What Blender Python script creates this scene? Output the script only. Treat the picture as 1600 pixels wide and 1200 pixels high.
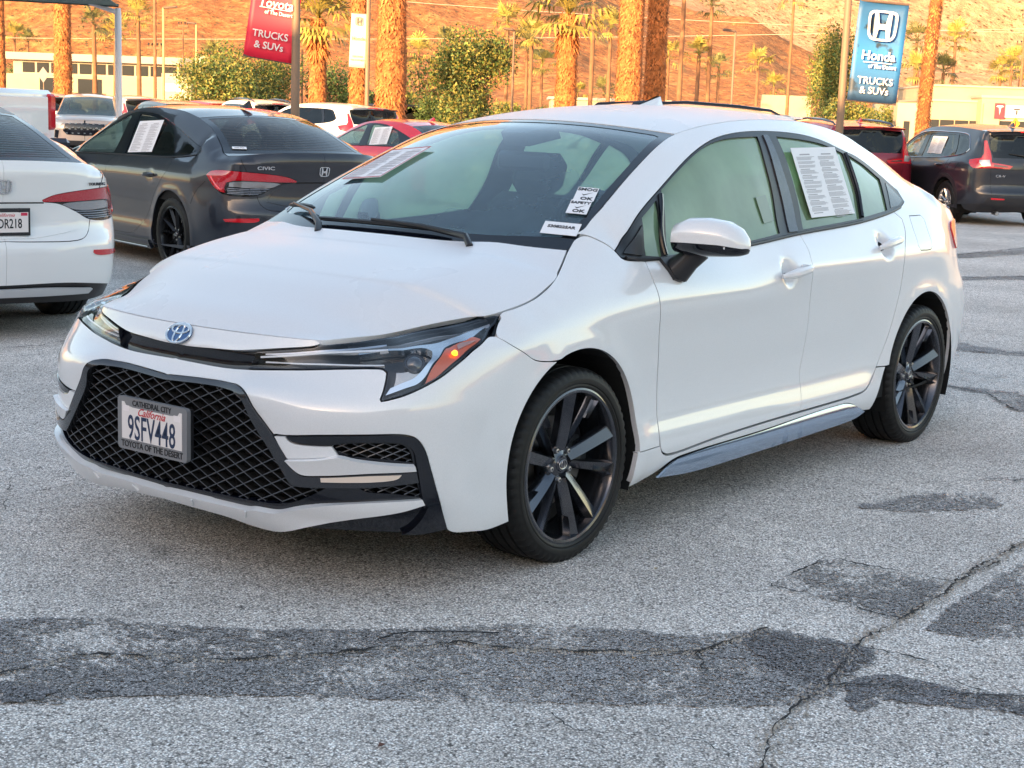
import bpy, math, random
import numpy as np
from mathutils import Vector, Matrix
from mathutils.geometry import delaunay_2d_cdt
R = math.radians
for o in list(bpy.data.objects): bpy.data.objects.remove(o)
sc = bpy.context.scene
COL = sc.collection
# ---------------------------------------------------------------- camera
cam_d = bpy.data.cameras.new('camera'); cam = bpy.data.objects.new('camera', cam_d); COL.objects.link(cam)
cam_d.sensor_width = 36; cam_d.lens = 54.37; cam_d.clip_end = 9000; cam_d.clip_start = .05
CP = Vector((3.9516, 3.6413, 1.4035))
_y, _p, _r = -2.4856, -.17046, .03466
_f = Vector((math.cos(_y)*math.cos(_p), math.sin(_y)*math.cos(_p), math.sin(_p)))
_rt = _f.cross(Vector((0, 0, 1))).normalized(); _u = _rt.cross(_f)
_c, _s = math.cos(_r), math.sin(_r)
_R, _U = _c*_rt+_s*_u, -_s*_rt+_c*_u
M = Matrix((( _R.x, _U.x, -_f.x, CP.x), (_R.y, _U.y, -_f.y, CP.y), (_R.z, _U.z, -_f.z, CP.z), (0, 0, 0, 1)))
cam.matrix_world = M; sc.camera = cam
# ---------------------------------------------------------------- sky and sun
SUN_EL, SUN_AZ = 9.0, 8.0         # azimuth of the direction TOWARDS the sun, degrees from +X to +Y
w = bpy.data.worlds.new('World'); sc.world = w; w.use_nodes = True
nt = w.node_tree; bg = nt.nodes['Background']
sky = nt.nodes.new('ShaderNodeTexSky'); sky.sky_type = 'NISHITA'; sky.sun_disc = False
sky.sun_elevation = R(SUN_EL); sky.sun_rotation = R(90-SUN_AZ); sky.air_density = 1.0; sky.dust_density = 1.2; sky.ozone_density = 2.0
hs = nt.nodes.new('ShaderNodeVectorMath'); hs.operation = 'MULTIPLY'; hs.inputs[1].default_value = (1.30, 1.0, .80); nt.links.new(sky.outputs[0], hs.inputs[0]); nt.links.new(hs.outputs[0], bg.inputs[0]); bg.inputs[1].default_value = .15
sd = bpy.data.lights.new('sun', 'SUN'); sun = bpy.data.objects.new('sun', sd); COL.objects.link(sun)
sd.energy = 3.9; sd.angle = R(.5); sd.color = (1, .60, .27)
_d = Vector((math.cos(R(SUN_AZ))*math.cos(R(SUN_EL)), math.sin(R(SUN_AZ))*math.cos(R(SUN_EL)), math.sin(R(SUN_EL))))
sun.rotation_euler = (-_d).to_track_quat('-Z', 'Y').to_euler()
sc.view_settings.view_transform = 'Standard'; sc.view_settings.look = 'None'; sc.view_settings.exposure = 2.25; sc.view_settings.gamma = 1
try: sc.view_settings.use_curve_mapping = False
except Exception: pass
sc.render.engine = 'CYCLES'; sc.cycles.max_bounces = 7; sc.cycles.diffuse_bounces = 3; sc.cycles.glossy_bounces = 4
sc.cycles.transparent_max_bounces = 16; sc.cycles.transmission_bounces = 6; sc.cycles.caustics_reflective = False; sc.cycles.caustics_refractive = False
# ---------------------------------------------------------------- objects
def prop(o, label=None, cat=None, group=None, kind=None):
    for k, v in (('label', label), ('category', cat), ('group', group), ('kind', kind)):
        if v: o[k] = v
    return o
def thing(name, label, cat, loc=(0, 0, 0), rz=0, group=None):
    o = bpy.data.objects.new(name, None); COL.objects.link(o); o.empty_display_size = .2
    o.location = loc; o.rotation_euler = (0, 0, rz)
    return prop(o, label, cat, group)
def link(name, me, parent=None, loc=None, rot=None):
    o = bpy.data.objects.new(name, me); COL.objects.link(o)
    if parent is not None: o.parent = parent
    if loc is not None: o.location = loc
    if rot is not None: o.rotation_euler = rot
    return o
def mesh(name, V, F, mat, parent=None, smooth=True, normals=None, loc=None, rot=None, sharp=None):
    me = bpy.data.meshes.new(name)
    V = [tuple(map(float, v)) for v in V]
    me.from_pydata(V, [], [tuple(int(i) for i in f) for f in F]); me.update()
    if mat is not None:
        for m_ in (mat if isinstance(mat, (list, tuple)) else [mat]): me.materials.append(m_)
    if smooth:
        me.polygons.foreach_set('use_smooth', [True]*len(me.polygons))
        if normals is not None: me.normals_split_custom_set_from_vertices([tuple(map(float, n)) for n in normals])
        elif sharp: me.set_sharp_from_angle(angle=R(sharp))
    return link(name, me, parent, loc, rot)
def clone(o, loc=None, rz=None, label=None, group=None, parent=None):
    c = o.copy(); COL.objects.link(c)
    if parent is not None: c.parent = parent
    if loc is not None: c.location = loc
    if rz is not None: c.rotation_euler = (0, 0, rz)
    if label: c['label'] = label
    if group: c['group'] = group
    for ch in list(o.children):
        clone(ch, parent=c)
    return c
class MB:
    """collects simple solids into one mesh"""
    def __init__(s): s.V = []; s.F = []
    def add(s, V, F):
        k = len(s.V); s.V += [tuple(map(float, v)) for v in V]; s.F += [tuple(i+k for i in f) for f in F]; return s
    def box(s, c, d, rz=0, bev=0, m=None):
        x, y, z = d[0]/2, d[1]/2, d[2]/2
        if bev:
            b = min(bev, x*.9, y*.9, z*.9); P = []
            for sx in (-1, 1):
                for sy in (-1, 1):
                    for sz in (-1, 1):
                        P += [(sx*x, sy*(y-b), sz*(z-b)), (sx*(x-b), sy*y, sz*(z-b)), (sx*(x-b), sy*(y-b), sz*z)]
            P = np.array(P)
            F = []
            def i(a, b_, c_, k): return (((a > 0)*2+(b_ > 0))*2+(c_ > 0))*3+k
            for q in (-1, 1):
                F += [[i(q, -1, -1, 0), i(q, 1, -1, 0), i(q, 1, 1, 0), i(q, -1, 1, 0)], [i(-1, q, -1, 1), i(1, q, -1, 1), i(1, q, 1, 1), i(-1, q, 1, 1)], [i(-1, -1, q, 2), i(1, -1, q, 2), i(1, 1, q, 2), i(-1, 1, q, 2)]]
                for r in (-1, 1):
                    F += [[i(q, r, -1, 0), i(q, r, 1, 0), i(q, r, 1, 1), i(q, r, -1, 1)], [i(q, -1, r, 0), i(q, 1, r, 0), i(q, 1, r, 2), i(q, -1, r, 2)], [i(-1, q, r, 1), i(1, q, r, 1), i(1, q, r, 2), i(-1, q, r, 2)]]
                    for t in (-1, 1): F.append([i(q, r, t, 0), i(q, r, t, 1), i(q, r, t, 2)])
            G = []
            for f in F:   # orient outwards
                p = P[f]; n = np.cross(p[1]-p[0], p[2]-p[0]); G.append(f if np.dot(n, p.mean(0)) > 0 else f[::-1])
            F = G
        else:
            P = np.array([(sx*x, sy*y, sz*z) for sx in (-1, 1) for sy in (-1, 1) for sz in (-1, 1)])
            F = [(0, 1, 3, 2), (4, 6, 7, 5), (0, 4, 5, 1), (2, 3, 7, 6), (0, 2, 6, 4), (1, 5, 7, 3)]
        if rz: c_, s_ = math.cos(rz), math.sin(rz); P = P@np.array([[c_, s_, 0], [-s_, c_, 0], [0, 0, 1]])
        if m is not None: P = np.array([tuple(m@Vector(p)) for p in P])
        return s.add(P+np.array(c), F)
    def tube(s, pts, r, n=10, caps=True):
        pts = [np.array(p, float) for p in pts]; k = len(s.V); m = len(pts)
        r = [r]*m if np.isscalar(r) else r; up = None; V = []
        for i, p in enumerate(pts):
            t = pts[min(i+1, m-1)]-pts[max(i-1, 0)]; t = t/(np.linalg.norm(t)+1e-12)
            if up is None: up = np.array([0, 0, 1.]) if abs(t[2]) < .9 else np.array([1., 0, 0])
            a = up-t*np.dot(up, t); a /= np.linalg.norm(a); b = np.cross(t, a); up = a
            V += [p+r[i]*(a*math.cos(q)+b*math.sin(q)) for q in np.arange(n)*2*math.pi/n]
        F = [(i*n+j, (i+1)*n+j, (i+1)*n+(j+1) % n, i*n+(j+1) % n)[::-1] for i in range(m-1) for j in range(n)]
        if caps: F += [tuple(range(n)), tuple(range((m-1)*n, m*n))[::-1]]
        return s.add(V, F)
    def lathe(s, prof, n=32, axis='z', c=(0, 0, 0), close=False):
        V = []; m = len(prof)
        for i in range(n):
            a = 2*math.pi*i/n
            for (r, h) in prof:
                x, y = r*math.cos(a), r*math.sin(a)
                V.append((x+c[0], y+c[1], h+c[2]) if axis == 'z' else (x+c[0], h+c[1], y+c[2]))
        F = []
        for i in range(n):
            j = (i+1) % n
            for k in range(m if close else m-1):
                q = (i*m+k, j*m+k, j*m+(k+1) % m, i*m+(k+1) % m); F.append(q if axis == 'z' else q[::-1])
        return s.add(V, F)
    def prism(s, poly, h0, h1, ax='z'):
        n = len(poly)
        def q(p, h): return (p[0], p[1], h) if ax == 'z' else ((p[0], h, p[1]) if ax == 'y' else (h, p[0], p[1]))
        V = [q(p, h0) for p in poly]+[q(p, h1) for p in poly]
        F = [tuple(range(n))[::-1], tuple(range(n, 2*n))]+[(i, (i+1) % n, n+(i+1) % n, n+i) for i in range(n)]
        return s.add(V, F)
    def build(s, name, mat, parent=None, smooth=True, sharp=35, **k):
        o = mesh(name, s.V, s.F, mat, parent, smooth=smooth, sharp=sharp, **k)
        return o
# ---------------------------------------------------------------- materials
MAT = {}
def N_(m, t, **k):
    n = m.node_tree.nodes.new('ShaderNode'+t)
    for a, b in k.items():
        if a.startswith('i_'): n.inputs[int(a[2:])].default_value = b
        else: setattr(n, a, b)
    return n
def mat(name, col, rough=.5, metal=0, coat=0, spec=.5, bump=None, emis=None, crough=.03, noise=None):
    if name in MAT: return MAT[name]
    m = bpy.data.materials.new(name); m.use_nodes = True; b = m.node_tree.nodes['Principled BSDF']; L = m.node_tree.links
    b.inputs['Base Color'].default_value = (*col, 1); b.inputs['Roughness'].default_value = rough; b.inputs['Metallic'].default_value = metal
    b.inputs['Coat Weight'].default_value = coat; b.inputs['Coat Roughness'].default_value = crough; b.inputs['Specular IOR Level'].default_value = spec
    if emis: b.inputs['Emission Color'].default_value = (*emis[0], 1); b.inputs['Emission Strength'].default_value = emis[1]
    tc = None
    if bump or noise: tc = N_(m, 'TexCoord')
    if noise:   # (scale, amount)
        n = N_(m, 'TexNoise'); n.inputs['Scale'].default_value = noise[0]; n.inputs['Detail'].default_value = 6; L.new(tc.outputs['Object'], n.inputs['Vector'])
        mr = N_(m, 'MapRange'); mr.inputs['From Min'].default_value = .3; mr.inputs['From Max'].default_value = .7
        mr.inputs['To Min'].default_value = 1-noise[1]; mr.inputs['To Max'].default_value = 1+noise[1]; L.new(n.outputs['Fac'], mr.inputs['Value'])
        mx = N_(m, 'VectorMath', operation='SCALE'); mx.inputs[0].default_value = col; L.new(mr.outputs[0], mx.inputs['Scale']); L.new(mx.outputs[0], b.inputs['Base Color'])
    if bump:
        n = N_(m, 'TexNoise'); n.inputs['Scale'].default_value = bump[0]; n.inputs['Detail'].default_value = 5; L.new(tc.outputs['Object'], n.inputs['Vector'])
        bm_ = N_(m, 'Bump'); bm_.inputs['Strength'].default_value = bump[1]; bm_.inputs['Distance'].default_value = bump[2] if len(bump) > 2 else .01
        L.new(n.outputs['Fac'], bm_.inputs['Height']); L.new(bm_.outputs[0], b.inputs['Normal'])
    MAT[name] = m; return m
def paint(name, col, flake=0, rough=.4, metal=0):
    if name in MAT: return MAT[name]
    m = mat(name, col, rough, metal, 1.0, .5, crough=.02)
    b = m.node_tree.nodes['Principled BSDF']; L = m.node_tree.links; b.inputs['Coat IOR'].default_value = 1.75 if min(col) > .3 else 1.45
    tc = N_(m, 'TexCoord'); n = N_(m, 'TexNoise'); n.inputs['Scale'].default_value = 3.0; n.inputs['Detail'].default_value = 8; L.new(tc.outputs['Object'], n.inputs['Vector'])
    # thin uneven dust dulls the clear coat a little
    mr = N_(m, 'MapRange'); mr.inputs['From Min'].default_value = .35; mr.inputs['From Max'].default_value = .75; mr.inputs['To Min'].default_value = .008; mr.inputs['To Max'].default_value = .05
    L.new(n.outputs['Fac'], mr.inputs['Value']); L.new(mr.outputs[0], b.inputs['Coat Roughness'])
    if flake:
        v = N_(m, 'TexVoronoi'); v.inputs['Scale'].default_value = 1400; L.new(tc.outputs['Object'], v.inputs['Vector'])
        mx = N_(m, 'MixRGB' if False else 'Mix', data_type='RGBA'); mx.inputs[6].default_value = (*col, 1); mx.inputs[7].default_value = (*[min(1, c*1.25+.01*flake) for c in col], 1)
        L.new(v.outputs['Color'], mx.inputs[0]); L.new(mx.outputs[2], b.inputs['Base Color'])
    return m
def glass(name, tint, trans=.8, diff=0, dcol=(.5, .6, .55), rough=.0, gloss=1.0, dew=0):
    """thin window glass: tinted see-through, optional milky film for dew and painted sky reflection, mirror-like reflection by Fresnel"""
    if name in MAT: return MAT[name]
    m = bpy.data.materials.new(name); m.use_nodes = True; t = m.node_tree; L = t.links; t.nodes.remove(t.nodes['Principled BSDF'])
    out = t.nodes['Material Output']; tr = N_(m, 'BsdfTransparent'); tr.inputs[0].default_value = (*tint, 1)
    last = tr
    if diff:
        d1 = N_(m, 'BsdfTranslucent'); d1.inputs[0].default_value = (*dcol, 1); d2 = N_(m, 'BsdfDiffuse'); d2.inputs[0].default_value = (*dcol, 1)
        a = N_(m, 'MixShader'); a.inputs[0].default_value = .32; L.new(d1.outputs[0], a.inputs[1]); L.new(d2.outputs[0], a.inputs[2])
        b = N_(m, 'MixShader'); L.new(last.outputs[0], b.inputs[1]); L.new(a.outputs[0], b.inputs[2])
        tc = N_(m, 'TexCoord'); n = N_(m, 'TexNoise'); n.inputs['Scale'].default_value = 4; n.inputs['Detail'].default_value = 7; L.new(tc.outputs['Object'], n.inputs['Vector'])
        mr = N_(m, 'MapRange'); mr.inputs['From Min'].default_value = .3; mr.inputs['From Max'].default_value = .7; mr.inputs['To Min'].default_value = diff*.8; mr.inputs['To Max'].default_value = min(1, diff*1.2)
        L.new(n.outputs['Fac'], mr.inputs['Value']); L.new(mr.outputs[0], b.inputs[0]); last = b
    g = N_(m, 'BsdfGlossy'); g.inputs['Roughness'].default_value = rough; g.inputs[0].default_value = (gloss, gloss, gloss, 1)
    f = N_(m, 'Fresnel'); f.inputs[0].default_value = 1.5
    # geometry facing either way gives the same reflectance
    lw = N_(m, 'LayerWeight'); lw.inputs[0].default_value = .5
    pw = N_(m, 'Math', operation='POWER'); L.new(lw.outputs['Facing'], pw.inputs[0]); pw.inputs[1].default_value = 4.0
    ml = N_(m, 'Math', operation='MULTIPLY_ADD'); L.new(pw.outputs[0], ml.inputs[0]); ml.inputs[1].default_value = .9; ml.inputs[2].default_value = .045
    c = N_(m, 'MixShader'); L.new(ml.outputs[0], c.inputs[0]); L.new(last.outputs[0], c.inputs[1]); L.new(g.outputs[0], c.inputs[2])
    t.nodes.remove(f); L.new(c.outputs[0], out.inputs[0]); MAT[name] = m; return m
# ---------------------------------------------------------------- trimmed panels on smooth surfaces
def inpoly(P, poly):
    x, y = P[:, 0], P[:, 1]; r = np.zeros(len(P), bool); q = np.asarray(poly); n = len(q)
    for i in range(n):
        x1, y1 = q[i]; x2, y2 = q[i-1]
        c = ((y1 > y) != (y2 > y))
        if y1 != y2: r ^= c & (x < (x2-x1)*(y-y1)/(y2-y1)+x1)
    return r
def polydist(P, poly):
    d = np.full(len(P), 1e9); q = np.asarray(poly)
    for i in range(len(q)):
        a, b = q[i-1], q[i]; ab = b-a; L2 = ab@ab
        if L2 < 1e-14: continue
        t = np.clip(((P-a)@ab)/L2, 0, 1); d = np.minimum(d, np.hypot(*(P-a-t[:, None]*ab).T))
    return d
def area(q): q = np.asarray(q); x, y = q[:, 0], q[:, 1]; return .5*np.sum(x*np.roll(y, -1)-y*np.roll(x, -1))
def resample(q, res, keep=22):
    q = np.asarray(q, float); out = []; n = len(q)
    # merge very short steps except at corners
    for i in range(n):
        a, b = q[i], q[(i+1) % n]; L = np.linalg.norm(b-a); k = max(1, int(round(L/res)))
        for j in range(k): out.append(a+(b-a)*j/k)
    o = [out[0]]
    for p in out[1:]:
        if np.linalg.norm(p-o[-1]) > res*.12: o.append(p)
    return np.array(o)
def inset(q, g, lock=None):
    """move a closed outline inwards by g"""
    q = np.asarray(q, float); s = 1 if area(q) > 0 else -1
    e = np.roll(q, -1, 0)-q; e /= np.maximum(np.linalg.norm(e, axis=1), 1e-9)[:, None]; n = np.stack([-e[:, 1], e[:, 0]], 1)*s
    m = n+np.roll(n, 1, 0); l = np.linalg.norm(m, axis=1); m = m/np.maximum(l, 1e-6)[:, None]; k = np.clip(2/np.maximum(l, .5), 1, 2.2)
    o = q+m*g*k[:, None]
    if lock is not None: o[lock] = q[lock]
    return o
def panel(name, surf, poly, mt, parent, res=.03, off=0., lip=.010, holes=(), gap=.0015, side=1, sym=None, smooth=True, corner=38, raw=False, res_in=None):
    """piece of car skin cut from surf inside poly (a,b); side -1 mirrors it; sym = value of a on the centre line: both halves in one mesh"""
    bs = surf.bs; S = np.array([1, bs])
    def prep(p, sgn):
        p = [(q[0], q[1]*bs) for q in p]
        if smooth: p = smooth_poly(p, True, corner)
        p = np.array(p); p = resample(p, res*.8)
        lock = (abs(p[:, 0]-sym) < 1e-3) if sym is not None else None
        if gap: p = inset(p, gap*sgn, lock)
        return p
    out = prep(poly, 1); hs = [prep(h, -1) for h in holes]
    lo, hi = out.min(0), out.max(0); r = res_in or res
    gx, gy = np.meshgrid(np.arange(lo[0]+r/2, hi[0], r), np.arange(lo[1]+r/2, hi[1], r)); gy = gy+0
    G = np.column_stack([gx.ravel(), gy.ravel()])
    G = G[inpoly(G, out)] if len(G) else G
    if len(G): G = G[polydist(G, out) > r*.4]
    for h in hs:
        if len(G): G = G[~inpoly(G, h)]
        if len(G): G = G[polydist(G, h) > r*.4]
    pts = [out]+hs+[G]; V2 = np.concatenate([p for p in pts if len(p)]); E = []; k = 0
    for p in [out]+hs: n = len(p); E += [(k+i, k+(i+1) % n) for i in range(n)]; k += n
    r_ = delaunay_2d_cdt([Vector(v) for v in V2], E, [], 0, 1e-6)
    v2 = np.array([tuple(v) for v in r_[0]]); F = np.array([f for f in r_[2] if len(f) == 3])
    c = v2[F].mean(1); ok = inpoly(c, out)
    for h in hs: ok &= ~inpoly(c, h)
    F = F[ok]
    used = np.unique(F); mp = -np.ones(len(v2), int); mp[used] = np.arange(len(used)); v2 = v2[used]; F = mp[F]
    a, b = v2[:, 0], v2[:, 1]/bs
    def pos(a, b):
        o = off(a, b) if callable(off) else off
        return surf.P(a, b)+surf.N(a, b)*(o[:, None] if isinstance(o, np.ndarray) else o)
    P = pos(a, b)
    if callable(off):
        h = .004; pa = pos(a+h, b)-pos(a-h, b); pb = pos(a, b+h/bs)-pos(a, b-h/bs); Nn = np.cross(pa, pb)*surf.side; Nn /= np.linalg.norm(Nn, axis=1)[:, None]
    else: Nn = surf.N(a, b)
    if sym is not None:
        z = abs(a-sym) < 1e-3; P[z, 1] = 0; Nn[z, 1] = 0
    # orient faces with the normals
    fn = np.cross(P[F[:, 1]]-P[F[:, 0]], P[F[:, 2]]-P[F[:, 0]]); bad = np.sum(fn*Nn[F[:, 0]], 1) < 0; F[bad] = F[bad][:, ::-1]
    # boundary edges
    ed = {}
    for f in F:
        for i in range(3): ed[(f[i], f[(i+1) % 3])] = 1
    bd = [e for e in ed if (e[1], e[0]) not in ed]
    V = list(P); NN = list(Nn); FF = [tuple(f) for f in F]
    if lip:
        for (i, j) in bd:
            if sym is not None and abs(a[i]-sym) < 1e-3 and abs(a[j]-sym) < 1e-3: continue
            p, q = P[i], P[j]; n = np.cross(q-p, Nn[i]); n = n/(np.linalg.norm(n)+1e-12)
            k = len(V); V += [p, q, q-Nn[j]*lip, p-Nn[i]*lip]; NN += [n]*4; FF.append((k+3, k+2, k+1, k))
    V = np.array(V); NN = np.array(NN)
    def mir(V, NN, FF): return V*[1, -1, 1], NN*[1, -1, 1], [f[::-1] for f in FF]
    if side == -1: V, NN, FF = mir(V, NN, FF)
    if sym is not None:
        V2_, N2_, F2_ = mir(V, NN, FF); k = len(V); V = np.concatenate([V, V2_]); NN = np.concatenate([NN, N2_]); FF = FF+[tuple(i+k for i in f) for f in F2_]
    return mesh(name, V, FF, mt, parent, normals=NN)
def both(name, *a, **k):
    return [panel(name, *a, side=s, **k) for s in (1, -1)]
def onsurf(surf, ab, off=0., side=1):
    ab = np.array(ab, float); P = surf.P(ab[:, 0], ab[:, 1])+surf.N(ab[:, 0], ab[:, 1])*off
    if side == -1: P = P*[1, -1, 1]
    return P
def rod(name, surf, ab, r, mt, parent, off=0., side=1, closed=False, n=8, sub=4):
    ab = smooth_poly([(x, y) for x, y in ab], closed, 38, sub)
    if closed: ab = np.vstack([ab, ab[:1]])
    return MB().tube(onsurf(surf, ab, off, side), r, n).build(name, mt, parent)
def text(name, s, size, mt, parent, loc, rot, extrude=.0006, ax='CENTER', sx=1.0, shear=0, bold=0, font=None, space=1.0):
    c = bpy.data.curves.new(name, 'FONT'); c.body = s; c.size = size; c.align_x = ax; c.align_y = 'CENTER'; c.extrude = extrude; c.shear = shear; c.offset = bold; c.space_character = space; c.resolution_u = 3
    o = bpy.data.objects.new(name, c); COL.objects.link(o); dg = bpy.context.evaluated_depsgraph_get(); dg.update()
    me = bpy.data.meshes.new_from_object(o.evaluated_get(dg)); bpy.data.objects.remove(o); bpy.data.curves.remove(c)
    me.name = name; me.materials.clear(); me.materials.append(mt)
    if sx != 1: me.transform(Matrix.Diagonal((sx, 1, 1, 1)))
    q = link(name, me, parent); q.matrix_local = Matrix.Translation(loc) @ (rot if isinstance(rot, Matrix) else Matrix.Identity(4)); return q
def frame_at(surf, a, b, side=1, off=0., along=None):
    """matrix whose Z is the outward normal, X horizontal to the viewer's right and Y up"""
    p = onsurf(surf, [(a, b)], off, side)[0]; n = surf.N(np.array([a]), np.array([b]))[0]
    if side == -1: n = n*[1, -1, 1]
    n = Vector(n).normalized(); x = Vector((0, 0, 1)).cross(n).normalized(); y = n.cross(x)
    m = Matrix((x, y, n)).transposed().to_4x4(); return Vector(p), m

# ---------------------------------------------------------------- curves and surfaces
def pchip(x, y, q):
    x = np.asarray(x, float); y = np.asarray(y, float); q = np.asarray(q, float)
    if len(x) == 2: return np.interp(q, x, y)
    h = np.diff(x); dl = np.diff(y)/h
    m = np.zeros(len(x))
    for i in range(1, len(x)-1):
        if dl[i-1]*dl[i] > 0:
            w1 = 2*h[i]+h[i-1]; w2 = h[i]+2*h[i-1]
            m[i] = (w1+w2)/(w1/dl[i-1]+w2/dl[i])
    m[0] = dl[0]; m[-1] = dl[-1]
    i = np.clip(np.searchsorted(x, q)-1, 0, len(x)-2)
    t = (q-x[i])/h[i]
    r = ((1+2*t)*(1-t)**2*y[i]+t*(1-t)**2*h[i]*m[i]+t*t*(3-2*t)*y[i+1]+t*t*(t-1)*h[i]*m[i+1])
    r = np.where(q < x[0], y[0]+(q-x[0])*m[0], r)
    return np.where(q > x[-1], y[-1]+(q-x[-1])*m[-1], r)
def crom(P, n, closed=False):
    """dense Catmull-Rom (centripetal-like) through P, n points per span"""
    P = np.asarray(P, float); out = []; k = len(P)
    if k < 3 and not closed:
        return np.array([P[0]+(P[1]-P[0])*t for t in np.linspace(0, 1, n+1)])
    m = k if closed else k-1
    for i in range(m):
        p1, p2 = P[i], P[(i+1) % k]
        p0 = P[i-1] if (i > 0 or closed) else 2*p1-p2
        p3 = P[(i+2) % k] if (i+2 < k or closed) else 2*p2-p1
        a = max(np.linalg.norm(p1-p0), 1e-6)**.5; b = max(np.linalg.norm(p2-p1), 1e-6)**.5; c = max(np.linalg.norm(p3-p2), 1e-6)**.5
        m1 = (p1-p0)/a*1.0; m1 = b*((p1-p0)/(a*a)*a - (p2-p0)/(a+b) + (p2-p1)/b) if False else (p2-p1+b*((p1-p0)/a-(p2-p0)/(a+b)))
        m2 = (p2-p1+b*((p3-p2)/c-(p3-p1)/(b+c)))
        for t in np.arange(n)/n:
            out.append((2*t**3-3*t**2+1)*p1+(t**3-2*t**2+t)*m1+(-2*t**3+3*t**2)*p2+(t**3-t**2)*m2)
    if not closed: out.append(P[-1])
    return np.array(out)
def smooth_poly(P, closed=True, corner=38, n=5):
    P = [np.array(p, float) for p in P]; k = len(P)
    def isc(i):
        a = P[i]-P[i-1]; b = P[(i+1) % k]-P[i]
        c = np.dot(a, b)/(np.linalg.norm(a)*np.linalg.norm(b)+1e-12)
        return np.degrees(np.arccos(np.clip(c, -1, 1))) > corner
    if not closed:
        cs = [0]+[i for i in range(1, k-1) if isc(i)]+[k-1]; out = []
        for a, b in zip(cs, cs[1:]): out += list(crom(P[a:b+1], n))[:-1]
        return np.array(out+[P[-1]])
    cs = [i for i in range(k) if isc(i)]
    if not cs: return crom(P, n, True)
    out = []
    for j, a in enumerate(cs):
        b = cs[(j+1) % len(cs)]
        seg = P[a:b+1] if b > a else P[a:]+P[:b+1]
        out += list(crom(seg, n))[:-1] if len(seg) > 1 else []
    return np.array(out)
def gsm(A, sig, ax):
    r = int(3*sig+1); k = np.exp(-.5*(np.arange(-r, r+1)/sig)**2); k /= k.sum()
    A = np.moveaxis(A, ax, 0)
    lo = 2*A[0]-A[1:r+1][::-1]; hi = 2*A[-1]-A[-r-1:-1][::-1]
    B = np.concatenate([lo, A, hi]); o = sum(k[i]*B[i:i+len(A)] for i in range(2*r+1))
    return np.moveaxis(o, 0, ax)
class Grid:
    """bicubic table of any surface sampled over (a,b)"""
    def setup(s, a0, da, b0, db, T): s.a0, s.da, s.b0, s.db, s.T = a0, da, b0, db, T
    def look(s, a, b):
        T = s.T; na, nb = T.shape[:2]
        fa = np.clip((a-s.a0)/s.da, 0, na-1.001); fb = np.clip((b-s.b0)/s.db, 0, nb-1.001)
        ia = fa.astype(int); ib = fb.astype(int); ta = fa-ia; tb = fb-ib
        def w(t): return [(-t+2*t*t-t**3)/2, (2-5*t*t+3*t**3)/2, (t+4*t*t-3*t**3)/2, (-t*t+t**3)/2]
        wa, wb = w(ta), w(tb); r = 0
        for i in range(4):
            for j in range(4):
                ww = wa[i]*wb[j]
                v = T[np.clip(ia+i-1, 0, na-1), np.clip(ib+j-1, 0, nb-1)]
                r = r+(ww[:, None]*v if v.ndim == 2 else ww*v)
        return r
class Surf:
    bs = 1.0   # metres per unit of b
    side = 1   # +1 outward normal is dP/da x dP/db reversed where needed
    def P(s, a, b): raise NotImplementedError
    def N(s, a, b, h=.004):
        a = np.asarray(a, float); b = np.asarray(b, float)
        pa = s.P(a+h, b)-s.P(a-h, b); pb = s.P(a, b+h/s.bs)-s.P(a, b-h/s.bs)
        n = np.cross(pa, pb)*s.side
        return n/np.maximum(np.linalg.norm(n, axis=1), 1e-12)[:, None]
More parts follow.
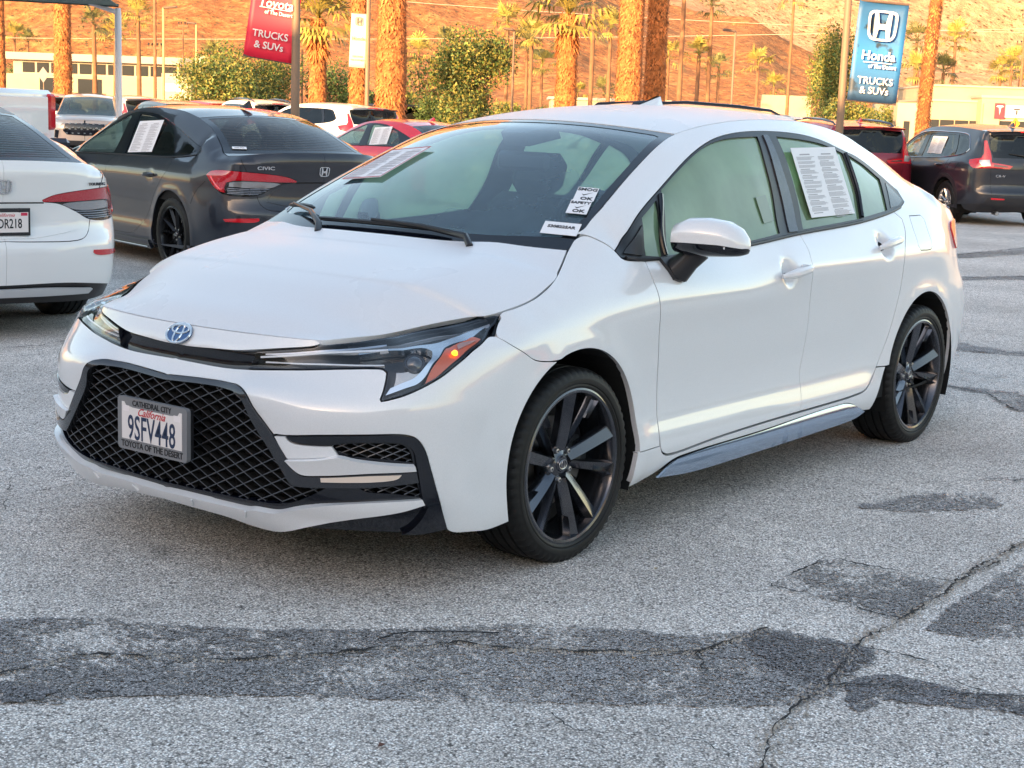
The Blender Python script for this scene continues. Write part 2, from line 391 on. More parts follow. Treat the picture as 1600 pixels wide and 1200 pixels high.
class SideSurf(Surf, Grid):
    """skin of a car's left side, front centre to rear centre: a = metres along the plan curve, b = height"""
    def __init__(s, base, profs, rails, bumps=(), zlo=.12, zhi=1.6, smooth=(1.2, 1.2), ds=.02, dz=.01, extra=None):
        B = crom(base, 24); L = np.r_[0, np.cumsum(np.linalg.norm(np.diff(B, axis=0), axis=1))]
        s.L = L[-1]; n = int(L[-1]/ds)+1; s.ss = np.linspace(0, L[-1], n)
        ext = 8
        s.ds = s.ss[1]
        s.B = np.stack([np.interp(s.ss, L, B[:, 0]), np.interp(s.ss, L, B[:, 1])], 1)
        # mirror ends for clean tangents
        BB = np.concatenate([s.B[1:40][::-1]*[1, -1], s.B, s.B[-40:-1][::-1]*[1, -1]])
        BB = gsm(BB, 1.5, 0); t = np.gradient(BB, axis=0)[39:-39]; s.B = BB[39:-39]
        t /= np.linalg.norm(t, axis=1)[:, None]
        s.Tn = t; s.Nn = np.stack([-t[:, 1], t[:, 0]], 1)*-1
        if s.Nn[n//2, 1] < 0: s.Nn = -s.Nn
        sb = np.array([L[i*24] for i in range(len(base))]); s.sb = sb
        zz = np.arange(zlo, zhi, dz); s.zz = zz
        Lp = np.array([pchip([p[0] for p in pr], [p[1] for p in pr], zz) for pr in profs])   # per column
        keys = sb
        Low = np.array([pchip(keys, Lp[:, j], s.ss) for j in range(len(zz))]).T
        D = Low.copy(); s.railz = []
        rl = []
        for R in rails:
            Rd = crom(R, 16); q = np.full((n, 2), np.nan)
            for i in range(n):
                rel = Rd[:, :2]-s.B[i]; tt = rel@s.Tn[i]; dd = rel@s.Nn[i]
                k = np.where((tt[:-1] <= 0) & (tt[1:] > 0) & (abs(dd[:-1]) < .9))[0]
                if len(k) == 0: continue
                k = k[np.argmin(abs(dd[k]))]; f = -tt[k]/(tt[k+1]-tt[k]+1e-12)
                q[i] = [Rd[k, 2]*(1-f)+Rd[k+1, 2]*f, dd[k]*(1-f)+dd[k+1]*f]
            rl.append(q)
        for i in range(n):
            ks = sorted([tuple(q[i]) for q in rl if not np.isnan(q[i, 0])])
            if not ks: continue
            z1 = ks[0][0]
            zl = np.arange(zlo, z1-.045, .03)
            if len(zl) < 2: zl = np.array([zlo, zlo+.02])
            kz = list(zl)+[k[0] for k in ks]; kd = list(np.interp(zl, zz, Low[i]))+[k[1] for k in ks]
            D[i] = pchip(kz, kd, zz)
        for (xc, zc, r, amp, w) in bumps:
            X = s.B[:, 0][:, None]-xc; Z = zz[None]-zc; rr = np.hypot(X, Z)
            D += amp*np.clip(1-abs(rr-r)/w, 0, 1)**1.5*np.where(rr < r, 1, 1)
        if extra is not None: D += extra(s.B[:, 0][:, None], s.ss[:, None], zz[None])
        D = gsm(gsm(D, smooth[0], 0), smooth[1], 1)
        s.setup(0, s.ds, zlo, dz, D); s.side = 1
        m = s.N(np.array([s.L*.5]), np.array([.5]))
        if m[0, 1] < 0: s.side = -1
        s.top = rl[-1] if rl else None
    def P(s, a, b):
        a = np.asarray(a, float); b = np.asarray(b, float)
        ac = np.clip(a, 0, s.L); f = ac/s.ds; i = np.clip(f.astype(int), 0, len(s.ss)-2); f = f-i
        # smooth base lookup
        def c(A):
            n = len(A); w = [(-f+2*f*f-f**3)/2, (2-5*f*f+3*f**3)/2, (f+4*f*f-3*f**3)/2, (-f*f+f**3)/2]
            return sum(w[k][:, None]*A[np.clip(i+k-1, 0, n-1)] for k in range(4))
        p = c(s.B); nn = c(s.Nn); nn /= np.linalg.norm(nn, axis=1)[:, None]
        d = s.look(ac, b); xy = p+nn*d[:, None]
        over = np.where(a < 0, a, np.where(a > s.L, a-s.L, 0))   # past the centre line
        xy[:, 1] -= abs(over)
        return np.column_stack([xy, b])
    def s_of_x(s, x):   # side stations only
        m = np.where(s.B[:, 1] > .55*s.B[:, 1].max())[0]
        return np.interp(-np.asarray(x, float), -s.B[m, 0], s.ss[m])
    def s_of_y(s, y, rear=False):
        h = len(s.ss)//2
        if rear: return np.interp(np.asarray(y, float), s.B[h:, 1][::-1], s.ss[h:][::-1])
        return np.interp(np.asarray(y, float), s.B[:h, 1], s.ss[:h])
class SpanSurf(Surf):
    """sheet between a left edge curve and its mirror image: a = station index along the edge, b in -1..1"""
    def __init__(s, st, up=True):
        # st rows: x,y,z,bow,crown,power
        st = np.array(st, float); s.st = crom(st, 12); d = np.linalg.norm(np.diff(s.st[:, :3], axis=0), axis=1)
        s.l = np.r_[0, np.cumsum(d)]; s.L = s.l[-1]; s.bs = np.mean(s.st[:, 1]); s.side = 1
        n = s.N(np.array([s.L*.5]), np.array([0.]))
        if n[0, 2] < 0: s.side = -1
    def P(s, a, b):
        a = np.asarray(a, float); b = np.asarray(b, float)
        q = [np.interp(a, s.l, s.st[:, k]) for k in range(6)]
        # gentle extrapolation off the ends
        for e, m, i0, i1 in ((0, a < 0, 0, 6), (s.L, a > s.L, -1, -7)):
            if m.any():
                g = (s.st[i0]-s.st[i1])/(s.l[i0]-s.l[i1]+1e-9)
                for k in range(6): q[k] = np.where(m, s.st[i0, k]+g[k]*(a-e), q[k])
        w = 1-abs(b)**2; u = 1-np.abs(b)**np.maximum(q[5], .5)
        return np.column_stack([q[0]+q[3]*w, q[1]*b, q[2]+q[4]*u])
    def smoothN(s): pass

def hero_surfs():
    P_c = [(.15,-.16),(.20,-.10),(.235,-.05),(.27,-.03),(.31,-.03),(.40,-.035),(.50,-.035),(.56,-.035),(.59,-.043),(.62,-.062),(.645,-.088),(.67,-.092),(.69,-.085),(.72,-.10),(.75,-.125),(.80,-.2)]
    P_c2= [(.15,-.16),(.20,-.09),(.24,-.04),(.27,-.025),(.31,-.02),(.40,-.02),(.50,-.015),(.56,-.005),(.59,.0),(.62,-.035),(.645,-.082),(.67,-.10),(.69,-.10),(.72,-.125),(.75,-.16),(.80,-.22)]
    P_3 = [(.15,-.12),(.20,-.06),(.25,-.03),(.30,-.005),(.34,.0),(.40,-.004),(.48,-.004),(.54,.0),(.58,-.006),(.62,-.04),(.66,-.085),(.70,-.115),(.75,-.16),(.80,-.2)]
    P_4 = [(.15,-.08),(.20,-.035),(.25,-.015),(.30,.0),(.35,.0),(.45,-.004),(.54,.0),(.58,-.006),(.62,-.03),(.66,-.06),(.70,-.09),(.75,-.13),(.80,-.17)]
    P_5 = [(.15,-.06),(.20,-.03),(.25,-.012),(.30,.0),(.40,.0),(.50,.0),(.56,.0),(.60,-.006),(.66,-.03),(.70,-.05),(.75,-.08),(.80,-.12)]
    P_6 = [(.15,-.05),(.20,-.02),(.25,-.008),(.30,.0),(.40,.0),(.50,.0),(.56,.0),(.60,-.004),(.66,-.014),(.70,-.026),(.75,-.05),(.80,-.09)]
    P_7 = [(.15,-.03),(.20,-.008),(.30,.0),(.45,.0),(.56,.0),(.62,-.002),(.68,-.008),(.72,-.016),(.76,-.032),(.80,-.06),(.85,-.10)]
    P_8 = [(.15,-.03),(.20,-.008),(.30,.0),(.45,.0),(.60,.002),(.70,.002),(.75,-.004),(.79,-.018),(.83,-.045),(.87,-.085),(.92,-.13)]
    P_9 = [(.15,-.04),(.20,-.01),(.25,.0),(.32,.0),(.45,-.006),(.60,-.004),(.72,.0),(.78,-.002),(.82,-.012),(.86,-.032),(.90,-.062),(.94,-.10),(.98,-.14)]
    P_d = [(.15,-.06),(.19,-.03),(.225,-.006),(.255,.002),(.30,.004),(.35,-.004),(.42,-.020),(.50,-.023),(.60,-.017),(.70,-.008),(.79,.004),(.82,.001),(.86,-.013),(.90,-.034),(.94,-.062),(.98,-.09),(1.02,-.11)]
    P_e = [(.15,-.06),(.19,-.03),(.225,-.006),(.255,.002),(.30,.004),(.35,-.006),(.42,-.021),(.50,-.025),(.60,-.020),(.70,-.012),(.80,-.002),(.86,.004),(.90,-.010),(.94,-.034),(.98,-.06),(1.02,-.085)]
    P_f = [(.15,-.05),(.20,-.02),(.30,.0),(.45,.0),(.60,.0),(.75,.0),(.84,.002),(.89,-.004),(.93,-.02),(.97,-.045),(1.02,-.08),(1.06,-.11)]
    P_f2= [(.15,-.07),(.20,-.04),(.30,-.01),(.42,.0),(.56,.006),(.66,.004),(.75,-.006),(.84,-.020),(.90,-.034),(.94,-.046),(.98,-.066),(1.02,-.09),(1.06,-.115)]
    P_g = [(.15,-.07),(.20,-.045),(.30,-.02),(.42,.0),(.56,.008),(.66,.0),(.75,-.026),(.84,-.048),(.90,-.060),(.94,-.07),(.98,-.085),(1.02,-.10),(1.06,-.12)]
    P_h = [(.15,-.10),(.20,-.07),(.30,-.03),(.42,.0),(.56,.01),(.66,.0),(.75,-.03),(.84,-.05),(.90,-.06),(.96,-.07),(1.02,-.08),(1.06,-.10)]
    P_i = [(.15,-.12),(.20,-.09),(.30,-.04),(.42,.0),(.56,.0),(.62,-.01),(.66,-.04),(.75,-.05),(.84,-.04),(.96,-.04),(1.02,-.05),(1.06,-.06)]
    B = [((.985,0),P_c),((.975,.2),P_c),((.95,.4),P_c2),((.90,.57),P_3),((.82,.70),P_4),((.72,.79),P_5),((.60,.845),P_6),((.45,.872),P_7),((.2,.880),P_8),((-.1,.880),P_9),
         ((-.5,.876),P_d),((-1.,.874),P_d),((-1.6,.872),P_e),((-2.1,.872),P_e),((-2.45,.868),P_f),((-2.75,.862),P_f),((-3.02,.850),P_f2),((-3.22,.822),P_g),((-3.40,.76),P_h),((-3.54,.64),P_h),((-3.63,.42),P_i),((-3.67,.2),P_i),((-3.675,0),P_i)]
    Thood = [(.782,.504,.75),(.70,.555,.757),(.61,.60,.764),(.49,.68,.793),(.40,.735,.81),(.33,.79,.823),(.178,.80,.852),(.065,.785,.889),(-.02,.755,.925),(-.135,.705,.985)]
    Tpil = [(-.277,.680,1.064),(-.43,.652,1.14),(-.642,.612,1.238),(-.859,.573,1.327),(-1.0,.548,1.364)]
    Troof = [(-1.2,.548,1.398),(-1.5,.55,1.425),(-1.9,.548,1.430),(-2.215,.53,1.412),(-2.455,.525,1.378)]
    Trg = [(-2.62,.53,1.332),(-2.85,.54,1.262),(-3.06,.56,1.178),(-3.25,.595,1.10)]
    Ttr = [(-3.36,.62,1.065),(-3.5,.60,1.05),(-3.58,.52,1.05),(-3.64,.3,1.06)]
    Tfr = [(.862,-.02,.75),(.86,.1,.75),(.848,.25,.75),(.82,.40,.75)]
    T = Tfr+Thood+Tpil+Troof+Trg+Ttr+[(-3.66,-.02,1.06)]
    belt = [(-.28,.79,.955),(-.454,.80,.946),(-.9,.802,.955),(-1.225,.800,.966),(-1.592,.796,.985),(-2.125,.788,1.017),(-2.508,.766,1.045),(-2.70,.745,1.065),(-2.9,.72,1.08),(-3.08,.70,1.085)]
    dlo = [(-.36,.765,1.02),(-.47,.742,1.093),(-.688,.70,1.182),(-.979,.645,1.294),(-1.186,.615,1.35),(-1.377,.603,1.378),(-1.9,.603,1.380),(-2.10,.605,1.36),(-2.267,.612,1.323),(-2.6,.648,1.2),(-2.70,.67,1.15)]
    bumps = [(.0,.33,.37,.010,.07),(-2.7,.33,.37,.012,.07)]
    side = SideSurf([b[0] for b in B], [b[1] for b in B], [belt, dlo, T], bumps, smooth=(1.2, .8))
    hc = [(.08,.0,2),(.085,.042,3),(.09,.068,3.5),(.10,.082,4),(.11,.09,4.5),(.12,.094,5),(.14,.098,5),(.16,.078,5),(.19,.055,4),(.225,.018,2.5)]
    hood = SpanSurf([t+c for t, c in zip(Thood, hc)])
    wst = [Thood[-1]]+Tpil
    wc = [(.17,.005,2),(.16,.012,2),(.15,.02,2),(.13,.03,2),(.11,.035,2),(.10,.036,2)]
    wind = SpanSurf([t+c for t, c in zip(wst, wc)])
    rst = [Tpil[-1]]+Troof
    rc = [(.10,.036,2),(.08,.042,2),(.04,.045,2),(-.0,.045,2),(-.04,.04,2),(-.07,.036,2)]
    roof = SpanSurf([t+c for t, c in zip(rst, rc)])
    gst = [Troof[-1]]+Trg
    gc = [(-.07,.036,2),(-.08,.034,2),(-.09,.03,2),(-.09,.02,2),(-.09,.0,2)]
    rear = SpanSurf([t+c for t, c in zip(gst, gc)])
    tst = [Trg[-1]]+Ttr
    tc = [(-.09,.0,2),(-.09,.012,2),(-.07,.02,2),(-.05,.02,2),(-.02,.005,2)]
    trunk = SpanSurf([t+c for t, c in zip(tst, tc)])
    return dict(side=side, hood=hood, wind=wind, roof=roof, rear=rear, trunk=trunk, T=T)

def civic_surfs():
    c0 = [(.15,-.14),(.25,-.03),(.35,0),(.5,0),(.6,-.03),(.68,-.06),(.74,-.11),(.80,-.2)]
    c1 = [(.15,-.10),(.25,-.02),(.35,0),(.5,0),(.6,-.02),(.68,-.05),(.74,-.10),(.80,-.18)]
    c2 = [(.15,-.05),(.25,-.01),(.4,0),(.55,0),(.66,-.01),(.74,-.04),(.80,-.09)]
    f0 = [(.15,-.04),(.22,0),(.45,0),(.65,0),(.74,-.003),(.80,-.02),(.84,-.05),(.88,-.10),(.95,-.17)]
    d0 = [(.15,-.07),(.20,-.02),(.25,0),(.33,.0),(.42,-.014),(.55,-.014),(.68,-.004),(.76,.0),(.82,-.006),(.87,-.026),(.92,-.055),(.98,-.08)]
    d1 = [(.15,-.07),(.20,-.02),(.25,0),(.33,.0),(.42,-.012),(.55,-.012),(.68,-.002),(.78,.002),(.83,-.004),(.88,-.024),(.93,-.05),(.99,-.08)]
    r0 = [(.15,-.06),(.20,-.02),(.3,0),(.5,.0),(.65,.002),(.78,.002),(.84,-.006),(.89,-.028),(.94,-.055),(1.0,-.09)]
    r1 = [(.15,-.10),(.20,-.06),(.30,-.02),(.42,.0),(.56,.006),(.66,.0),(.74,-.012),(.80,-.016),(.86,-.022),(.92,-.045),(.97,-.07),(1.0,-.09)]
    r2 = [(.15,-.14),(.20,-.08),(.30,-.02),(.42,.0),(.50,.008),(.56,.006),(.62,-.02),(.68,-.034),(.76,-.036),(.84,-.03),(.92,-.025),(.97,-.02),(1.0,-.02)]
    r3 = [(.15,-.16),(.20,-.08),(.30,-.02),(.42,.0),(.50,.008),(.55,.006),(.60,-.022),(.68,-.044),(.76,-.042),(.84,-.034),(.92,-.02),(.98,-.008),(1.03,-.006)]
    B = [((.93,0),c0),((.92,.2),c0),((.89,.42),c1),((.83,.6),c1),((.73,.74),c2),((.58,.84),c2),((.38,.885),f0),((0,.90),f0),((-.45,.895),d0),((-1.0,.892),d0),((-1.7,.89),d1),((-2.2,.89),d1),((-2.74,.893),r0),((-3.05,.885),r0),((-3.30,.865),r1),((-3.50,.815),r1),((-3.64,.72),r2),((-3.73,.56),r2),((-3.79,.3),r3),((-3.81,.0),r3)]
    T = [(.80,-.02,.745),(.795,.15,.745),(.77,.35,.745),(.72,.5,.75),(.6,.62,.77),(.42,.72,.80),(.22,.765,.83),(.0,.765,.865),(-.18,.72,.93),(-.40,.67,1.03),(-.65,.63,1.14),(-.95,.585,1.27),(-1.22,.555,1.345),(-1.5,.55,1.378),(-1.9,.55,1.385),(-2.3,.545,1.362),(-2.6,.548,1.31),(-2.85,.57,1.24),(-3.05,.605,1.16),(-3.22,.65,1.08),(-3.33,.69,1.03),(-3.45,.70,1.01),(-3.58,.64,1.025),(-3.70,.48,1.045),(-3.76,.25,1.055),(-3.775,-.02,1.058)]
    belt = [(-.36,.80,.915),(-.6,.815,.92),(-1.2,.82,.935),(-1.8,.818,.95),(-2.3,.805,.965),(-2.6,.785,.975),(-2.85,.765,.985),(-3.0,.75,.99)]
    dlo = [(-.50,.76,.99),(-.75,.70,1.11),(-1.0,.655,1.21),(-1.25,.62,1.295),(-1.5,.608,1.33),(-1.8,.603,1.34),(-2.1,.605,1.325),(-2.35,.615,1.285),(-2.6,.645,1.205),(-2.8,.68,1.12),(-2.92,.71,1.06)]
    S = SideSurf([b[0] for b in B], [b[1] for b in B], [belt, dlo, T], [(0,.33,.37,.008,.06),(-2.736,.33,.37,.010,.06)])
    TT = T
    def sp(i0, i1, cs): return SpanSurf([t+c for t, c in zip(TT[i0:i1], cs)])
    hood = sp(3, 9, [(.07,.0,2),(.08,.05,3),(.09,.07,4),(.11,.07,4),(.13,.06,4),(.18,.02,2.5)])
    wind = sp(8, 13, [(.15,.01,2),(.14,.02,2),(.13,.03,2),(.11,.035,2),(.09,.036,2)])
    roof = sp(12, 17, [(.09,.036,2),(.05,.040,2),(.0,.040,2),(-.05,.037,2),(-.09,.034,2)])
    rear = sp(16, 21, [(-.09,.034,2),(-.11,.030,2),(-.12,.022,2),(-.13,.014,2),(-.135,.01,2)])
    trunk = sp(20, 25, [(-.135,.01,2),(-.13,.012,2),(-.10,.012,2),(-.05,.01,2),(-.015,.003,2)])
    return dict(side=S, hood=hood, wind=wind, roof=roof, rear=rear, trunk=trunk, T=T)

def crv_surfs():
    c0 = [(.20,-.12),(.30,-.02),(.4,0),(.6,0),(.75,.0),(.88,-.02),(.96,-.05),(1.0,-.1)]
    c1 = [(.20,-.08),(.30,-.02),(.4,0),(.6,0),(.75,.0),(.88,-.03),(.95,-.06),(1.0,-.1)]
    c2 = [(.20,-.06),(.28,-.01),(.4,0),(.6,0),(.8,-.01),(.88,-.03),(.95,-.06),(1.0,-.1)]
    f0 = [(.20,-.04),(.28,0),(.5,0),(.8,0),(.88,-.01),(.94,-.03),(.98,-.06),(1.04,-.12)]
    d0 = [(.20,-.05),(.27,0),(.35,.005),(.45,-.012),(.6,-.012),(.75,-.004),(.88,.002),(.94,-.004),(.99,-.02),(1.04,-.045),(1.1,-.08)]
    r0 = [(.20,-.05),(.28,0),(.4,0),(.6,.002),(.8,.004),(.90,.004),(.96,-.002),(1.0,-.012),(1.06,-.04),(1.12,-.07)]
    r1 = [(.20,-.08),(.30,-.03),(.45,0),(.6,.004),(.8,-.005),(.92,-.01),(1.0,-.02),(1.06,-.04),(1.12,-.07),(1.3,-.12)]
    r2 = [(.20,-.16),(.28,-.09),(.34,-.03),(.45,0),(.54,.004),(.62,-.02),(.72,-.03),(.90,-.03),(1.0,-.035),(1.12,-.06),(1.3,-.11),(1.5,-.17),(1.62,-.22)]
    r3 = [(.20,-.18),(.28,-.10),(.34,-.03),(.45,0),(.54,.006),(.62,-.03),(.70,-.05),(.80,-.045),(.93,-.03),(1.02,-.035),(1.12,-.06),(1.3,-.11),(1.5,-.17),(1.62,-.22)]
    B = [((.95,0),c0),((.94,.25),c0),((.91,.5),c1),((.83,.68),c1),((.70,.81),c2),((.52,.89),c2),((.3,.925),f0),((0,.933),f0),((-.5,.925),d0),((-1.1,.922),d0),((-1.8,.922),d0),((-2.3,.925),r0),((-2.70,.930),r0),((-3.05,.922),r0),((-3.32,.90),r1),((-3.52,.845),r1),((-3.64,.74),r2),((-3.71,.55),r3),((-3.755,.28),r3),((-3.765,0),r3)]
    T = [(.86,-.02,.97),(.855,.2,.97),(.82,.45,.97),(.74,.62,.975),(.55,.74,.99),(.3,.80,1.02),(0.,.80,1.06),(-.12,.77,1.09),(-.35,.735,1.19),(-.62,.69,1.33),(-.9,.655,1.47),(-1.15,.635,1.555),(-1.5,.63,1.605),(-2.0,.63,1.625),(-2.5,.63,1.615),(-3.0,.63,1.59),(-3.35,.63,1.565),(-3.52,.60,1.55),(-3.60,.48,1.56),(-3.63,.25,1.57),(-3.635,-.02,1.572)]
    belt = [(-.36,.83,1.05),(-.6,.85,1.05),(-1.2,.86,1.06),(-1.8,.862,1.075),(-2.3,.86,1.09),(-2.6,.855,1.10),(-2.9,.845,1.13),(-3.2,.82,1.17),(-3.38,.795,1.2)]
    dlo = [(-.45,.79,1.13),(-.7,.75,1.27),(-.95,.71,1.41),(-1.2,.685,1.50),(-1.5,.675,1.54),(-2.0,.675,1.55),(-2.6,.675,1.535),(-3.0,.68,1.50),(-3.3,.69,1.46),(-3.45,.70,1.40)]
    S = SideSurf([b[0] for b in B], [b[1] for b in B], [belt, dlo, T], [(0,.37,.42,.012,.07),(-2.70,.37,.42,.014,.07)], zhi=1.75)
    def sp(i0, i1, cs): return SpanSurf([t+c for t, c in zip(T[i0:i1], cs)])
    hood = sp(3, 8, [(.06,.0,2),(.08,.05,3),(.10,.06,4),(.12,.05,4),(.16,.02,2.5)])
    wind = sp(7, 12, [(.15,.01,2),(.14,.02,2),(.13,.03,2),(.11,.035,2),(.09,.036,2)])
    roof = sp(11, 18, [(.09,.045,2),(.05,.055,2),(.0,.058,2),(-.02,.058,2),(-.04,.055,2),(-.06,.045,2),(-.08,.03,2)])
    return dict(side=S, hood=hood, wind=wind, roof=roof, T=T)

# ================================================================ wheels
def tyre_mesh(rad, width, rim, seg=180, tread=True):
    h = width/2; P = []
    # profile from inner bead over the tread to the outer bead: (radius, y)
    P = [(rim, -h*.86), (rim+.012, -h*.97), (rim+(rad-rim)*.5, -h), (rad-.022, -h*.97), (rad-.006, -h*.86)]
    gr = [-.52, -.18, .18, .52]
    for g in gr:
        y = g*h; P += [(rad-.0005, y-.006), (rad-.008, y-.0045), (rad-.008, y+.0045), (rad-.0005, y+.006)]
    P += [(rad-.001, h*.72), (rad-.006, h*.86), (rad-.013, h*.93), (rad-.024, h*.975), (rad-.030, h*.985), (rad-.032, h*1.0), (rim+(rad-rim)*.5, h*1.01), (rim+.020, h*.985), (rim+.017, h*.95), (rim+.012, h*.965), (rim+.004, h*.93), (rim, h*.88)]
    n = len(P); V = []; F = []
    for i in range(seg):
        a = 2*math.pi*i/seg; notch = (i % 3 == 0)
        for k, (r, y) in enumerate(P):
            rr = r
            if tread and notch and ((k in (3, 4)) or (21 <= k <= 24)): rr = r-.006
            aa = a+(.5*(y/h)**2*.06)
            V.append((rr*math.cos(aa), y, rr*math.sin(aa)))
    for i in range(seg):
        j = (i+1) % seg
        for k in range(n-1): F.append((i*n+k, i*n+k+1, j*n+k+1, j*n+k))
    return V, F
def add_wheel(car, x, y, side, rad, width, rim, style, mats, zc=None, seg=180, first={}):
    """wheel centred at (x,y); side +1 = car's left"""
    zc = zc or rad-.006
    w_ = bpy.data.objects.new('wheel', None); COL.objects.link(w_); w_.parent = car; w_.location = (x, side*y, zc); w_.rotation_euler = (0, 0, 0 if side == 1 else math.pi); w_.empty_display_size = .1
    key = (rad, width, rim, style)
    if key in first:
        for o in first[key]: c = o.copy(); COL.objects.link(c); c.parent = w_
        return w_
    rub, alloy, dark, steel = mats; h = width/2; made = []
    V, F = tyre_mesh(rad, width, rim, seg); made.append(mesh('tyre', V, F, rub, w_, sharp=40))
    m = MB(); m.lathe([(rim+.002, h*.9), (rim+.004, h*.93), (rim-.002, h*.95), (rim-.010, h*.93), (rim-.014, h*.86), (rim-.022, h*.3), (rim-.03, -h*.85), (rim+.0, -h*.9)], 96, 'y'); made.append(m.build('rim', alloy, w_, sharp=30))
    f0 = h*.80       # face plane of the spokes near the rim
    R1 = rim-.012
    def spoke(name, a, w0, w1, r0=.05, r1=None, dep=.032, y0=None, y1=None, skew=0., ridge=.5, mt=alloy):
        r1 = r1 or R1; y0 = f0-.038 if y0 is None else y0; y1 = f0 if y1 is None else y1
        V = []; ns = 6
        for i in range(ns+1):
            t = i/ns; r = r0+(r1-r0)*t; w2 = (w0+(w1-w0)*t)/2; yy = y0+(y1-y0)*(t**.8); o = skew*t
            for (px, py) in ((-w2, -.018), (-w2+.0005, -.007), (-w2+.0035, -.002), (-w2+2*w2*ridge, .012), (w2-.003, -.006), (w2, -.012), (w2, -dep), (-w2, -dep)):
                V.append((r, yy+py, px+o))
        ca, sa = math.cos(a), math.sin(a)
        V = [(v[0]*ca-v[2]*sa, v[1], v[0]*sa+v[2]*ca) for v in V]
        F = [(i*8+k, i*8+(k+1) % 8, (i+1)*8+(k+1) % 8, (i+1)*8+k) for i in range(ns) for k in range(8)]+[tuple(range(8))[::-1], tuple(range(ns*8, ns*8+8))]
        o_ = mesh(name, V, F, mt, w_, sharp=25); made.append(o_)
    if style == 'hero':
        for k in range(5):
            a = R(90+72*k+8)
            spoke('spoke', a-R(13), .040, .050, .045, skew=.014, ridge=.80)
            spoke('spoke', a+R(17), .028, .044, .05, skew=.012, ridge=.16)
            spoke('spoke_prong', a+R(17)+R(9), .006, .022, .17, skew=.0, ridge=.5, dep=.02, y0=f0-.012)
    elif style == 'civic':
        for k in range(5):
            a = R(90+72*k); spoke('spoke', a-R(9), .03, .022, .045, skew=-.028, ridge=.6); spoke('spoke', a+R(9), .03, .022, .045, skew=.028, ridge=.4)
    else:
        for k in range(5):
            a = R(90+72*k); spoke('spoke', a-R(7), .035, .03, .045, skew=-.02); spoke('spoke', a+R(7), .035, .03, .045, skew=.02)
    m = MB(); m.lathe([(0, f0-.030), (.030, f0-.030), (.034, f0-.034), (.066, f0-.040), (.072, f0-.055), (.074, f0-.075), (0, f0-.08)], 40, 'y'); made.append(m.build('hub', alloy, w_))
    m = MB(); m.lathe([(0, f0-.024), (.024, f0-.025), (.027, f0-.030)], 28, 'y'); made.append(m.build('hub_cap', alloy, w_)); m = MB(); m.tube([(.020*math.cos(t), f0-.0235, .015*math.sin(t)) for t in np.linspace(0, 6.283, 20)], .0016, 5); m.tube([(.008*math.cos(t), f0-.0235, .014*math.sin(t)) for t in np.linspace(0, 6.283, 16)], .0014, 5); made.append(m.build('hub_emblem', steel, w_))
    for k in range(5):
        a = R(90+72*k+44); m = MB(); m.lathe([(.004, .018), (.0085, .017), (.0105, .012), (.0105, -.01)], 6, 'y', c=(.052*math.cos(a), f0-.046, .052*math.sin(a))); made.append(m.build('lug_nut', steel, w_))
    m = MB(); m.lathe([(.150, f0-.085), (.150, f0-.095), (.075, f0-.095), (.075, f0-.085), (.150, f0-.085)], 48, 'y'); made.append(m.build('brake_disc', mat('disc_steel', (.30, .29, .28), .35, 1), w_))
    m = MB(); cx = -1 if style == 'hero' else 1
    pts = [((.110+.045*s_)*math.cos(a), (.110+.045*s_)*math.sin(a)) for s_, rng in ((1, np.linspace(R(-28), R(28), 8)), (-1, np.linspace(R(28), R(-28), 8))) for a in rng]
    m.prism([(cx*p[0], p[1]) for p in pts], f0-.065, f0-.12, 'y'); made.append(m.build('brake_caliper', mat('caliper', (.12, .12, .12), .5, .6), w_))
    m = MB(); m.lathe([(0, -.02), (rim-.03, -.02), (rim-.03, -.03), (0, -.03)], 32, 'y'); made.append(m.build('backing_plate', mat('matt_black', (.012, .012, .013), .8), w_))
    first[key] = made
    return w_
RUB = mat('tyre_rubber', (.010, .010, .010), .55, 0, 0, .3, bump=(90, .25, .002), noise=(9, .25))
BLACKG = mat('gloss_black', (.004, .005, .010), .10, 0, .28)
BLACKM = mat('black_trim', (.009, .009, .012), .55, 0, .3)
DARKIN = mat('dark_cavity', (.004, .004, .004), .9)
CHROME = mat('chrome', (.75, .76, .78), .12, 1)
STEEL = mat('nut_steel', (.5, .5, .5), .3, 1)
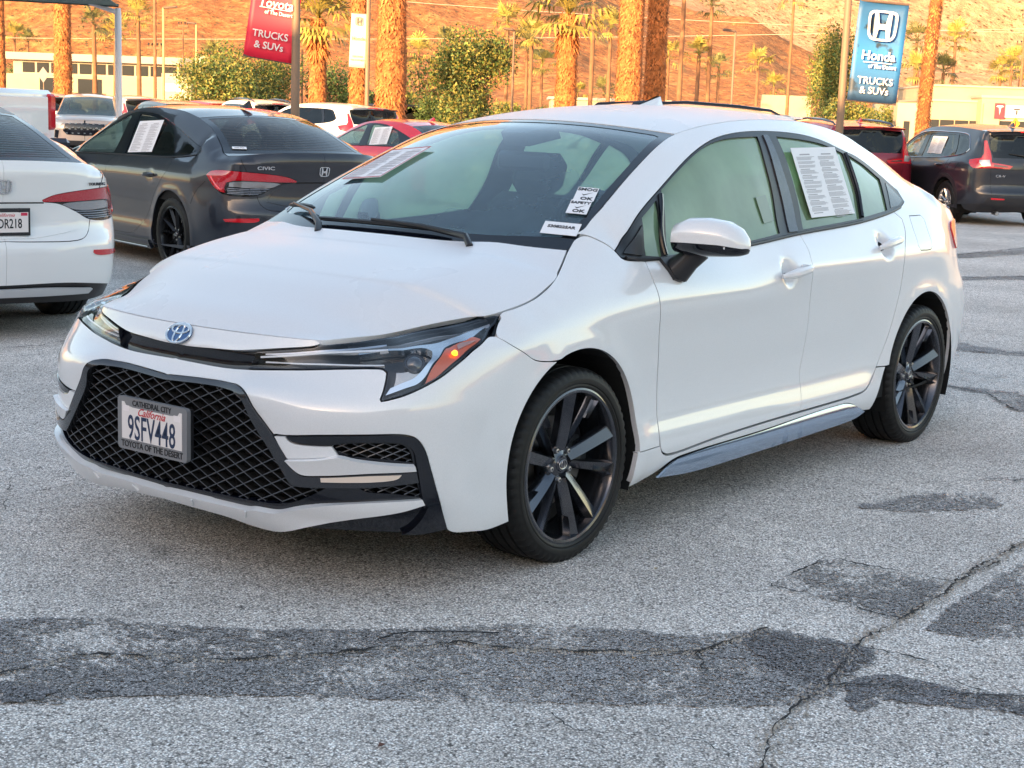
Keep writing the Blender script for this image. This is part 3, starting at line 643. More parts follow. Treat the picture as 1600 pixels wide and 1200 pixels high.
# ================================================================ the white sedan
def hero():
    H = hero_surfs(); S = H['side']; LX = S.L
    car = thing('parked_car', 'white compact sedan in the foreground, nose to the camera, with black wheels and grille', 'car')
    W = paint('white_pearl_paint', (.66, .665, .68), 1, .35)
    GUN = mat('grey_alloy', (.035, .037, .042), .22, .85, .4)
    S_ = lambda x: float(S.s_of_x(x))
    def arch(xc, zc, r, a0, a1, n=26):   # angles in the side view, 0 = forward, 90 = up
        return [(S_(xc+r*math.cos(R(t))), zc+r*math.sin(R(t))) for t in np.linspace(a0, a1, n)]
    tz = [(S.ss[i], S.top[i][0]) for i in range(len(S.ss)) if not np.isnan(S.top[i][0])]
    ta = np.array([t[0] for t in tz]); tzz = np.array([t[1] for t in tz])
    def top(a0, a1, st=.05):
        n = max(2, int(abs(a1-a0)/st)); return [(a, float(np.interp(a, ta, tzz))) for a in np.linspace(a0, a1, n+1)]
    FA = (.015, .335, .362); RA = (-2.69, .335, .360)
    lamp = [(0.3318, 0.7039), (0.4206, 0.7153), (0.535, 0.7293), (0.564, 0.7375), (0.6249, 0.7426), (0.725, 0.7498), (0.8906, 0.763), (1.0678, 0.7844), (1.178, 0.8014), (1.2598, 0.8183), (1.2712, 0.8157), (1.2461, 0.7973), (1.1775, 0.7668), (1.105, 0.7369), (1.0345, 0.7004), (0.9759, 0.6674), (0.9124, 0.6395), (0.8527, 0.6178), (0.7907, 0.6017), (0.7871, 0.6067), (0.797, 0.6304), (0.806, 0.6608), (0.8089, 0.6776), (0.7952, 0.6859), (0.7572, 0.6864), (0.6683, 0.6806), (0.4575, 0.6634), (0.305, 0.6513)]
    gapb = [(1.2096, 0.7620), (1.2451, 0.7400), (1.2982, 0.7120), (1.352, 0.6835)]
    # dark inner shell seen in the gaps and behind the openings
    dlo = [(1.9198, 0.9797), (1.9516, 0.9967), (1.9875, 1.0271), (2.0858, 1.0918), (2.2938, 1.1818), (2.5762, 1.2937), (2.7824, 1.3504), (2.9634, 1.3753), (3.2061, 1.3847), (3.4839, 1.3759), (3.6762, 1.3518), (3.8522, 1.3148), (4.0378, 1.2773), (4.2241, 1.1986), (4.3246, 1.1388), (4.3095, 1.0896), (4.2074, 1.0647), (4.0651, 1.0468), (3.7207, 1.0171), (3.1693, 0.9896), (2.8096, 0.9653), (2.4325, 0.9498), (2.0526, 0.9438), (1.9265, 0.9576)]
    g1 = [(2.2235, 1.1356), (2.1014, 1.0811), (2.0691, 0.9596), (2.1645, 0.9511)]
    g2 = [(2.2818, 1.169), (2.4224, 1.2268), (2.5897, 1.2894), (2.7265, 1.3291), (2.8795, 1.3517), (3.1055, 1.3615), (3.0816, 1.2739), (3.0723, 1.1328), (3.0276, 0.9992), (2.8257, 0.9831), (2.4452, 0.9645), (2.2026, 0.9536)]
    g3 = [(3.2626, 1.3633), (3.4555, 1.354), (3.6519, 1.3361), (3.8316, 1.3002), (3.8186, 1.2414), (3.8029, 1.138), (3.7486, 1.0345), (3.4583, 1.0198), (3.2237, 1.0072), (3.26, 1.0996), (3.2641, 1.2564)]
    g4 = [(3.8864, 1.2952), (4.0421, 1.2474), (4.1572, 1.1887), (4.1208, 1.143), (4.0568, 1.0604), (3.7815, 1.0387), (3.8405, 1.1375), (3.8731, 1.2409)]
    g5 = [(4.2058, 1.1742), (4.2562, 1.1347), (4.2884, 1.0956), (4.2105, 1.0756), (4.0982, 1.0648)]
    panes = [g1, g2, g3, g4]
    grow = lambda p, k: [tuple(q) for q in inset(np.array(p), -k)]
    for s in (1, -1):
        panel('inner_shell', S, [(1.95, .24), (3.7, .25)]+arch(RA[0], RA[1], RA[2]+.01, 195, -15)+[(LX-.3, .30), (LX-.3, .95), (4.3, 1.0), (3.7, .99), (2.4, .93), (1.9, .93), (1.30, .80)]+arch(FA[0], FA[1], FA[2]+.01, 75, 195), DARKIN, car, off=-.022, lip=0, res=.08, side=s, smooth=False)
        panel('pillar_trim', S, grow(dlo, .02), mat('dark_headliner', (.05, .06, .07), .8), car, off=-.02, lip=0, holes=[grow(p, .004) for p in panes], res=.05, side=s)
    # ---- white skin
    fascia = [(0, .648), (.0755, .6467), (.2141, .6453), (.305, .6493), (.4575, .6614), (.6683, .6786), (.7572, .6844), (.7952, .6839), (.8069, .6766), (.804, .6608), (.795, .6304), (.7851, .6067), (.7887, .5997), (.8527, .6158), (.9124, .6375), (.9759, .6654), (1.0345, .6984), (1.105, .7349), (1.1775, .7648), (1.2046, .7658)]+gapb+arch(FA[0], FA[1], FA[2], 68, -22, 20)+[(1.17, .187), (1.1, .192), (1.03, .200), (1.005, .2169), (.9713, .3009), (.9425, .3889), (.9153, .4658), (.8903, .4952), (.8569, .5066), (.7519, .5069), (.6139, .4993), (.505, .4884), (.4687, .4869), (.4629, .4845), (.4042, .5486), (.367, .594), (.3195, .6095), (.2623, .6105), (.1567, .609), (0, .603)]
    panel('front_bumper', S, fascia, W, car, res=.022, lip=.03, sym=0.)
    nose = [(0, .692), (.044, .6897), (.1556, .6942), (.259, .6993), (.3318, .7075), (.4206, .7183), (.535, .7323), (.562, .7395)]+top(.555, 0)[::-1][::-1]
    nose = [(0, .692), (.044, .6907), (.1556, .6952), (.259, .7003), (.3318, .7085), (.4206, .7193), (.535, .7333), (.560, .7405)]
    nose += [(a, z) for a, z in top(.54, 0)]
    panel('nose_panel', S, nose, W, car, res=.022, lip=.02, sym=0.)
    panel('lamp_bridge', S, [(0, .646), (.0755, .6447), (.2141, .6433), (.305, .6503), (.3318, .7059), (.259, .7003), (.1556, .6952), (0, .692)], BLACKG, car, off=-.022, res=.025, lip=0, sym=0., gap=-.003)
    fend = [(1.352, .6835), (1.2982, .7120), (1.2451, .7400), (1.2096, .7620), (1.2130, .7700), (1.2461, .7943), (1.2722, .8127), (1.275, .8195)]+top(1.29, 1.80)+[(1.84, 1.028), (1.875, 1.012), (1.905, .992), (1.9178, .977), (1.9265, .9576), (1.945, .950), (2.0526, .9418), (2.032, .8946), (2.0358, .8364), (2.0424, .7825), (2.072, .6264), (2.088, .4666), (2.0858, .3525), (2.0808, .3105), (1.9403, .3102)]+arch(FA[0], FA[1], FA[2], 186, 70, 26)
    for s in (1, -1): panel('front_fender', S, fend, W, car, res=.03, lip=.02, side=s)
    rock = [(1.9403, .3102), (2.0838, .3102), (2.095, .289), (2.111, .278), (2.1411, .2687), (2.476, .282), (2.811, .290), (3.12, .293), (3.3757, .295), (3.5999, .300), (3.7119, .3113), (3.79, .353), (3.8367, .3961), (3.9091, .3937)]+arch(RA[0], RA[1], RA[2], 8, -22, 8)[0:]
    rock = [p for p in rock if p[0] < 3.93]+[(3.80, .215), (3.7057, .226), (3.5616, .2746), (3.4363, .2795), (3.1824, .2752), (2.8158, .2638), (2.3238, .2581), (2.1756, .2484), (2.0801, .214), (2.0, .195), (1.93, .19), (1.925, .24)]
    for s in (1, -1):
        panel('rocker_panel', S, rock, W, car, res=.03, lip=.02, side=s)
        panel('side_skirt', S, [(2.07, .212), (2.1756, .2474), (2.3238, .2571), (2.8158, .2628), (3.1824, .2742), (3.4363, .2785), (3.5616, .2736), (3.7107, .2279), (3.6241, .2126), (3.2312, .2028), (2.6902, .1975), (2.3, .198)], mat('skirt_sky_sheen', (.34, .44, .58), .10, .75, .6), car, off=lambda a, b: .004+(.26-b)*.40, res=.03, lip=.008, side=s)  # black skirt: the sky's reflection is put into its blue colour
    df = [(2.0535, .9448), (2.034, .8946), (2.0378, .8364), (2.0444, .7825), (2.074, .6264), (2.0905, .4666), (2.0888, .3525), (2.0891, .3093), (2.095, .295), (2.111, .283), (2.1411, .2747), (2.4763, .288), (2.8112, .296), (3.1218, .2992), (3.1451, .3832), (3.1436, .446), (3.1629, .5156), (3.1765, .6223), (3.1573, .7856), (3.1498, .8908), (3.1643, .933), (3.1732, .9585), (3.1791, .9893), (2.8096, .9653), (2.4325, .9498)]
    dr = [(3.1791, .9893), (3.1732, .9585), (3.1643, .933), (3.1498, .8908), (3.1573, .7856), (3.1765, .6223), (3.1629, .5156), (3.1436, .446), (3.1451, .3832), (3.1218, .2992), (3.3757, .3011), (3.5999, .306), (3.7119, .3173), (3.7821, .3558), (3.8368, .4003), (3.913, .5108), (3.9753, .6434), (4.010, .7487), (4.0206, .8464), (4.0399, .9033), (4.1174, .973), (4.1552, 1.0201), (4.1159, 1.0501), (4.0651, 1.0468), (3.7207, 1.0171)]
    doors = []
    for nm, d, (ha, hb), hl in (('front_door', df, (2.997, .857), .215), ('rear_door', dr, (3.875, .920), .215)):
        cup = [(ha-.045+.052*math.cos(t), hb+.048*math.sin(t)) for t in np.linspace(0, 2*math.pi, 22)[:-1]]
        for s in (1, -1):
            def dimple(a, b, ha=ha, hb=hb): r = ((a-(ha-.02))/.050)**2+((b-hb)/.046)**2; return -.026*np.exp(-r**2.2)
            dd = panel(nm, S, d, W, car, off=dimple, res=.03, lip=.018, side=s, res_in=.02); doors.append(dd)
            # pull handle: a bar bridging the cup
            h = MB(); sl = (hb-.002, .016); P = []
            th_ = np.linspace(-1, 1, 13)
            pts = [(ha+hl/2*t, hb+.012*t) for t in th_]; P = onsurf(S, pts, 0, s)
            N0 = S.N(np.array([ha]), np.array([hb]))[0]*[1, s, 1]
            o = [.012+.026*(1-t**4) for t in th_]; P = [p+N0*q for p, q in zip(P, o)]
            rr = [.009+.0105*(1-abs(t)**2.5) for t in th_]
            h.tube(P, rr, 10); ho = h.build('door_handle', W, dd)
            bpy.context.view_layer.update()
            k = MB(); k.tube([onsurf(S, [(ha+hl/2*.72, hb+.009)], .0, s)[0], onsurf(S, [(ha+hl/2*.72, hb+.009)], .036, s)[0]], [.017, .013], 12); k.build('handle_cap', W, dd)
    fuel = [(4.255, 1.03), (4.385, 1.03), (4.40, 1.015), (4.365, .9587), (4.345, .8927), (4.325, .884), (4.209, .884), (4.190, .905), (4.21, .9699)]
    quarter = [(3.8387, .3981), (3.915, .5108), (3.9773, .6434), (4.013, .7487), (4.0236, .8464), (4.0429, .9033), (4.1204, .973), (4.1582, 1.0201), (4.118, 1.0511)]+[(4.2074, 1.0647), (4.3095, 1.0896), (4.3246, 1.1388), (4.2241, 1.1986), (4.0378, 1.2773), (3.8522, 1.3148), (3.6762, 1.3518), (3.4839, 1.3759), (3.2061, 1.3847), (2.9634, 1.3753), (2.7824, 1.3504), (2.5762, 1.2937), (2.2938, 1.1818), (2.0858, 1.0918), (1.9875, 1.0271), (1.9516, .9967), (1.9188, .980), (1.908, .9945), (1.878, 1.0145), (1.843, 1.0305), (1.803, 1.0325)]
    quarter += top(1.805, LX)[1:]+[(LX, .28), (LX-.4, .26), (LX-.8, .24)]
    quarter += arch(RA[0], RA[1], RA[2], 200, 10, 40)[0:]+[(3.9091, .3957)]
    for s in (1, -1): panel('body_side', S, quarter, W, car, holes=[fuel], res=.035, lip=.014, side=s)
    for s in (1, -1): panel('fuel_door' if s == 1 else 'body_patch', S, fuel, W, car, res=.03, side=s, gap=.0022)
    # ---- upper sheets
    W2 = paint('white_pearl_dewy', (.63, .64, .665), 1, .45); W2.node_tree.nodes['Principled BSDF'].inputs['Coat Weight'].default_value = .35; W2.node_tree.nodes['Map Range'].inputs['To Min'].default_value = .27; W2.node_tree.nodes['Map Range'].inputs['To Max'].default_value = .32
    def whole(name, sf, mt, res, off=0., e=.002, **k):
        L = sf.L; b = 1-.004
        return panel(name, sf, [(e, -b), (L-e, -b), (L-e, b), (e, b)], mt, car, res=res, off=off, smooth=False, gap=0, **k)
    def hbump(a, b):
        y = abs(b); t = np.clip((a-.15)/.5, 0, 1)
        return .006*np.exp(-((y-.70)/.10)**2)*t-.004*np.exp(-((y-.45)/.2)**2)*t
    whole('hood', H['hood'], W2, .035, off=hbump, lip=.02)
    L = H['hood'].L; whole('engine_bay_cover', H['hood'], DARKIN, .12, off=-.03, e=-.01, lip=0)
    whole('roof', H['roof'], W2, .04, e=.004, lip=.02)
    whole('headliner', H['roof'], mat('dark_headliner', (.05, .06, .07), .8), .15, off=-.03, lip=0)
    whole('trunk_lid', H['trunk'], W, .05, lip=.02)
    GW = glass('windshield_glass', (.72, .90, .98), diff=.36, dcol=(.36, .58, .76), rough=.0)  # teal film: dew, with the sky's reflection put into its colour
    GS = glass('dewy_side_glass', (.44, .72, .46), diff=.80, dcol=(.52, .76, .44), rough=.02)
    wn = H['wind']; L = wn.L
    whole('windshield', wn, GW, .06, off=-.004, e=.01, lip=0)
    inn = [(.075, -.93), (.058, -.6), (.052, 0), (.058, .6), (.075, .93), (.13, .962), (L*.6, .955), (L-.06, .94), (L-.045, .90), (L-.035, .5), (L-.035, 0), (L-.035, -.5), (L-.045, -.90), (L-.06, -.94), (L*.6, -.955), (.13, -.962)]
    panel('glass_border', wn, [(.0, -.998), (L+.0, -.998), (L+.0, .998), (.0, .998)], BLACKG, car, off=-.002, holes=[inn], res=.05, lip=.004, smooth=False, gap=0)
    whole('rear_window', H['rear'], GS, .08, off=-.003, lip=.01)
    # ---- side window trim and panes
    for s in (1, -1):
        panel('window_trim', S, dlo, mat('window_black', (.006, .006, .008), .4, 0, .12), car, off=.001, holes=panes, res=.04, lip=.010, side=s, gap=.0015)
        for p, nm in ((g1, 'vent_window'), (g2, 'front_window'), (g3, 'rear_window_pane'), (g4, 'quarter_window')):
            panel(nm, S, p, GS, car, off=-.006, res=.06, lip=0, side=s, gap=-.004)
        panel('quarter_trim', S, g5, mat('quarter_black', (.008, .009, .012), .25, 0, .15), car, off=.003, res=.05, side=s)
        panel('pillar_cover', S, [(3.1501, 1.3693), (3.1918, 1.3698), (3.1979, 1.2442), (3.2063, 1.1131), (3.1695, .9972), (3.096, .9969), (3.1275, 1.1024), (3.1329, 1.2494)], mat('worn_black', (.022, .025, .035), .22, 0, .3, noise=(40, .8)), car, off=.006, res=.03, side=s)
        rod('belt_moulding', S, [(1.95, .955), (2.0526, .9455), (2.4325, .9515), (2.8096, .967), (3.1693, .991), (3.7207, 1.0186), (4.0651, 1.0485), (4.2074, 1.0665)], .007, BLACKM, car, off=.003, side=s)
        panel('mirror_patch', S, [(1.945, .968), (2.045, .957), (2.085, 1.06)], BLACKM, car, off=.006, res=.03, side=s)
        rod('pane_divider', S, [(2.185, .955), (2.20, 1.05), (2.262, 1.155)], .009, BLACKG, car, off=.004, side=s)
        rod('pane_divider', S, [(3.765, 1.038), (3.822, 1.138), (3.845, 1.241), (3.862, 1.30)], .008, BLACKG, car, off=.004, side=s)
    # ---- lamps
    amber = [(.9198, .6445), (.9481, .6569), (1.0244, .7044), (1.1138, .7491), (1.1566, .7644), (1.14, .7708), (1.0968, .7603), (1.0461, .7463), (1.0243, .7422), (.9856, .7231), (.9461, .6859)]
    chrome = [(.7036, .7289), (.8244, .739), (.9437, .7504), (1.0379, .7586), (1.1326, .78), (1.2154, .7933), (1.1479, .7736), (1.0562, .7527), (1.0181, .7423), (.9638, .7115), (.9257, .668), (.8999, .6502), (.864, .6401), (.8005, .6201), (.8155, .6393), (.8509, .6527), (.89, .6658), (.9127, .6812), (.9565, .7212), (.9792, .7403), (.9677, .7457), (.859, .7384), (.7056, .7221)]
    drl = [(.3439, .6915), (.4576, .7073), (.6302, .7265), (.8244, .737), (.823, .7335), (.6316, .7214), (.4588, .7019), (.3445, .6849)]
    inlamp = [tuple(q) for q in inset(np.array(lamp), .005)]
    LG = glass('lamp_lens', (.93, .95, .97), rough=.0)
    for s in (1, -1):
        hl = bpy.data.objects.new('headlight', None); COL.objects.link(hl); hl.parent = car
        panel('lamp_housing', S, lamp, mat('lamp_dark', (.02, .02, .022), .25, .3, .3), hl, off=-.035, res=.03, lip=0, side=s, gap=-.004)
        panel('lamp_rim', S, lamp, BLACKG, hl, holes=[inlamp], res=.02, lip=.035, side=s, off=-.001, smooth=False, gap=.001)
        # bright upper wing of the housing
        panel('reflector', S, [(.66, .742), (.8906, .757), (1.0678, .778), (1.178, .795), (1.245, .809), (1.235, .797), (1.12, .783), (.98, .765), (.82, .748), (.66, .735)], mat('satin_silver', (.62, .66, .74), .4, .7), hl, off=-.02, res=.02, side=s)
        panel('reflector', S, chrome, CHROME, hl, off=-.010, res=.015, lip=.022, side=s, gap=0, corner=30)
        panel('reflector', S, [(.815, .628), (.86, .641), (.90, .653), (.935, .695), (.93, .712), (.905, .695), (.86, .687), (.835, .688), (.83, .66)], mat('satin_warm', (.55, .50, .46), .25, .9), hl, off=-.022, res=.02, side=s)
        panel('light_strip', S, [(.36, .7015), (.6302, .7325), (.8244, .748), (.8244, .744), (.6302, .728), (.36, .697)], mat('satin_silver', (.62, .66, .74), .4, .7), hl, off=-.010, res=.02, side=s, gap=0)
        panel('light_strip', S, drl, mat('drl_white', (.8, .8, .82), .3), hl, off=-.008, res=.02, side=s, gap=0)
        panel('light_strip', S, [(.36, .676), (.6, .694), (.80, .705), (.80, .702), (.6, .690), (.36, .672)], mat('drl_white', (.8, .8, .82), .3), hl, off=-.014, res=.02, side=s, gap=0)
        panel('turn_signal', S, amber, mat('amber_lens', (.62, .10, .02), .15, 0, 1), hl, off=-.006, res=.02, side=s, gap=.001)
        panel('turn_reflector', S, [(1.06, .738), (1.10, .750), (1.13, .760), (1.11, .758), (1.07, .748)], mat('amber_pale', (.6, .35, .3), .2, .5), hl, off=-.002, res=.02, side=s, gap=0)
        p, m_ = frame_at(S, 1.035, .727, s, .0); b = MB(); b.lathe([(0, .010), (.007, .008), (.010, 0)], 16, 'z'); 
        if s == 1: o = b.build('indicator_bulb', mat('lit_amber', (.9, .35, .02), .3, emis=((1, .30, .02), .7)), hl); o.matrix_local = Matrix.Translation(p) @ m_
        for a_, b_, r_ in ((.90, .716, .028),):
            p, m_ = frame_at(S, a_, b_, s, -.022); b = MB(); b.lathe([(0, .014), (r_*.55, .010), (r_*.9, 0), (r_, .0), (r_*1.08, .006), (r_*1.14, -.006)], 28, 'z'); o = b.build('projector', mat('projector_glass', (.05, .055, .07), .04, .2, 1), hl); o.matrix_local = Matrix.Translation(p) @ m_
        panel('lens', S, lamp, LG, hl, off=.0005, res=.02, lip=0, side=s, gap=.003, smooth=True)
    # ---- lower front
    open_ = [(0, .588), (.165, .594), (.274, .5945), (.32, .592), (.3567, .5746), (.3878, .5164), (.4445, .4478), (.4793, .4054), (.526, .350), (.5369, .346), (.58, .346), (.6308, .3451), (.6072, .3316), (.5671, .3083), (.5106, .2855), (.4512, .2754), (.39, .2729), (.2, .272), (0, .270)]
    vent = [(.6469, .4698), (.6747, .476), (.8114, .4809), (.853, .4756), (.8745, .4563), (.8849, .4231), (.8079, .4344), (.7258, .44), (.689, .4432), (.6657, .4536)]
    vent2 = [(.7275, .3504), (.8001, .3595), (.8983, .3642), (.9118, .3205), (.8236, .3341), (.755, .339)]
    low = [(0, .603), (.1567, .609), (.2623, .6105), (.3195, .6095), (.367, .594), (.4042, .5486), (.4629, .4845), (.505, .4884), (.6139, .4993), (.7519, .5069), (.8569, .5066), (.8903, .4952), (.9153, .4658), (.9425, .3889), (.9713, .3009), (1.005, .2169), (.9266, .2086), (.8351, .2125), (.7082, .2158), (.5412, .2034), (.46, .195), (.32, .185), (0, .20)]
    panel('lower_fascia', S, low, BLACKG, car, off=-.006, res=.03, lip=.03, holes=[open_, vent, vent2], sym=0., gap=0)
    band = [(0, .600), (.1567, .6065), (.2623, .6081), (.3195, .6072), (.367, .592), (.4042, .5476), (.4629, .4835), (.5076, .428), (.5406, .3876), (.5616, .3764), (.6251, .3797), (.7631, .3928), (.8927, .3973), (.90, .366), (.7275, .3524), (.6909, .352), (.5369, .345), (.526, .349), (.4793, .4044), (.4445, .4468), (.3878, .5154), (.3567, .5736), (.32, .591), (.274, .5935), (.165, .593), (0, .587)]
    panel('grille_frame', S, band, mat('gunmetal_trim', (.05, .052, .06), .2, .7, .6), car, off=.006, res=.02, lip=.03, sym=0., gap=0)
    for s in (1, -1):
        panel('corner_frame', S, [(.505, .4874), (.6139, .4983), (.7519, .5059), (.8569, .5056), (.8903, .4942), (.9153, .4648), (.9425, .3879), (.9713, .2999), (1.003, .2189), (.9377, .2100), (.9147, .306), (.8921, .4204), (.8816, .4583), (.8528, .4803), (.8068, .4855), (.6701, .4818), (.6138, .4768), (.5396, .4702), (.5184, .4762)], BLACKG, car, off=.004, res=.02, side=s, lip=.02)
        panel('bumper_wing', S, [(.4657, .4829), (.5034, .4866), (.5238, .4711), (.6139, .4679), (.6492, .4703), (.6706, .4423), (.6239, .4339), (.5076, .4195)], W, car, off=.004, res=.02, side=s, lip=.02)
        panel('bumper_wing', S, [(.5076, .4176), (.6239, .432), (.6706, .4414), (.7167, .4328), (.8081, .4228), (.8874, .416), (.8927, .3993), (.7631, .3948), (.6251, .3817), (.5616, .3784), (.5405, .3876)], W, car, off=lambda a, b: .006+np.clip((b-.38)*.25, 0, .02), res=.02, side=s, lip=.02)
        panel('running_light', S, [(.618, .3779), (.7541, .390), (.851, .3932), (.8411, .3815), (.8227, .3752), (.6209, .3634)], mat('running_lens', (.75, .62, .52), .3, 0, 1), car, off=.011, res=.02, side=s, lip=.01)
        panel('splitter_corner', S, [(.9278, .2954), (.966, .3014), (1.003, .2189), (.9266, .2106), (.8554, .2131), (.8834, .2276), (.9094, .2569)], BLACKG, car, off=.012, res=.02, side=s, lip=.02)
    lipp = [(0, .2512), (.0837, .2523), (.2647, .2510), (.3574, .2510), (.3877, .255), (.4641, .2565), (.5362, .2776), (.6159, .297), (.7555, .3119), (.9094, .3169), (.9174, .301), (.8484, .2857), (.7096, .2648), (.58, .234), (.46, .210), (.36, .212), (.265, .2225), (.06, .230), (0, .2321)]
    panel('front_lip', S, lipp, W, car, off=lambda a, b: .014+np.clip((.25-b)*.4, 0, .02), res=.016, lip=.035, sym=0., gap=0)
    for a_ in (-.36, -.14, .14, .36):
        s = 1 if a_ > 0 else -1; q = onsurf(S, [(abs(a_), .252), (abs(a_)-.012, .236)], .020, s); MB().tube(q, [.003, .006], 6).build('lip_fin', W, car)
    panel('grille_back', S, [(0, .62), (.35, .62), (.60, .50), (.93, .50), (.95, .30), (.6, .25), (0, .25)], DARKIN, car, off=-.075, res=.05, lip=0, sym=0., gap=0)
    # lattice: deep fins crossing in long diamonds
    def lattice(name, region, pw, ph, off, a0=0, b0=.588, dep=.028, wd=.0014, parent=car, mt=BLACKM, sides=(1, -1)):
        reg = np.array(region); mb = MB(); nI = int(reg[:, 0].max()/pw*2)+3; nJ = int((reg[:, 1].max()-reg[:, 1].min())/ph*2)+4
        seg = []
        for i in range(-2, nI+2):
            for j in range(-nJ, 3):
                if (i+j) % 2: continue
                for dj in (-1, 1):
                    p = np.array([a0+i*pw/2, b0+j*ph/2]); q = np.array([a0+(i+1)*pw/2, b0+(j+dj)*ph/2])
                    ts = np.linspace(0, 1, 7); ins = []
                    for t in ts:
                        c_ = p+(q-p)*t; ins.append(c_[0] >= -.001 and inpoly(c_[None], reg)[0])
                    k = [n for n in range(7) if ins[n]]
                    if len(k) < 2: continue
                    seg.append((p+(q-p)*ts[k[0]], p+(q-p)*ts[k[-1]]))
        for s in sides:
            for p, q in seg:
                A = onsurf(S, [p, q], off, s); t = A[1]-A[0]; t /= np.linalg.norm(t); n0 = np.array([.93, .0, -.36]); c_ = np.cross(t, [1., 0, 0]); c_ /= np.linalg.norm(c_)
                A[0] -= t*.001; A[1] += t*.001
                B_ = A-np.array([1., 0, .12])*dep
                V = [A[0]+c_*wd, A[0]-c_*wd, A[1]-c_*wd, A[1]+c_*wd, B_[0]+c_*wd*.6, B_[0]-c_*wd*.6, B_[1]-c_*wd*.6, B_[1]+c_*wd*.6]
                mb.add(V, [(0, 1, 2, 3), (0, 3, 7, 4), (1, 5, 6, 2), (0, 4, 5, 1), (3, 2, 6, 7)])
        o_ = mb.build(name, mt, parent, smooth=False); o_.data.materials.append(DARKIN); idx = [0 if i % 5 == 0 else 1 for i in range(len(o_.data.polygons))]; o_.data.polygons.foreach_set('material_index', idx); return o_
    LM = mat('grille_plastic', (.085, .09, .105), .35, .3, .3)
    lattice('grille_mesh', open_, .074, .036, -.014, mt=LM)
    for s in (1, -1):
        lattice('vent_mesh', vent, .05, .020, -.012, a0=.65, b0=.46, dep=.015, wd=.0012, mt=LM, sides=(s,))
        lattice('vent_mesh', vent2, .05, .020, -.012, a0=.65, b0=.345, dep=.015, wd=.0012, mt=LM, sides=(s,))
    # ---- emblem
    def emblem(parent, p, m_, sz, blue=True, metal=CHROME, back=None):
        b = MB(); n = 40; r = sz
        def ring(cx, cy, rx, ry, tw, z):
            V = []; nn = 36
            for i in range(nn):
                t = 2*math.pi*i/nn; ex, ey = math.cos(t), math.sin(t)
                for k, (u, h) in enumerate(((-1, 0), (-.5, .8), (.5, .8), (1, 0))): V.append((cx+(rx+u*tw/2)*ex, cy+(ry+u*tw/2)*ey, z+h*tw*.45))
            F = [(i*4+k, ((i+1) % nn)*4+k, ((i+1) % nn)*4+k+1, i*4+k+1) for i in range(nn) for k in range(3)]
            b.add(V, [f[::-1] for f in F])
        ring(0, 0, r, r*.66, r*.15, .002); ring(0, -r*.02, r*.30, r*.62, r*.13, .0025); ring(0, r*.27, r*.70, r*.28, r*.13, .003)
        e = b.build('emblem', metal, parent); e.matrix_local = Matrix.Translation(p) @ m_
        if back:
            d = MB(); d.lathe([(0, .002), (r*.98, .001), (r, 0), (r, -.004)], 36, 'z'); o = d.build('emblem_back', back, e); o.matrix_local = Matrix.Diagonal((1, .66, 1, 1))
        return e
    p, m_ = frame_at(S, .0, .722, 1, .004); emblem(car, p, m_, .052, back=mat('emblem_blue', (.01, .08, .25), .1, .3, 1))
    # ---- number plate
    pl = bpy.data.objects.new('number_plate', None); COL.objects.link(pl); pl.parent = car; pl.location = (.990, 0, .443); pl.rotation_euler = (0, 0, 0)
    f = MB(); w0, h0 = .160, .0815
    def rr(w_, h_, r_, n=5): return [(sx*(w_-r_)+r_*math.cos(a), sy*(h_-r_)+r_*math.sin(a)) for sx, sy, a0 in ((1, 1, 0), (-1, 1, 90), (-1, -1, 180), (1, -1, 270)) for a in [R(a0+90*i/n) for i in range(n+1)]]
    f.prism(rr(w0, h0, .012), -.012, .003, 'x'); f.build('plate_frame', mat('plate_frame_grey', (.20, .20, .21), .4), pl)
    f = MB(); f.prism([(-.139, -.048), (.139, -.048), (.139, .066), (.128, .066), (.120, .056), (.085, .052), (-.085, .052), (-.120, .056), (-.128, .066), (-.139, .066)], .003, .0045, 'x'); f.build('plate_face', mat('plate_white', (.78, .72, .70), .4), pl)
    f = MB(); f.box((-.022, 0, .0), (.02, .30, .15)); f.build('plate_mount', BLACKM, pl)
    Tm = Matrix(((0, 0, 1, 0), (1, 0, 0, 0), (0, 1, 0, 0), (0, 0, 0, 1)))
    NB = mat('plate_navy', (.015, .03, .08), .5); RD = mat('plate_red', (.55, .03, .04), .5); BK = mat('print_black', (.01, .01, .012), .5)
    text('plate_number', '9SFV448', .106, NB, pl, (.0048, 0, -.013), Tm, sx=.58, bold=.0009, space=1.03)
    text('plate_script', 'California', .033, RD, pl, (.0048, -.002, .041), Tm, shear=.5, bold=.0003)
    text('frame_lettering', 'CATHEDRAL CITY', .024, BK, pl, (.0036, 0, .0655), Tm, bold=.0004, sx=.92)
    text('frame_lettering', 'TOYOTA OF THE DESERT', .027, BK, pl, (.0036, 0, -.0645), Tm, bold=.0004, sx=.92)
    for sy in (-1, 1): MB().box((.0048, sy*.118, .047), (.0006, .03, .018)).build('month_sticker' if sy < 0 else 'year_sticker', mat('sticker_pale', (.85, .78, .78), .5), pl)
    # ---- tail lamps
    for s in (1, -1):
        panel('tail_lamp', S, [(4.80, .95), (4.86, .985), (5.02, .99), (5.2, .985), (5.45, .97), (5.45, .90), (5.2, .89), (5.0, .86), (4.87, .855), (4.83, .89)], mat('tail_red', (.55, .01, .02), .08, 0, 1), car, off=.008, res=.03, side=s, lip=.02)
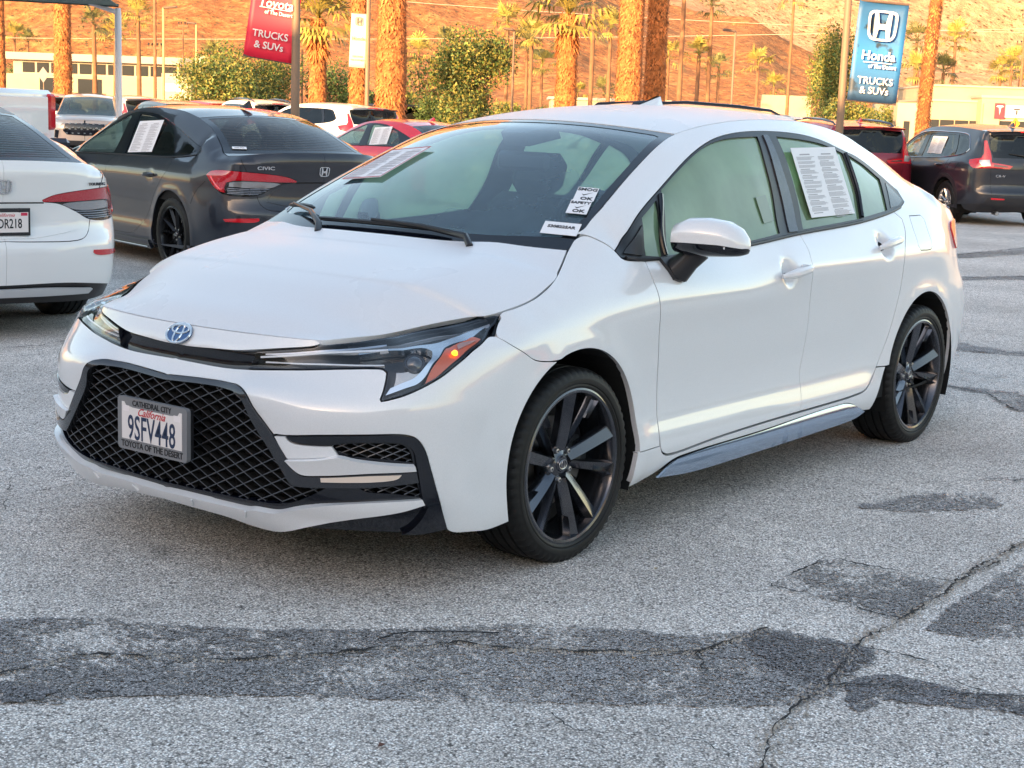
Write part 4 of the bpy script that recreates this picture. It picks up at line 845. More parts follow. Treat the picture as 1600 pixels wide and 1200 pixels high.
    # ---- mirrors
    for s in (1, -1):
        mr = bpy.data.objects.new('door_mirror', None); COL.objects.link(mr); mr.parent = car
        bx, by, bz = (-.605, .965, 1.028) if s == 1 else (-.80, .86, 1.02)   # the far one is folded back
        def shell(zlo_, zhi_, n=22, m=14):
            V = []; F = []
            for j in range(m+1):
                t = j/m
                for i in range(n+1):
                    u = i/n*math.pi*2
                    cx, cz = math.cos(u), math.sin(u)
                    # superellipsoid pod, flat at the back, long axis along y
                    V.append((cx, cz, t))
            return V
        # pod: loft of rounded sections from the inboard to the outboard end
        secs = []; prof = [(-.118, .50, .50, -.012), (-.105, .80, .78, -.006), (-.06, 1.0, .98, 0), (.0, 1.0, 1.0, .0), (.06, .94, .90, -.003), (.10, .78, .70, -.012), (.122, .48, .42, -.022), (.130, .1, .1, -.028)]
        V = []; F = []; n = 28
        for (yy, fx, fz, dz) in prof:
            for i in range(n):
                u = 2*math.pi*i/n; cx, cz = math.cos(u), math.sin(u)
                ex = math.copysign(abs(cx)**.75, cx); ez = math.copysign(abs(cz)**.85, cz)
                dx = .085*fx*ex if ex > 0 else .045*fx*ex
                V.append((bx+dx-yy*.25, s*(by+yy), bz+dz+.066*fz*ez))
        m = len(prof)
        F = [(k*n+i, k*n+(i+1) % n, (k+1)*n+(i+1) % n, (k+1)*n+i) for k in range(m-1) for i in range(n)]+[tuple(range(n))[::-1], tuple(range((m-1)*n, m*n))]
        if s == -1: F = [f_[::-1] for f_ in F]
        Vn = np.array(V); up = []; dn = []
        for q_, f_ in enumerate(F):
            i_ = q_ % n
            (dn if (16 <= i_ <= 26 and q_ < (m-1)*n) else up).append(f_)
        o1 = mesh('mirror_cap', V, up, W, mr, sharp=50); o2 = mesh('mirror_base', V, dn, BLACKG, mr, sharp=50)
        g_ = MB(); g_.tube([(bx-.01, s*(by-.055), bz-.045), (bx+.005, s*(by-.085), bz-.085), (bx+.012, s*(by-.125), bz-.125)], [.045, .040, .050], 14); g_.build('mirror_stalk', BLACKM, mr)
        panel('mirror_foot', S, [(2.13, .945), (2.27, .945), (2.25, .885), (2.20, .865), (2.15, .875)], BLACKM, mr, off=.012, res=.02, side=s, lip=.02)
        tb = MB(); tb.tube([(bx+.055, s*(by+.035), bz-.032), (bx+.045, s*(by+.075), bz-.027), (bx+.0, s*(by+.110), bz-.022)], [.006, .008, .005], 8); tb.build('mirror_indicator', mat('drl_white', (.8, .8, .82), .3), mr)
    # ---- wipers and cowl
    cw = H['wind']
    q = [onsurf(cw, [(.0, b)], -.01)[0] for b in np.linspace(-.97, .97, 24)]
    cm = MB(); V = []
    for p in q: V += [p+np.array([.13, 0, -.045]), p+np.array([.06, 0, -.012]), p+np.array([.0, 0, .0]), p+np.array([-.05, 0, .02])]
    cm.add(V, [(i*4+k, i*4+k+1, (i+1)*4+k+1, (i+1)*4+k) for i in range(23) for k in range(3)]); cm.build('cowl', BLACKM, car)
    for (b0, b1, a1, bb0, bb1, aa) in ((.62, -.06, .055, -.52, .42, .040), (-.28, -.86, .105, -1.0+.08, -.62, .10)):
        wp = bpy.data.objects.new('wiper', None); COL.objects.link(wp); wp.parent = car
        arm = [onsurf(cw, [(-.02, b0)], .02)[0]+np.array([.05, 0, -.01]), onsurf(cw, [(.0, b0-.05)], .030)[0]+np.array([.03, 0, 0]), onsurf(cw, [(a1*.6, (b0+b1)/2)], .030)[0], onsurf(cw, [(a1, b1)], .024)[0]]
        MB().tube(arm, [.013, .012, .009, .006], 8).build('wiper_arm', BLACKM, wp)
        bl = [onsurf(cw, [(aa+.008*math.sin(t*3.1), bb0+(bb1-bb0)*t)], .016)[0] for t in np.linspace(0, 1, 10)]
        MB().tube(bl, [.004]+[.0085]*8+[.004], 6).build('wiper_blade', BLACKM, wp)
    # ---- antenna fin
    b = MB(); b.add([(-1.54, 0, 1.462), (-1.68, .025, 1.462), (-1.75, .022, 1.46), (-1.75, 0, 1.515), (-1.72, 0, 1.516), (-1.68, -.025, 1.462), (-1.75, -.022, 1.46)], [(0, 1, 3, 4)[::1], (1, 2, 3), (0, 4, 3, 5), (5, 3, 6), (2, 6, 3)]); b.build('antenna_fin', W, car, smooth=False)
    # ---- interior
    INT = mat('seat_cloth', (.035, .042, .05), .85, noise=(30, .2)); INT2 = mat('interior_plastic', (.03, .038, .045), .6)
    def soft(name, parts, mt, parent):
        mb = MB()
        for c_, d_, bv, mm in parts: mb.box(c_, d_, bev=bv, m=mm)
        o = mb.build(name, mt, parent, sharp=60); md = o.modifiers.new('soft', 'BEVEL'); md.width = .02; md.segments = 3; return o
    for s in (1, -1):
        st = bpy.data.objects.new('front_seat', None); COL.objects.link(st); st.parent = car
        rt = Matrix.Rotation(R(-18), 4, 'Y')
        soft('seat_cushion', [((-.98, s*.37, .50), (.52, .50, .16), .06, None)], INT, st)
        soft('seat_back', [((-1.30, s*.37, .80), (.15, .48, .60), .06, rt), ((-1.28, s*.16, .78), (.18, .08, .45), .035, rt), ((-1.28, s*.58, .78), (.18, .08, .45), .035, rt)], INT, st)
        soft('headrest', [((-1.40, s*.37, 1.17), (.11, .27, .19), .05, rt)], INT, st)
    st = bpy.data.objects.new('rear_seat', None); COL.objects.link(st); st.parent = car
    soft('seat_cushion', [((-2.05, 0, .52), (.5, 1.25, .18), .06, None)], INT, st); rt = Matrix.Rotation(R(-24), 4, 'Y')
    soft('seat_back', [((-2.40, 0, .82), (.16, 1.25, .62), .06, rt)], INT, st)
    for y_ in (-.4, 0, .4): soft('headrest', [((-2.52, y_, 1.12), (.10, .24, .12), .04, rt)], INT, st)
    soft('dashboard', [((-.46, 0, .90), (.50, 1.38, .15), .05, None), ((-.30, 0, .935), (.35, 1.36, .06), .025, None), ((-.62, .37, .965), (.16, .42, .08), .035, None)], INT2, car)
    soft('floor_pan', [((-1.3, 0, .30), (2.6, 1.5, .10), .02, None)], INT2, car)
    soft('parcel_shelf', [((-2.85, 0, .96), (.55, 1.15, .05), .02, None)], INT2, car)
    b = MB(); rt2 = Matrix.Translation((-.80, .37, .98)) @ Matrix.Rotation(R(-65), 4, 'Y')
    b.tube([tuple(rt2@Vector((.185*math.cos(t), .185*math.sin(t), 0))) for t in np.linspace(0, 2*math.pi, 32)], .015, 8); b.tube([tuple(rt2@Vector((0, -.18, 0))), tuple(rt2@Vector((0, .18, 0)))], .02, 6); b.build('steering_wheel', INT2, car)
    p = onsurf(cw, [(cw.L-.16, .0)], -.05)[0]
    soft('rear_view_mirror', [((p[0]-.05, p[1]-.0, p[2]-.07), (.035, .25, .075), .03, None)], mat('mirror_back', (.02, .022, .025), .4), car)
    b = MB(); A = onsurf(cw, [(cw.L-.045, -.2), (cw.L-.045, .2), (cw.L-.17, .10), (cw.L-.17, -.10)], -.006); B_ = A+np.array([-.03, 0, -.05]); b.add(list(A)+list(B_), [(0, 1, 2, 3), (4, 7, 6, 5), (0, 4, 5, 1), (1, 5, 6, 2), (2, 6, 7, 3), (3, 7, 4, 0)]); b.build('sensor_housing', mat('sensor_black', (.02, .025, .03), .5), car, smooth=False)
    # ---- wheels
    RIMM = mat('dark_alloy', (.075, .08, .095), .20, .85, .6, crough=.04)
    for x, y in ((.0, .752), (-2.70, .750)):
        for s in (1, -1): add_wheel(car, x, y, s, .318, .225, .249, 'hero', (RUB, RIMM, BLACKM, STEEL))
    # arch liners
    for (xc, zc, r_) in (FA, RA):
        for s in (1, -1):
            b = MB(); V = []; n = 26
            for t in np.linspace(-25, 205, n):
                x, z = xc+(r_+.004)*math.cos(R(t)), zc+(r_+.004)*math.sin(R(t)); z = max(z, .17)
                V += [(x, s*.864, z), (x, s*.52, z)]
            F = [(2*i, 2*i+1, 2*i+3, 2*i+2) for i in range(n-1)]
            b.add(V, F); ring = [(xc+(r_+.004)*math.cos(R(t)), s*.52, max(.17, zc+(r_+.004)*math.sin(R(t)))) for t in np.linspace(-25, 205, n)]
            b.add(ring, [tuple(range(n))]); b.build('arch_liner', DARKIN, car, smooth=False)
    MB().box((-1.3, 0, .24), (3.6, 1.3, .10)).box((-1.3, 0, .2), (2.0, 1.5, .06)).box((.55, 0, .26), (.5, 1.2, .1)).build('underbody', DARKIN, car, smooth=False)
    for i, pp in enumerate(([(1.18, -.0)],)): pass
    return car, H
hero_car, HS = hero()

# ================================================================ the neighbours
def gz(x, y):
    d = math.hypot(x, y); t = min(1, max(0, (d-12)/14)); q = min(1, max(0, (d-27)/9)); return -.11*t*t*(3-2*t)*(1-q*q*(3-2*q))
VIEW = (Vector((_f.x, _f.y, 0)).normalized(), Vector((_R.x, _R.y, 0)).normalized())
def spot(lat, D):
    """ground point D metres ahead of the street view's standpoint and lat metres to its right"""
    p = CP+VIEW[0]*D+VIEW[1]*lat; return (p.x, p.y, gz(p.x, p.y))
TAILR = mat('tail_red', (.55, .01, .02), .08, 0, 1)
GD = glass('tinted_glass', (.10, .12, .13), rough=.0)
GL = glass('clear_green_glass', (.50, .66, .62), diff=.25, dcol=(.35, .5, .48))
def honda_h(parent, p, m_, w_, h_, mt=CHROME):
    b = MB()
    def bar(pts): b.prism(pts, 0, .006)
    # H standing in a rounded frame that is wider at the top
    for s in (1, -1):
        bar([(s*.30*w_, .42*h_), (s*.18*w_, .42*h_), (s*.10*w_, .02*h_), (s*.17*w_, -.40*h_), (s*.28*w_, -.40*h_)][::s])
    bar([(-.16*w_, .06*h_), (-.16*w_, -.12*h_), (.16*w_, -.12*h_), (.16*w_, .06*h_)])
    e = b.build('emblem_letter', mt, parent, smooth=False); e.matrix_local = Matrix.Translation(p) @ m_
    o = []; i_ = []
    for t in np.linspace(0, 2*math.pi, 33)[:-1]:
        c_, s_ = math.cos(t), math.sin(t); k = 1+.12*s_
        x = math.copysign(abs(c_)**.45, c_)*.5*w_*k; y = math.copysign(abs(s_)**.45, s_)*.5*h_; o.append((x, y)); i_.append((x*.84, y*.86))
    r = MB(); n = len(o); V = [(*q, 0) for q in o]+[(*q, .007) for q in o]+[(*q, .007) for q in i_]+[(*q, 0) for q in i_]
    F = [(j*n+i, j*n+(i+1) % n, (j+1)*n+(i+1) % n, (j+1)*n+i) for j in range(3) for i in range(n)]; r.add(V, F)
    q = r.build('emblem_ring', mt, parent, smooth=False); q.matrix_local = Matrix.Translation(p) @ m_
def paper(name, parent_mat, w_, h_, label, cat_, border=None, faint=False, lines=True, group=None, M_=None):
    """sheet of printed paper; top-level thing made of the sheet and its print"""
    t = thing(name, label, cat_, group=group); t.matrix_world = M_
    MB().box((0, 0, 0), (w_, h_, .0012)).build('sheet', mat('paper_white', (.80, .81, .84), .6), t, smooth=False)
    ink = mat('print_faint', (.58, .58, .62), .7) if border else mat('print_grey', (.38, .38, .41), .7); rnd = random.Random(len(label))
    if lines:
        b = MB(); z = .0012
        for cx in (-w_*.24, w_*.24):
            y = h_*.40
            b.box((cx, y, z), (w_*.22, h_*.018, .0004)); y -= h_*.035
            while y > -h_*.44:
                k = rnd.choice([3, 4, 5])
                for i in range(k):
                    l = w_*.40*rnd.uniform(.75, 1); b.box((cx-(w_*.40-l)/2, y, z), (l, h_*.0055, .0004)); y -= h_*.0135
                y -= h_*.014
                if rnd.random() < .6: b.box((cx-w_*.08, y, z), (w_*.2, h_*.011, .0004)); y -= h_*.02
        o = b.build('print', ink, t, smooth=False); o['kind'] = 'stuff'
    if border:
        b = MB()
        for (cx, cy, a, c_) in ((0, h_/2-.006, w_-.012, .006), (0, -h_/2+.006, w_-.012, .006), (w_/2-.006, 0, .006, h_-.012), (-w_/2+.006, 0, .006, h_-.012)): b.box((cx, cy, .0012), (a, c_, .0004))
        b.build('border', border, t, smooth=False)
    return t
def common_interior(car, Lx, z0, w2, hh, mt):
    """simple seats and dashboard seen through the glass"""
    for s in (1, -1):
        for x in (Lx[0], Lx[1]):
            rt = Matrix.Rotation(R(-18), 4, 'Y')
            mb = MB(); mb.box((x, s*w2, z0+.25), (.14, .46, .58), bev=.05, m=rt); mb.box((x-.1, s*w2, z0+hh), (.09, .25, .17), bev=.04, m=rt); mb.box((x+.3, s*w2, z0), (.5, .48, .14), bev=.05)
            mb.build('seat', mt, car)
    MB().box((Lx[0]+.92, 0, z0+.36), (.40, 1.35, .16), bev=.05).build('dashboard', mt, car)
def civic(name, label, PAINT, pose, plate=None, badge=None, group='compact sedans parked in the row behind', glassm=None, texts=True, rearglass=None):
    H = civic_surfs(); S = H['side']; L = S.L
    car = thing('parked_car', label, 'car', (pose[0], pose[1], pose[3]), pose[2], group)
    S_ = lambda x: float(S.s_of_x(x)); P_ = PAINT
    tz = [(S.ss[i], S.top[i][0]) for i in range(len(S.ss)) if not np.isnan(S.top[i][0])]; ta = np.array([t[0] for t in tz]); tzz = np.array([t[1] for t in tz])
    top = lambda a0, a1, st=.06: [(a, float(np.interp(a, ta, tzz))) for a in np.linspace(a0, a1, max(2, int(abs(a1-a0)/st))+1)]
    def arch(xc, zc, r, a0, a1, n=22): return [(S_(xc+r*math.cos(R(t))), zc+r*math.sin(R(t))) for t in np.linspace(a0, a1, n)]
    FA, RA = (.0, .33, .365), (-2.736, .33, .365); GLS = glassm or GL
    dlo = [(S_(-.33), .925), (S_(-.5), 1.0), (S_(-.75), 1.115), (S_(-1.0), 1.215), (S_(-1.25), 1.295), (2.976, 1.334), (3.25, 1.338), (3.525, 1.318), (3.913, 1.232), (4.297, 1.119), (4.60, 1.038), (4.486, .996), (4.189, .965), (3.143, .947), (2.4, .934)]
    g1 = [(S_(-.52), .945), (S_(-.62), 1.03), (S_(-.80), 1.115), (S_(-1.0), 1.19), (S_(-1.25), 1.27), (2.90, 1.308), (2.965, 1.29), (2.97, 1.149), (2.94, .963), (2.4, .952)]
    g2 = [(3.129, 1.315), (3.445, 1.298), (3.784, 1.235), (3.902, 1.203), (4.13, .985), (3.193, .967), (3.161, 1.154)]
    lampt = [(4.87, .853), (4.93, .888), (5.27, .892), (5.65, .855), (5.735, .825), (5.73, .812), (5.62, .800), (5.50, .752), (5.386, .702), (5.088, .705), (4.98, .76)]
    sides = (1, -1)
    body = [(S_(-.47), .20)]+[(S_(x), .205) for x in (-1.0, -1.7, -2.2)]+arch(*RA, 200, -20, 30)+[(5.0, .27), (5.3, .30), (5.6, .325), (L, .325)]+top(L, S_(.60))[:]+[(S_(.58), .70)]+[(S_(.5), .25)]+arch(*FA, -20, 200, 30)
    for s in sides:
        panel('inner_shell', S, [(S_(-.5), .24), (S_(-2.3), .24), (S_(-2.3), .6), (S_(-3.2), .6), (L-.2, .5), (L-.2, .9), (4.6, .95), (3, .9), (2, .9), (S_(.3), .75), (S_(-.35), .7)], DARKIN, car, off=-.025, lip=0, res=.12, side=s, smooth=False)
        # one-piece body side, with the door gaps cut as separate door skins
        dfr = [(S_(-.46), .922), (S_(-.50), .80), (S_(-.52), .60), (S_(-.53), .36), (S_(-.56), .29), (S_(-.66), .265), (2.2, .262), (2.82, .262), (2.86, .30), (2.882, .571), (2.935, .75), (2.941, .867), (3.016, .937), (3.143, .945), (2.4, .932)]
        drr = [(3.143, .945), (3.016, .937), (2.941, .867), (2.935, .75), (2.882, .571), (2.86, .30), (2.87, .262), (3.2, .262), (3.52, .275), (3.64, .33), (3.794, .43), (3.963, .635), (4.10, .76), (4.205, .85), (4.225, .951), (4.189, .963)]
        panel('body_side', S, body, P_, car, holes=[dlo, dfr, drr, lampt], res=.045, lip=.012, side=s)
        for nm, d, ha, hb in (('front_door', dfr, 2.62, .785), ('rear_door', drr, 3.88, .805)):
            dd = panel(nm, S, d, P_, car, res=.045, lip=.012, side=s, off=lambda a, b, ha=ha, hb=hb: -.008*np.exp(-(((a-ha)/.06)**2+((b-hb)/.05)**2)**1.5))
            pts = [(ha+.11*t, hb+.008*t) for t in np.linspace(-1, 1, 9)]; N0 = S.N(np.array([ha]), np.array([hb]))[0]*[1, s, 1]
            q = [p+N0*(.012+.018*(1-t**4)) for p, t in zip(onsurf(S, pts, 0, s), np.linspace(-1, 1, 9))]; MB().tube(q, [.009, .015, .017, .018, .018, .018, .017, .015, .009], 8).build('door_handle', P_, dd)
        panel('window_trim', S, dlo, BLACKG, car, off=.001, holes=[g1, g2], res=.06, lip=.008, side=s)
        panel('front_window', S, g1, GLS, car, off=-.006, res=.1, lip=0, side=s, gap=-.003); panel('rear_window_pane', S, g2, GLS if rearglass is None else rearglass, car, off=-.006, res=.1, lip=0, side=s, gap=-.003)
        panel('quarter_window', S, [(4.19, 1.0), (4.24, 1.085), (4.36, 1.07), (4.45, 1.035), (4.38, 1.005)], GD, car, off=.004, res=.05, side=s)
        rod('belt_moulding', S, [(S_(-.40), .93), (2.4, .938), (3.143, .951), (4.189, .969), (4.5, 1.0)], .006, BLACKM, car, off=.003, side=s)
        panel('side_skirt', S, [(S_(-.45), .215), (S_(-1.2), .235), (S_(-2.3), .235), (S_(-2.3), .17), (S_(-.45), .165)], P_, car, off=lambda a, b: .004+(.24-b)*.3, res=.05, lip=.03, side=s)
        rod('skirt_edge', S, [(S_(-.45), .19), (S_(-1.2), .19), (S_(-2.28), .19)], .007, mat('skirt_silver', (.4, .42, .45), .2, .8), car, off=.03, side=s)
        # tail lamp with red upper band, clear lower band
        tl = bpy.data.objects.new('tail_lamp', None); COL.objects.link(tl); tl.parent = car
        panel('lamp_housing', S, lampt, mat('lamp_dark', (.02, .02, .022), .25, .3, .3), tl, off=-.03, lip=0, res=.05, side=s)
        panel('red_lens', S, [(4.87, .853), (4.93, .888), (5.27, .892), (5.65, .855), (5.735, .825), (5.73, .812), (5.55, .812), (5.20, .818), (5.11, .80), (5.09, .76), (5.10, .715), (5.04, .73), (4.98, .76)], TAILR, tl, off=.003, res=.025, lip=.02, side=s)
        panel('clear_lens', S, [(5.20, .812), (5.55, .806), (5.60, .796), (5.50, .762), (5.13, .765), (5.13, .80)], mat('clear_plastic', (.42, .40, .40), .12, .5, 1), tl, off=-.008, res=.03, lip=.02, side=s)
        for i, zz in enumerate((.752, .738, .724, .712)): rod('lamp_rib', S, [(5.12, zz), (5.3, zz-.002), (5.40+.10*(3-i)/3, zz)], .0035, mat('rib_silver', (.3, .3, .32), .2, .8), tl, off=-.006, side=s)
        rod('red_tube', S, [(4.93, .845), (4.99, .79), (5.05, .745), (5.075, .74)], .008, mat('tail_bright', (.85, .05, .06), .1, 0, 1), tl, off=.002, side=s)
        panel('lamp_cover', S, lampt, glass('lamp_lens', (.93, .95, .97), rough=.0), tl, off=.005, res=.04, lip=0, side=s)
        panel('reflector', S, [(5.10, .505), (5.20, .513), (5.40, .520), (5.405, .50), (5.38, .486), (5.12, .480)], TAILR, car, off=.006, res=.04, lip=.01, side=s)
        # gap lines
        rod('shut_line', S, [(5.235, 1.0), (5.262, .958), (5.30, .89)], .0028, DARKIN, car, off=-.0005, side=s, n=4)
        rod('shut_line', S, [(5.386, .70), (5.408, .640), (5.45, .600), (5.514, .581), (5.794, .580), (L, .586)], .0028, DARKIN, car, off=-.0005, side=s, n=4)
        rod('shut_line', S, [(4.86, .80), (4.75, .72), (4.70, .66), (4.66, .60)], .0022, DARKIN, car, off=-.0005, side=s, n=4)
        mirror = bpy.data.objects.new('door_mirror', None); COL.objects.link(mirror); mirror.parent = car
        MB().box((-.52, s*.985, 1.0), (.10, .22, .125), bev=.04).build('mirror_cap', P_, mirror); MB().tube([(-.50, s*.90, .96), (-.48, s*.84, .92)], [.03, .04], 8).build('mirror_stalk', BLACKM, mirror)
        for (xc, zc, r_) in (FA, RA):
            b = MB(); n = 20; ang = np.linspace(-25, 205, n); V = []
            for t in ang: V += [(xc+(r_+.004)*math.cos(R(t)), s*.875, max(.17, zc+(r_+.004)*math.sin(R(t)))), (xc+(r_+.004)*math.cos(R(t)), s*.5, max(.17, zc+(r_+.004)*math.sin(R(t))))]
            b.add(V, [(2*i, 2*i+1, 2*i+3, 2*i+2) for i in range(n-1)]); b.add(V[1::2], [tuple(range(n))]); b.build('arch_liner', DARKIN, car, smooth=False)
    panel('rear_diffuser', S, [(5.0, .28), (5.3, .31), (5.6, .335), (L, .335), (L, .20), (5.3, .19), (5.05, .21)], BLACKM, car, off=-.012, res=.05, lip=.02, sym=L, gap=0)
    panel('diffuser_trim', S, [(5.395, .283), (5.7, .302), (L, .305), (L, .262), (5.786, .260), (5.42, .258)], mat('garnish_silver', (.55, .56, .58), .3, .2, .6), car, off=.02, res=.03, lip=.02, sym=L, gap=0)
    # trunk ledge above the plate and recessed plate pocket
    panel('trunk_recess', S, [(5.74, .806), (L, .806), (L, .60), (5.80, .60), (5.60, .625), (5.47, .65), (5.52, .74), (5.64, .79)], P_, car, off=.006, res=.03, lip=.01, sym=L, gap=0)
    rod('shut_line', S, [(5.73, .809), (L, .811)], .004, DARKIN, car, off=.006, n=4); rod('shut_line', S, [(5.73, .809), (L, .811)], .004, DARKIN, car, off=.006, side=-1, n=4)
    def whole(nm, sf, mt, res, off=0., e=.002, lip=.01):
        Lx = sf.L; b = .996; return panel(nm, sf, [(e, -b), (Lx-e, -b), (Lx-e, b), (e, b)], mt, car, res=res, off=off, smooth=False, gap=0, lip=lip)
    whole('hood', H['hood'], P_, .06); whole('roof', H['roof'], P_, .06); whole('trunk_lid', H['trunk'], P_, .05, e=.004); whole('windshield', H['wind'], GLS, .12, off=-.003); whole('rear_window', H['rear'], GD, .08, off=-.004)
    rg = H['rear']; Lr = rg.L
    panel('rear_glass_border', rg, [(0, -.998), (Lr, -.998), (Lr, .998), (0, .998)], BLACKG, car, off=-.002, holes=[[(.05, -.90), (Lr-.05, -.92), (Lr-.05, .92), (.05, .90)]], res=.06, smooth=False, gap=0)
    lm = MB()
    for k in np.linspace(.08, Lr-.08, 22): lm.tube(onsurf(rg, [(k, b) for b in np.linspace(-.9, .9, 9)], -.001), .0012, 4)
    o = lm.build('defroster_lines', mat('defroster', (.08, .06, .05), .6), car); o['kind'] = 'stuff'
    # front in rough
    panel('grille', S, [(0, .60), (.35, .60), (.40, .50), (.35, .28), (0, .28)], BLACKG, car, off=.005, res=.08, sym=0., gap=0)
    for s in sides: panel('headlight', S, [(.45, .70), (.95, .73), (1.0, .66), (.6, .62), (.45, .63)], mat('lamp_grey', (.3, .3, .32), .1, .6), car, off=.004, res=.06, side=s)
    fn = MB(); zr = 1.408; fn.add([(-2.30, 0, zr), (-2.42, .032, zr), (-2.50, .030, zr-.006), (-2.50, 0, zr+.062), (-2.47, 0, zr+.064), (-2.42, -.032, zr), (-2.50, -.030, zr-.006)], [(0, 1, 4), (1, 2, 3, 4), (0, 4, 5), (5, 4, 3, 6), (2, 6, 3)]); fn.build('antenna_fin', P_, car, smooth=False)
    p, m_ = frame_at(S, L, .905, 1, .004); honda_h(car, p, m_, .095, .082)
    if plate:
        f = MB(); f.box((0, 0, 0), (.31, .16, .012)); q = f.build('plate_frame', BLACKM, car, smooth=False); p, m_ = frame_at(S, L, .70, 1, .022); q.matrix_local = Matrix.Translation(p) @ m_
        g = MB().box((0, -.002, .0065), (.285, .118, .002)).build('plate_face', mat('plate_white', (.78, .72, .70), .4), q, smooth=False)
        NB2 = mat('print_black', (.01, .01, .012), .5)
        text('plate_number', plate, .078, NB2, q, (0, -.012, .0078), Matrix.Identity(4), sx=.66, bold=.001)
        text('plate_script', 'California', .030, mat('plate_red', (.55, .03, .04), .5), q, (0, .040, .0078), Matrix.Identity(4), shear=.5)
        MB().box((.118, .045, .0076), (.04, .018, .0006)).build('year_sticker', mat('sticker_red', (.55, .03, .08), .5), q, smooth=False)
        for x_ in (-.09, .09): MB().lathe([(0, .004), (.012, .003), (.014, 0)], 10, 'z', c=(x_, .068, .006)).build('plate_screw', BLACKM, q)
    if badge:
        for (s_, a_, b_, sz) in badge:
            p, m_ = frame_at(S, a_[0], b_, a_[1], .004); text('badge', s_, sz, mat('badge_silver', (.8, .8, .82), .15, .9) if s_ == 'CIVIC' else mat('badge_dark', (.05, .05, .06), .3), car, p, m_, extrude=.002, sx=1.45, bold=.0006)
    INT = mat('seat_cloth', (.035, .042, .05), .85); common_interior(car, (-1.35, -2.15), .52, .37, .56, INT)
    MB().box((-1.35, 0, .26), (3.4, 1.3, .12)).box((-3.2, 0, .30), (.7, 1.1, .12)).build('underbody', DARKIN, car, smooth=False)
    RIMC = mat('black_alloy', (.02, .02, .022), .18, .6)
    for x in (0, -2.736):
        for s in sides: add_wheel(car, x, .765, s, .322, .235, .236, 'civic', (RUB, RIMC, BLACKM, STEEL), seg=90)
    return car, H
def put_on(car, S, a, b, off, side=1, tilt=0.):
    """world matrix of a flat thing lying against a car's side window"""
    p, m_ = frame_at(S, a, b, side, off); bpy.context.view_layer.update()
    return car.matrix_world @ Matrix.Translation(p) @ m_ @ Matrix.Rotation(tilt, 4, 'Z')
GREY = paint('graphite_paint', (.007, .009, .018), 1, .35, .1)
WHITE2 = paint('white_solid_paint', (.80, .80, .80), 0, .4)
RED = paint('red_paint', (.68, .010, .03), 1, .3, .2)
MAROON = paint('maroon_paint', (.19, .008, .025), 1, .3, .4)
DGREY = paint('dark_blue_grey_paint', (.007, .009, .017), 1, .35, .1)
TAN = paint('tan_paint', (.50, .40, .33), 1, .35, .4)
SILVER = paint('silver_paint', (.42, .43, .45), 1, .35, .6)
BLACKP = paint('black_paint', (.012, .012, .014), 0, .3)
gcar, gH = civic('c', 'dark grey sedan seen from behind with CIVIC on its boot lid', GREY, (-6.302, -9.267, -1.818, .0), plate='', badge=[('CIVIC', (5.46, 1), .925, .040)], rearglass=GD)
bpy.context.view_layer.update()
paper('window_sheet', None, .47, .31, 'white two-column printed sheet in the rear side window of the dark grey sedan', 'notice', M_=put_on(gcar, gH['side'], 3.465, 1.125, .004, 1, R(3)))
wcar, wH = civic('c', 'white sedan at the left edge with TOURING on its boot lid', WHITE2, (-2.256, -7.956, -1.799, .0), plate='8UDR218', badge=[('TOURING', (5.33, -1), .915, .024)])
rcar, rH = civic('c', 'bright red sedan of which roof and side windows show behind the white windshield pillar', RED, (-17.0, -16.4, 4.50, -.11))
bpy.context.view_layer.update()
paper('window_sheet', None, .50, .33, 'white two-column printed sheet in the rear side window of the red sedan', 'notice', M_=put_on(rcar, rH['side'], 3.50, 1.13, .004, 1, R(4)))
t = thing('stock_sticker', 'small white sticker low in the left corner of the dark grey sedan rear window', 'sticker'); rg = gH['rear']; p, m_ = frame_at(rg, rg.L-.06, .74, 1, .002)
t.matrix_world = gcar.matrix_world @ Matrix.Translation(onsurf(rg, [(rg.L-.10, .80)], .003)[0]) @ frame_at(rg, rg.L-.10, .80)[1]
MB().box((0, 0, 0), (.12, .045, .001)).build('sheet', mat('paper_white', (.80, .81, .84), .6), t, smooth=False); text('print', 'S000195A', .022, mat('print_black', (.01, .01, .012), .5), t, (0, 0, .0008), Matrix.Identity(4), sx=.9)
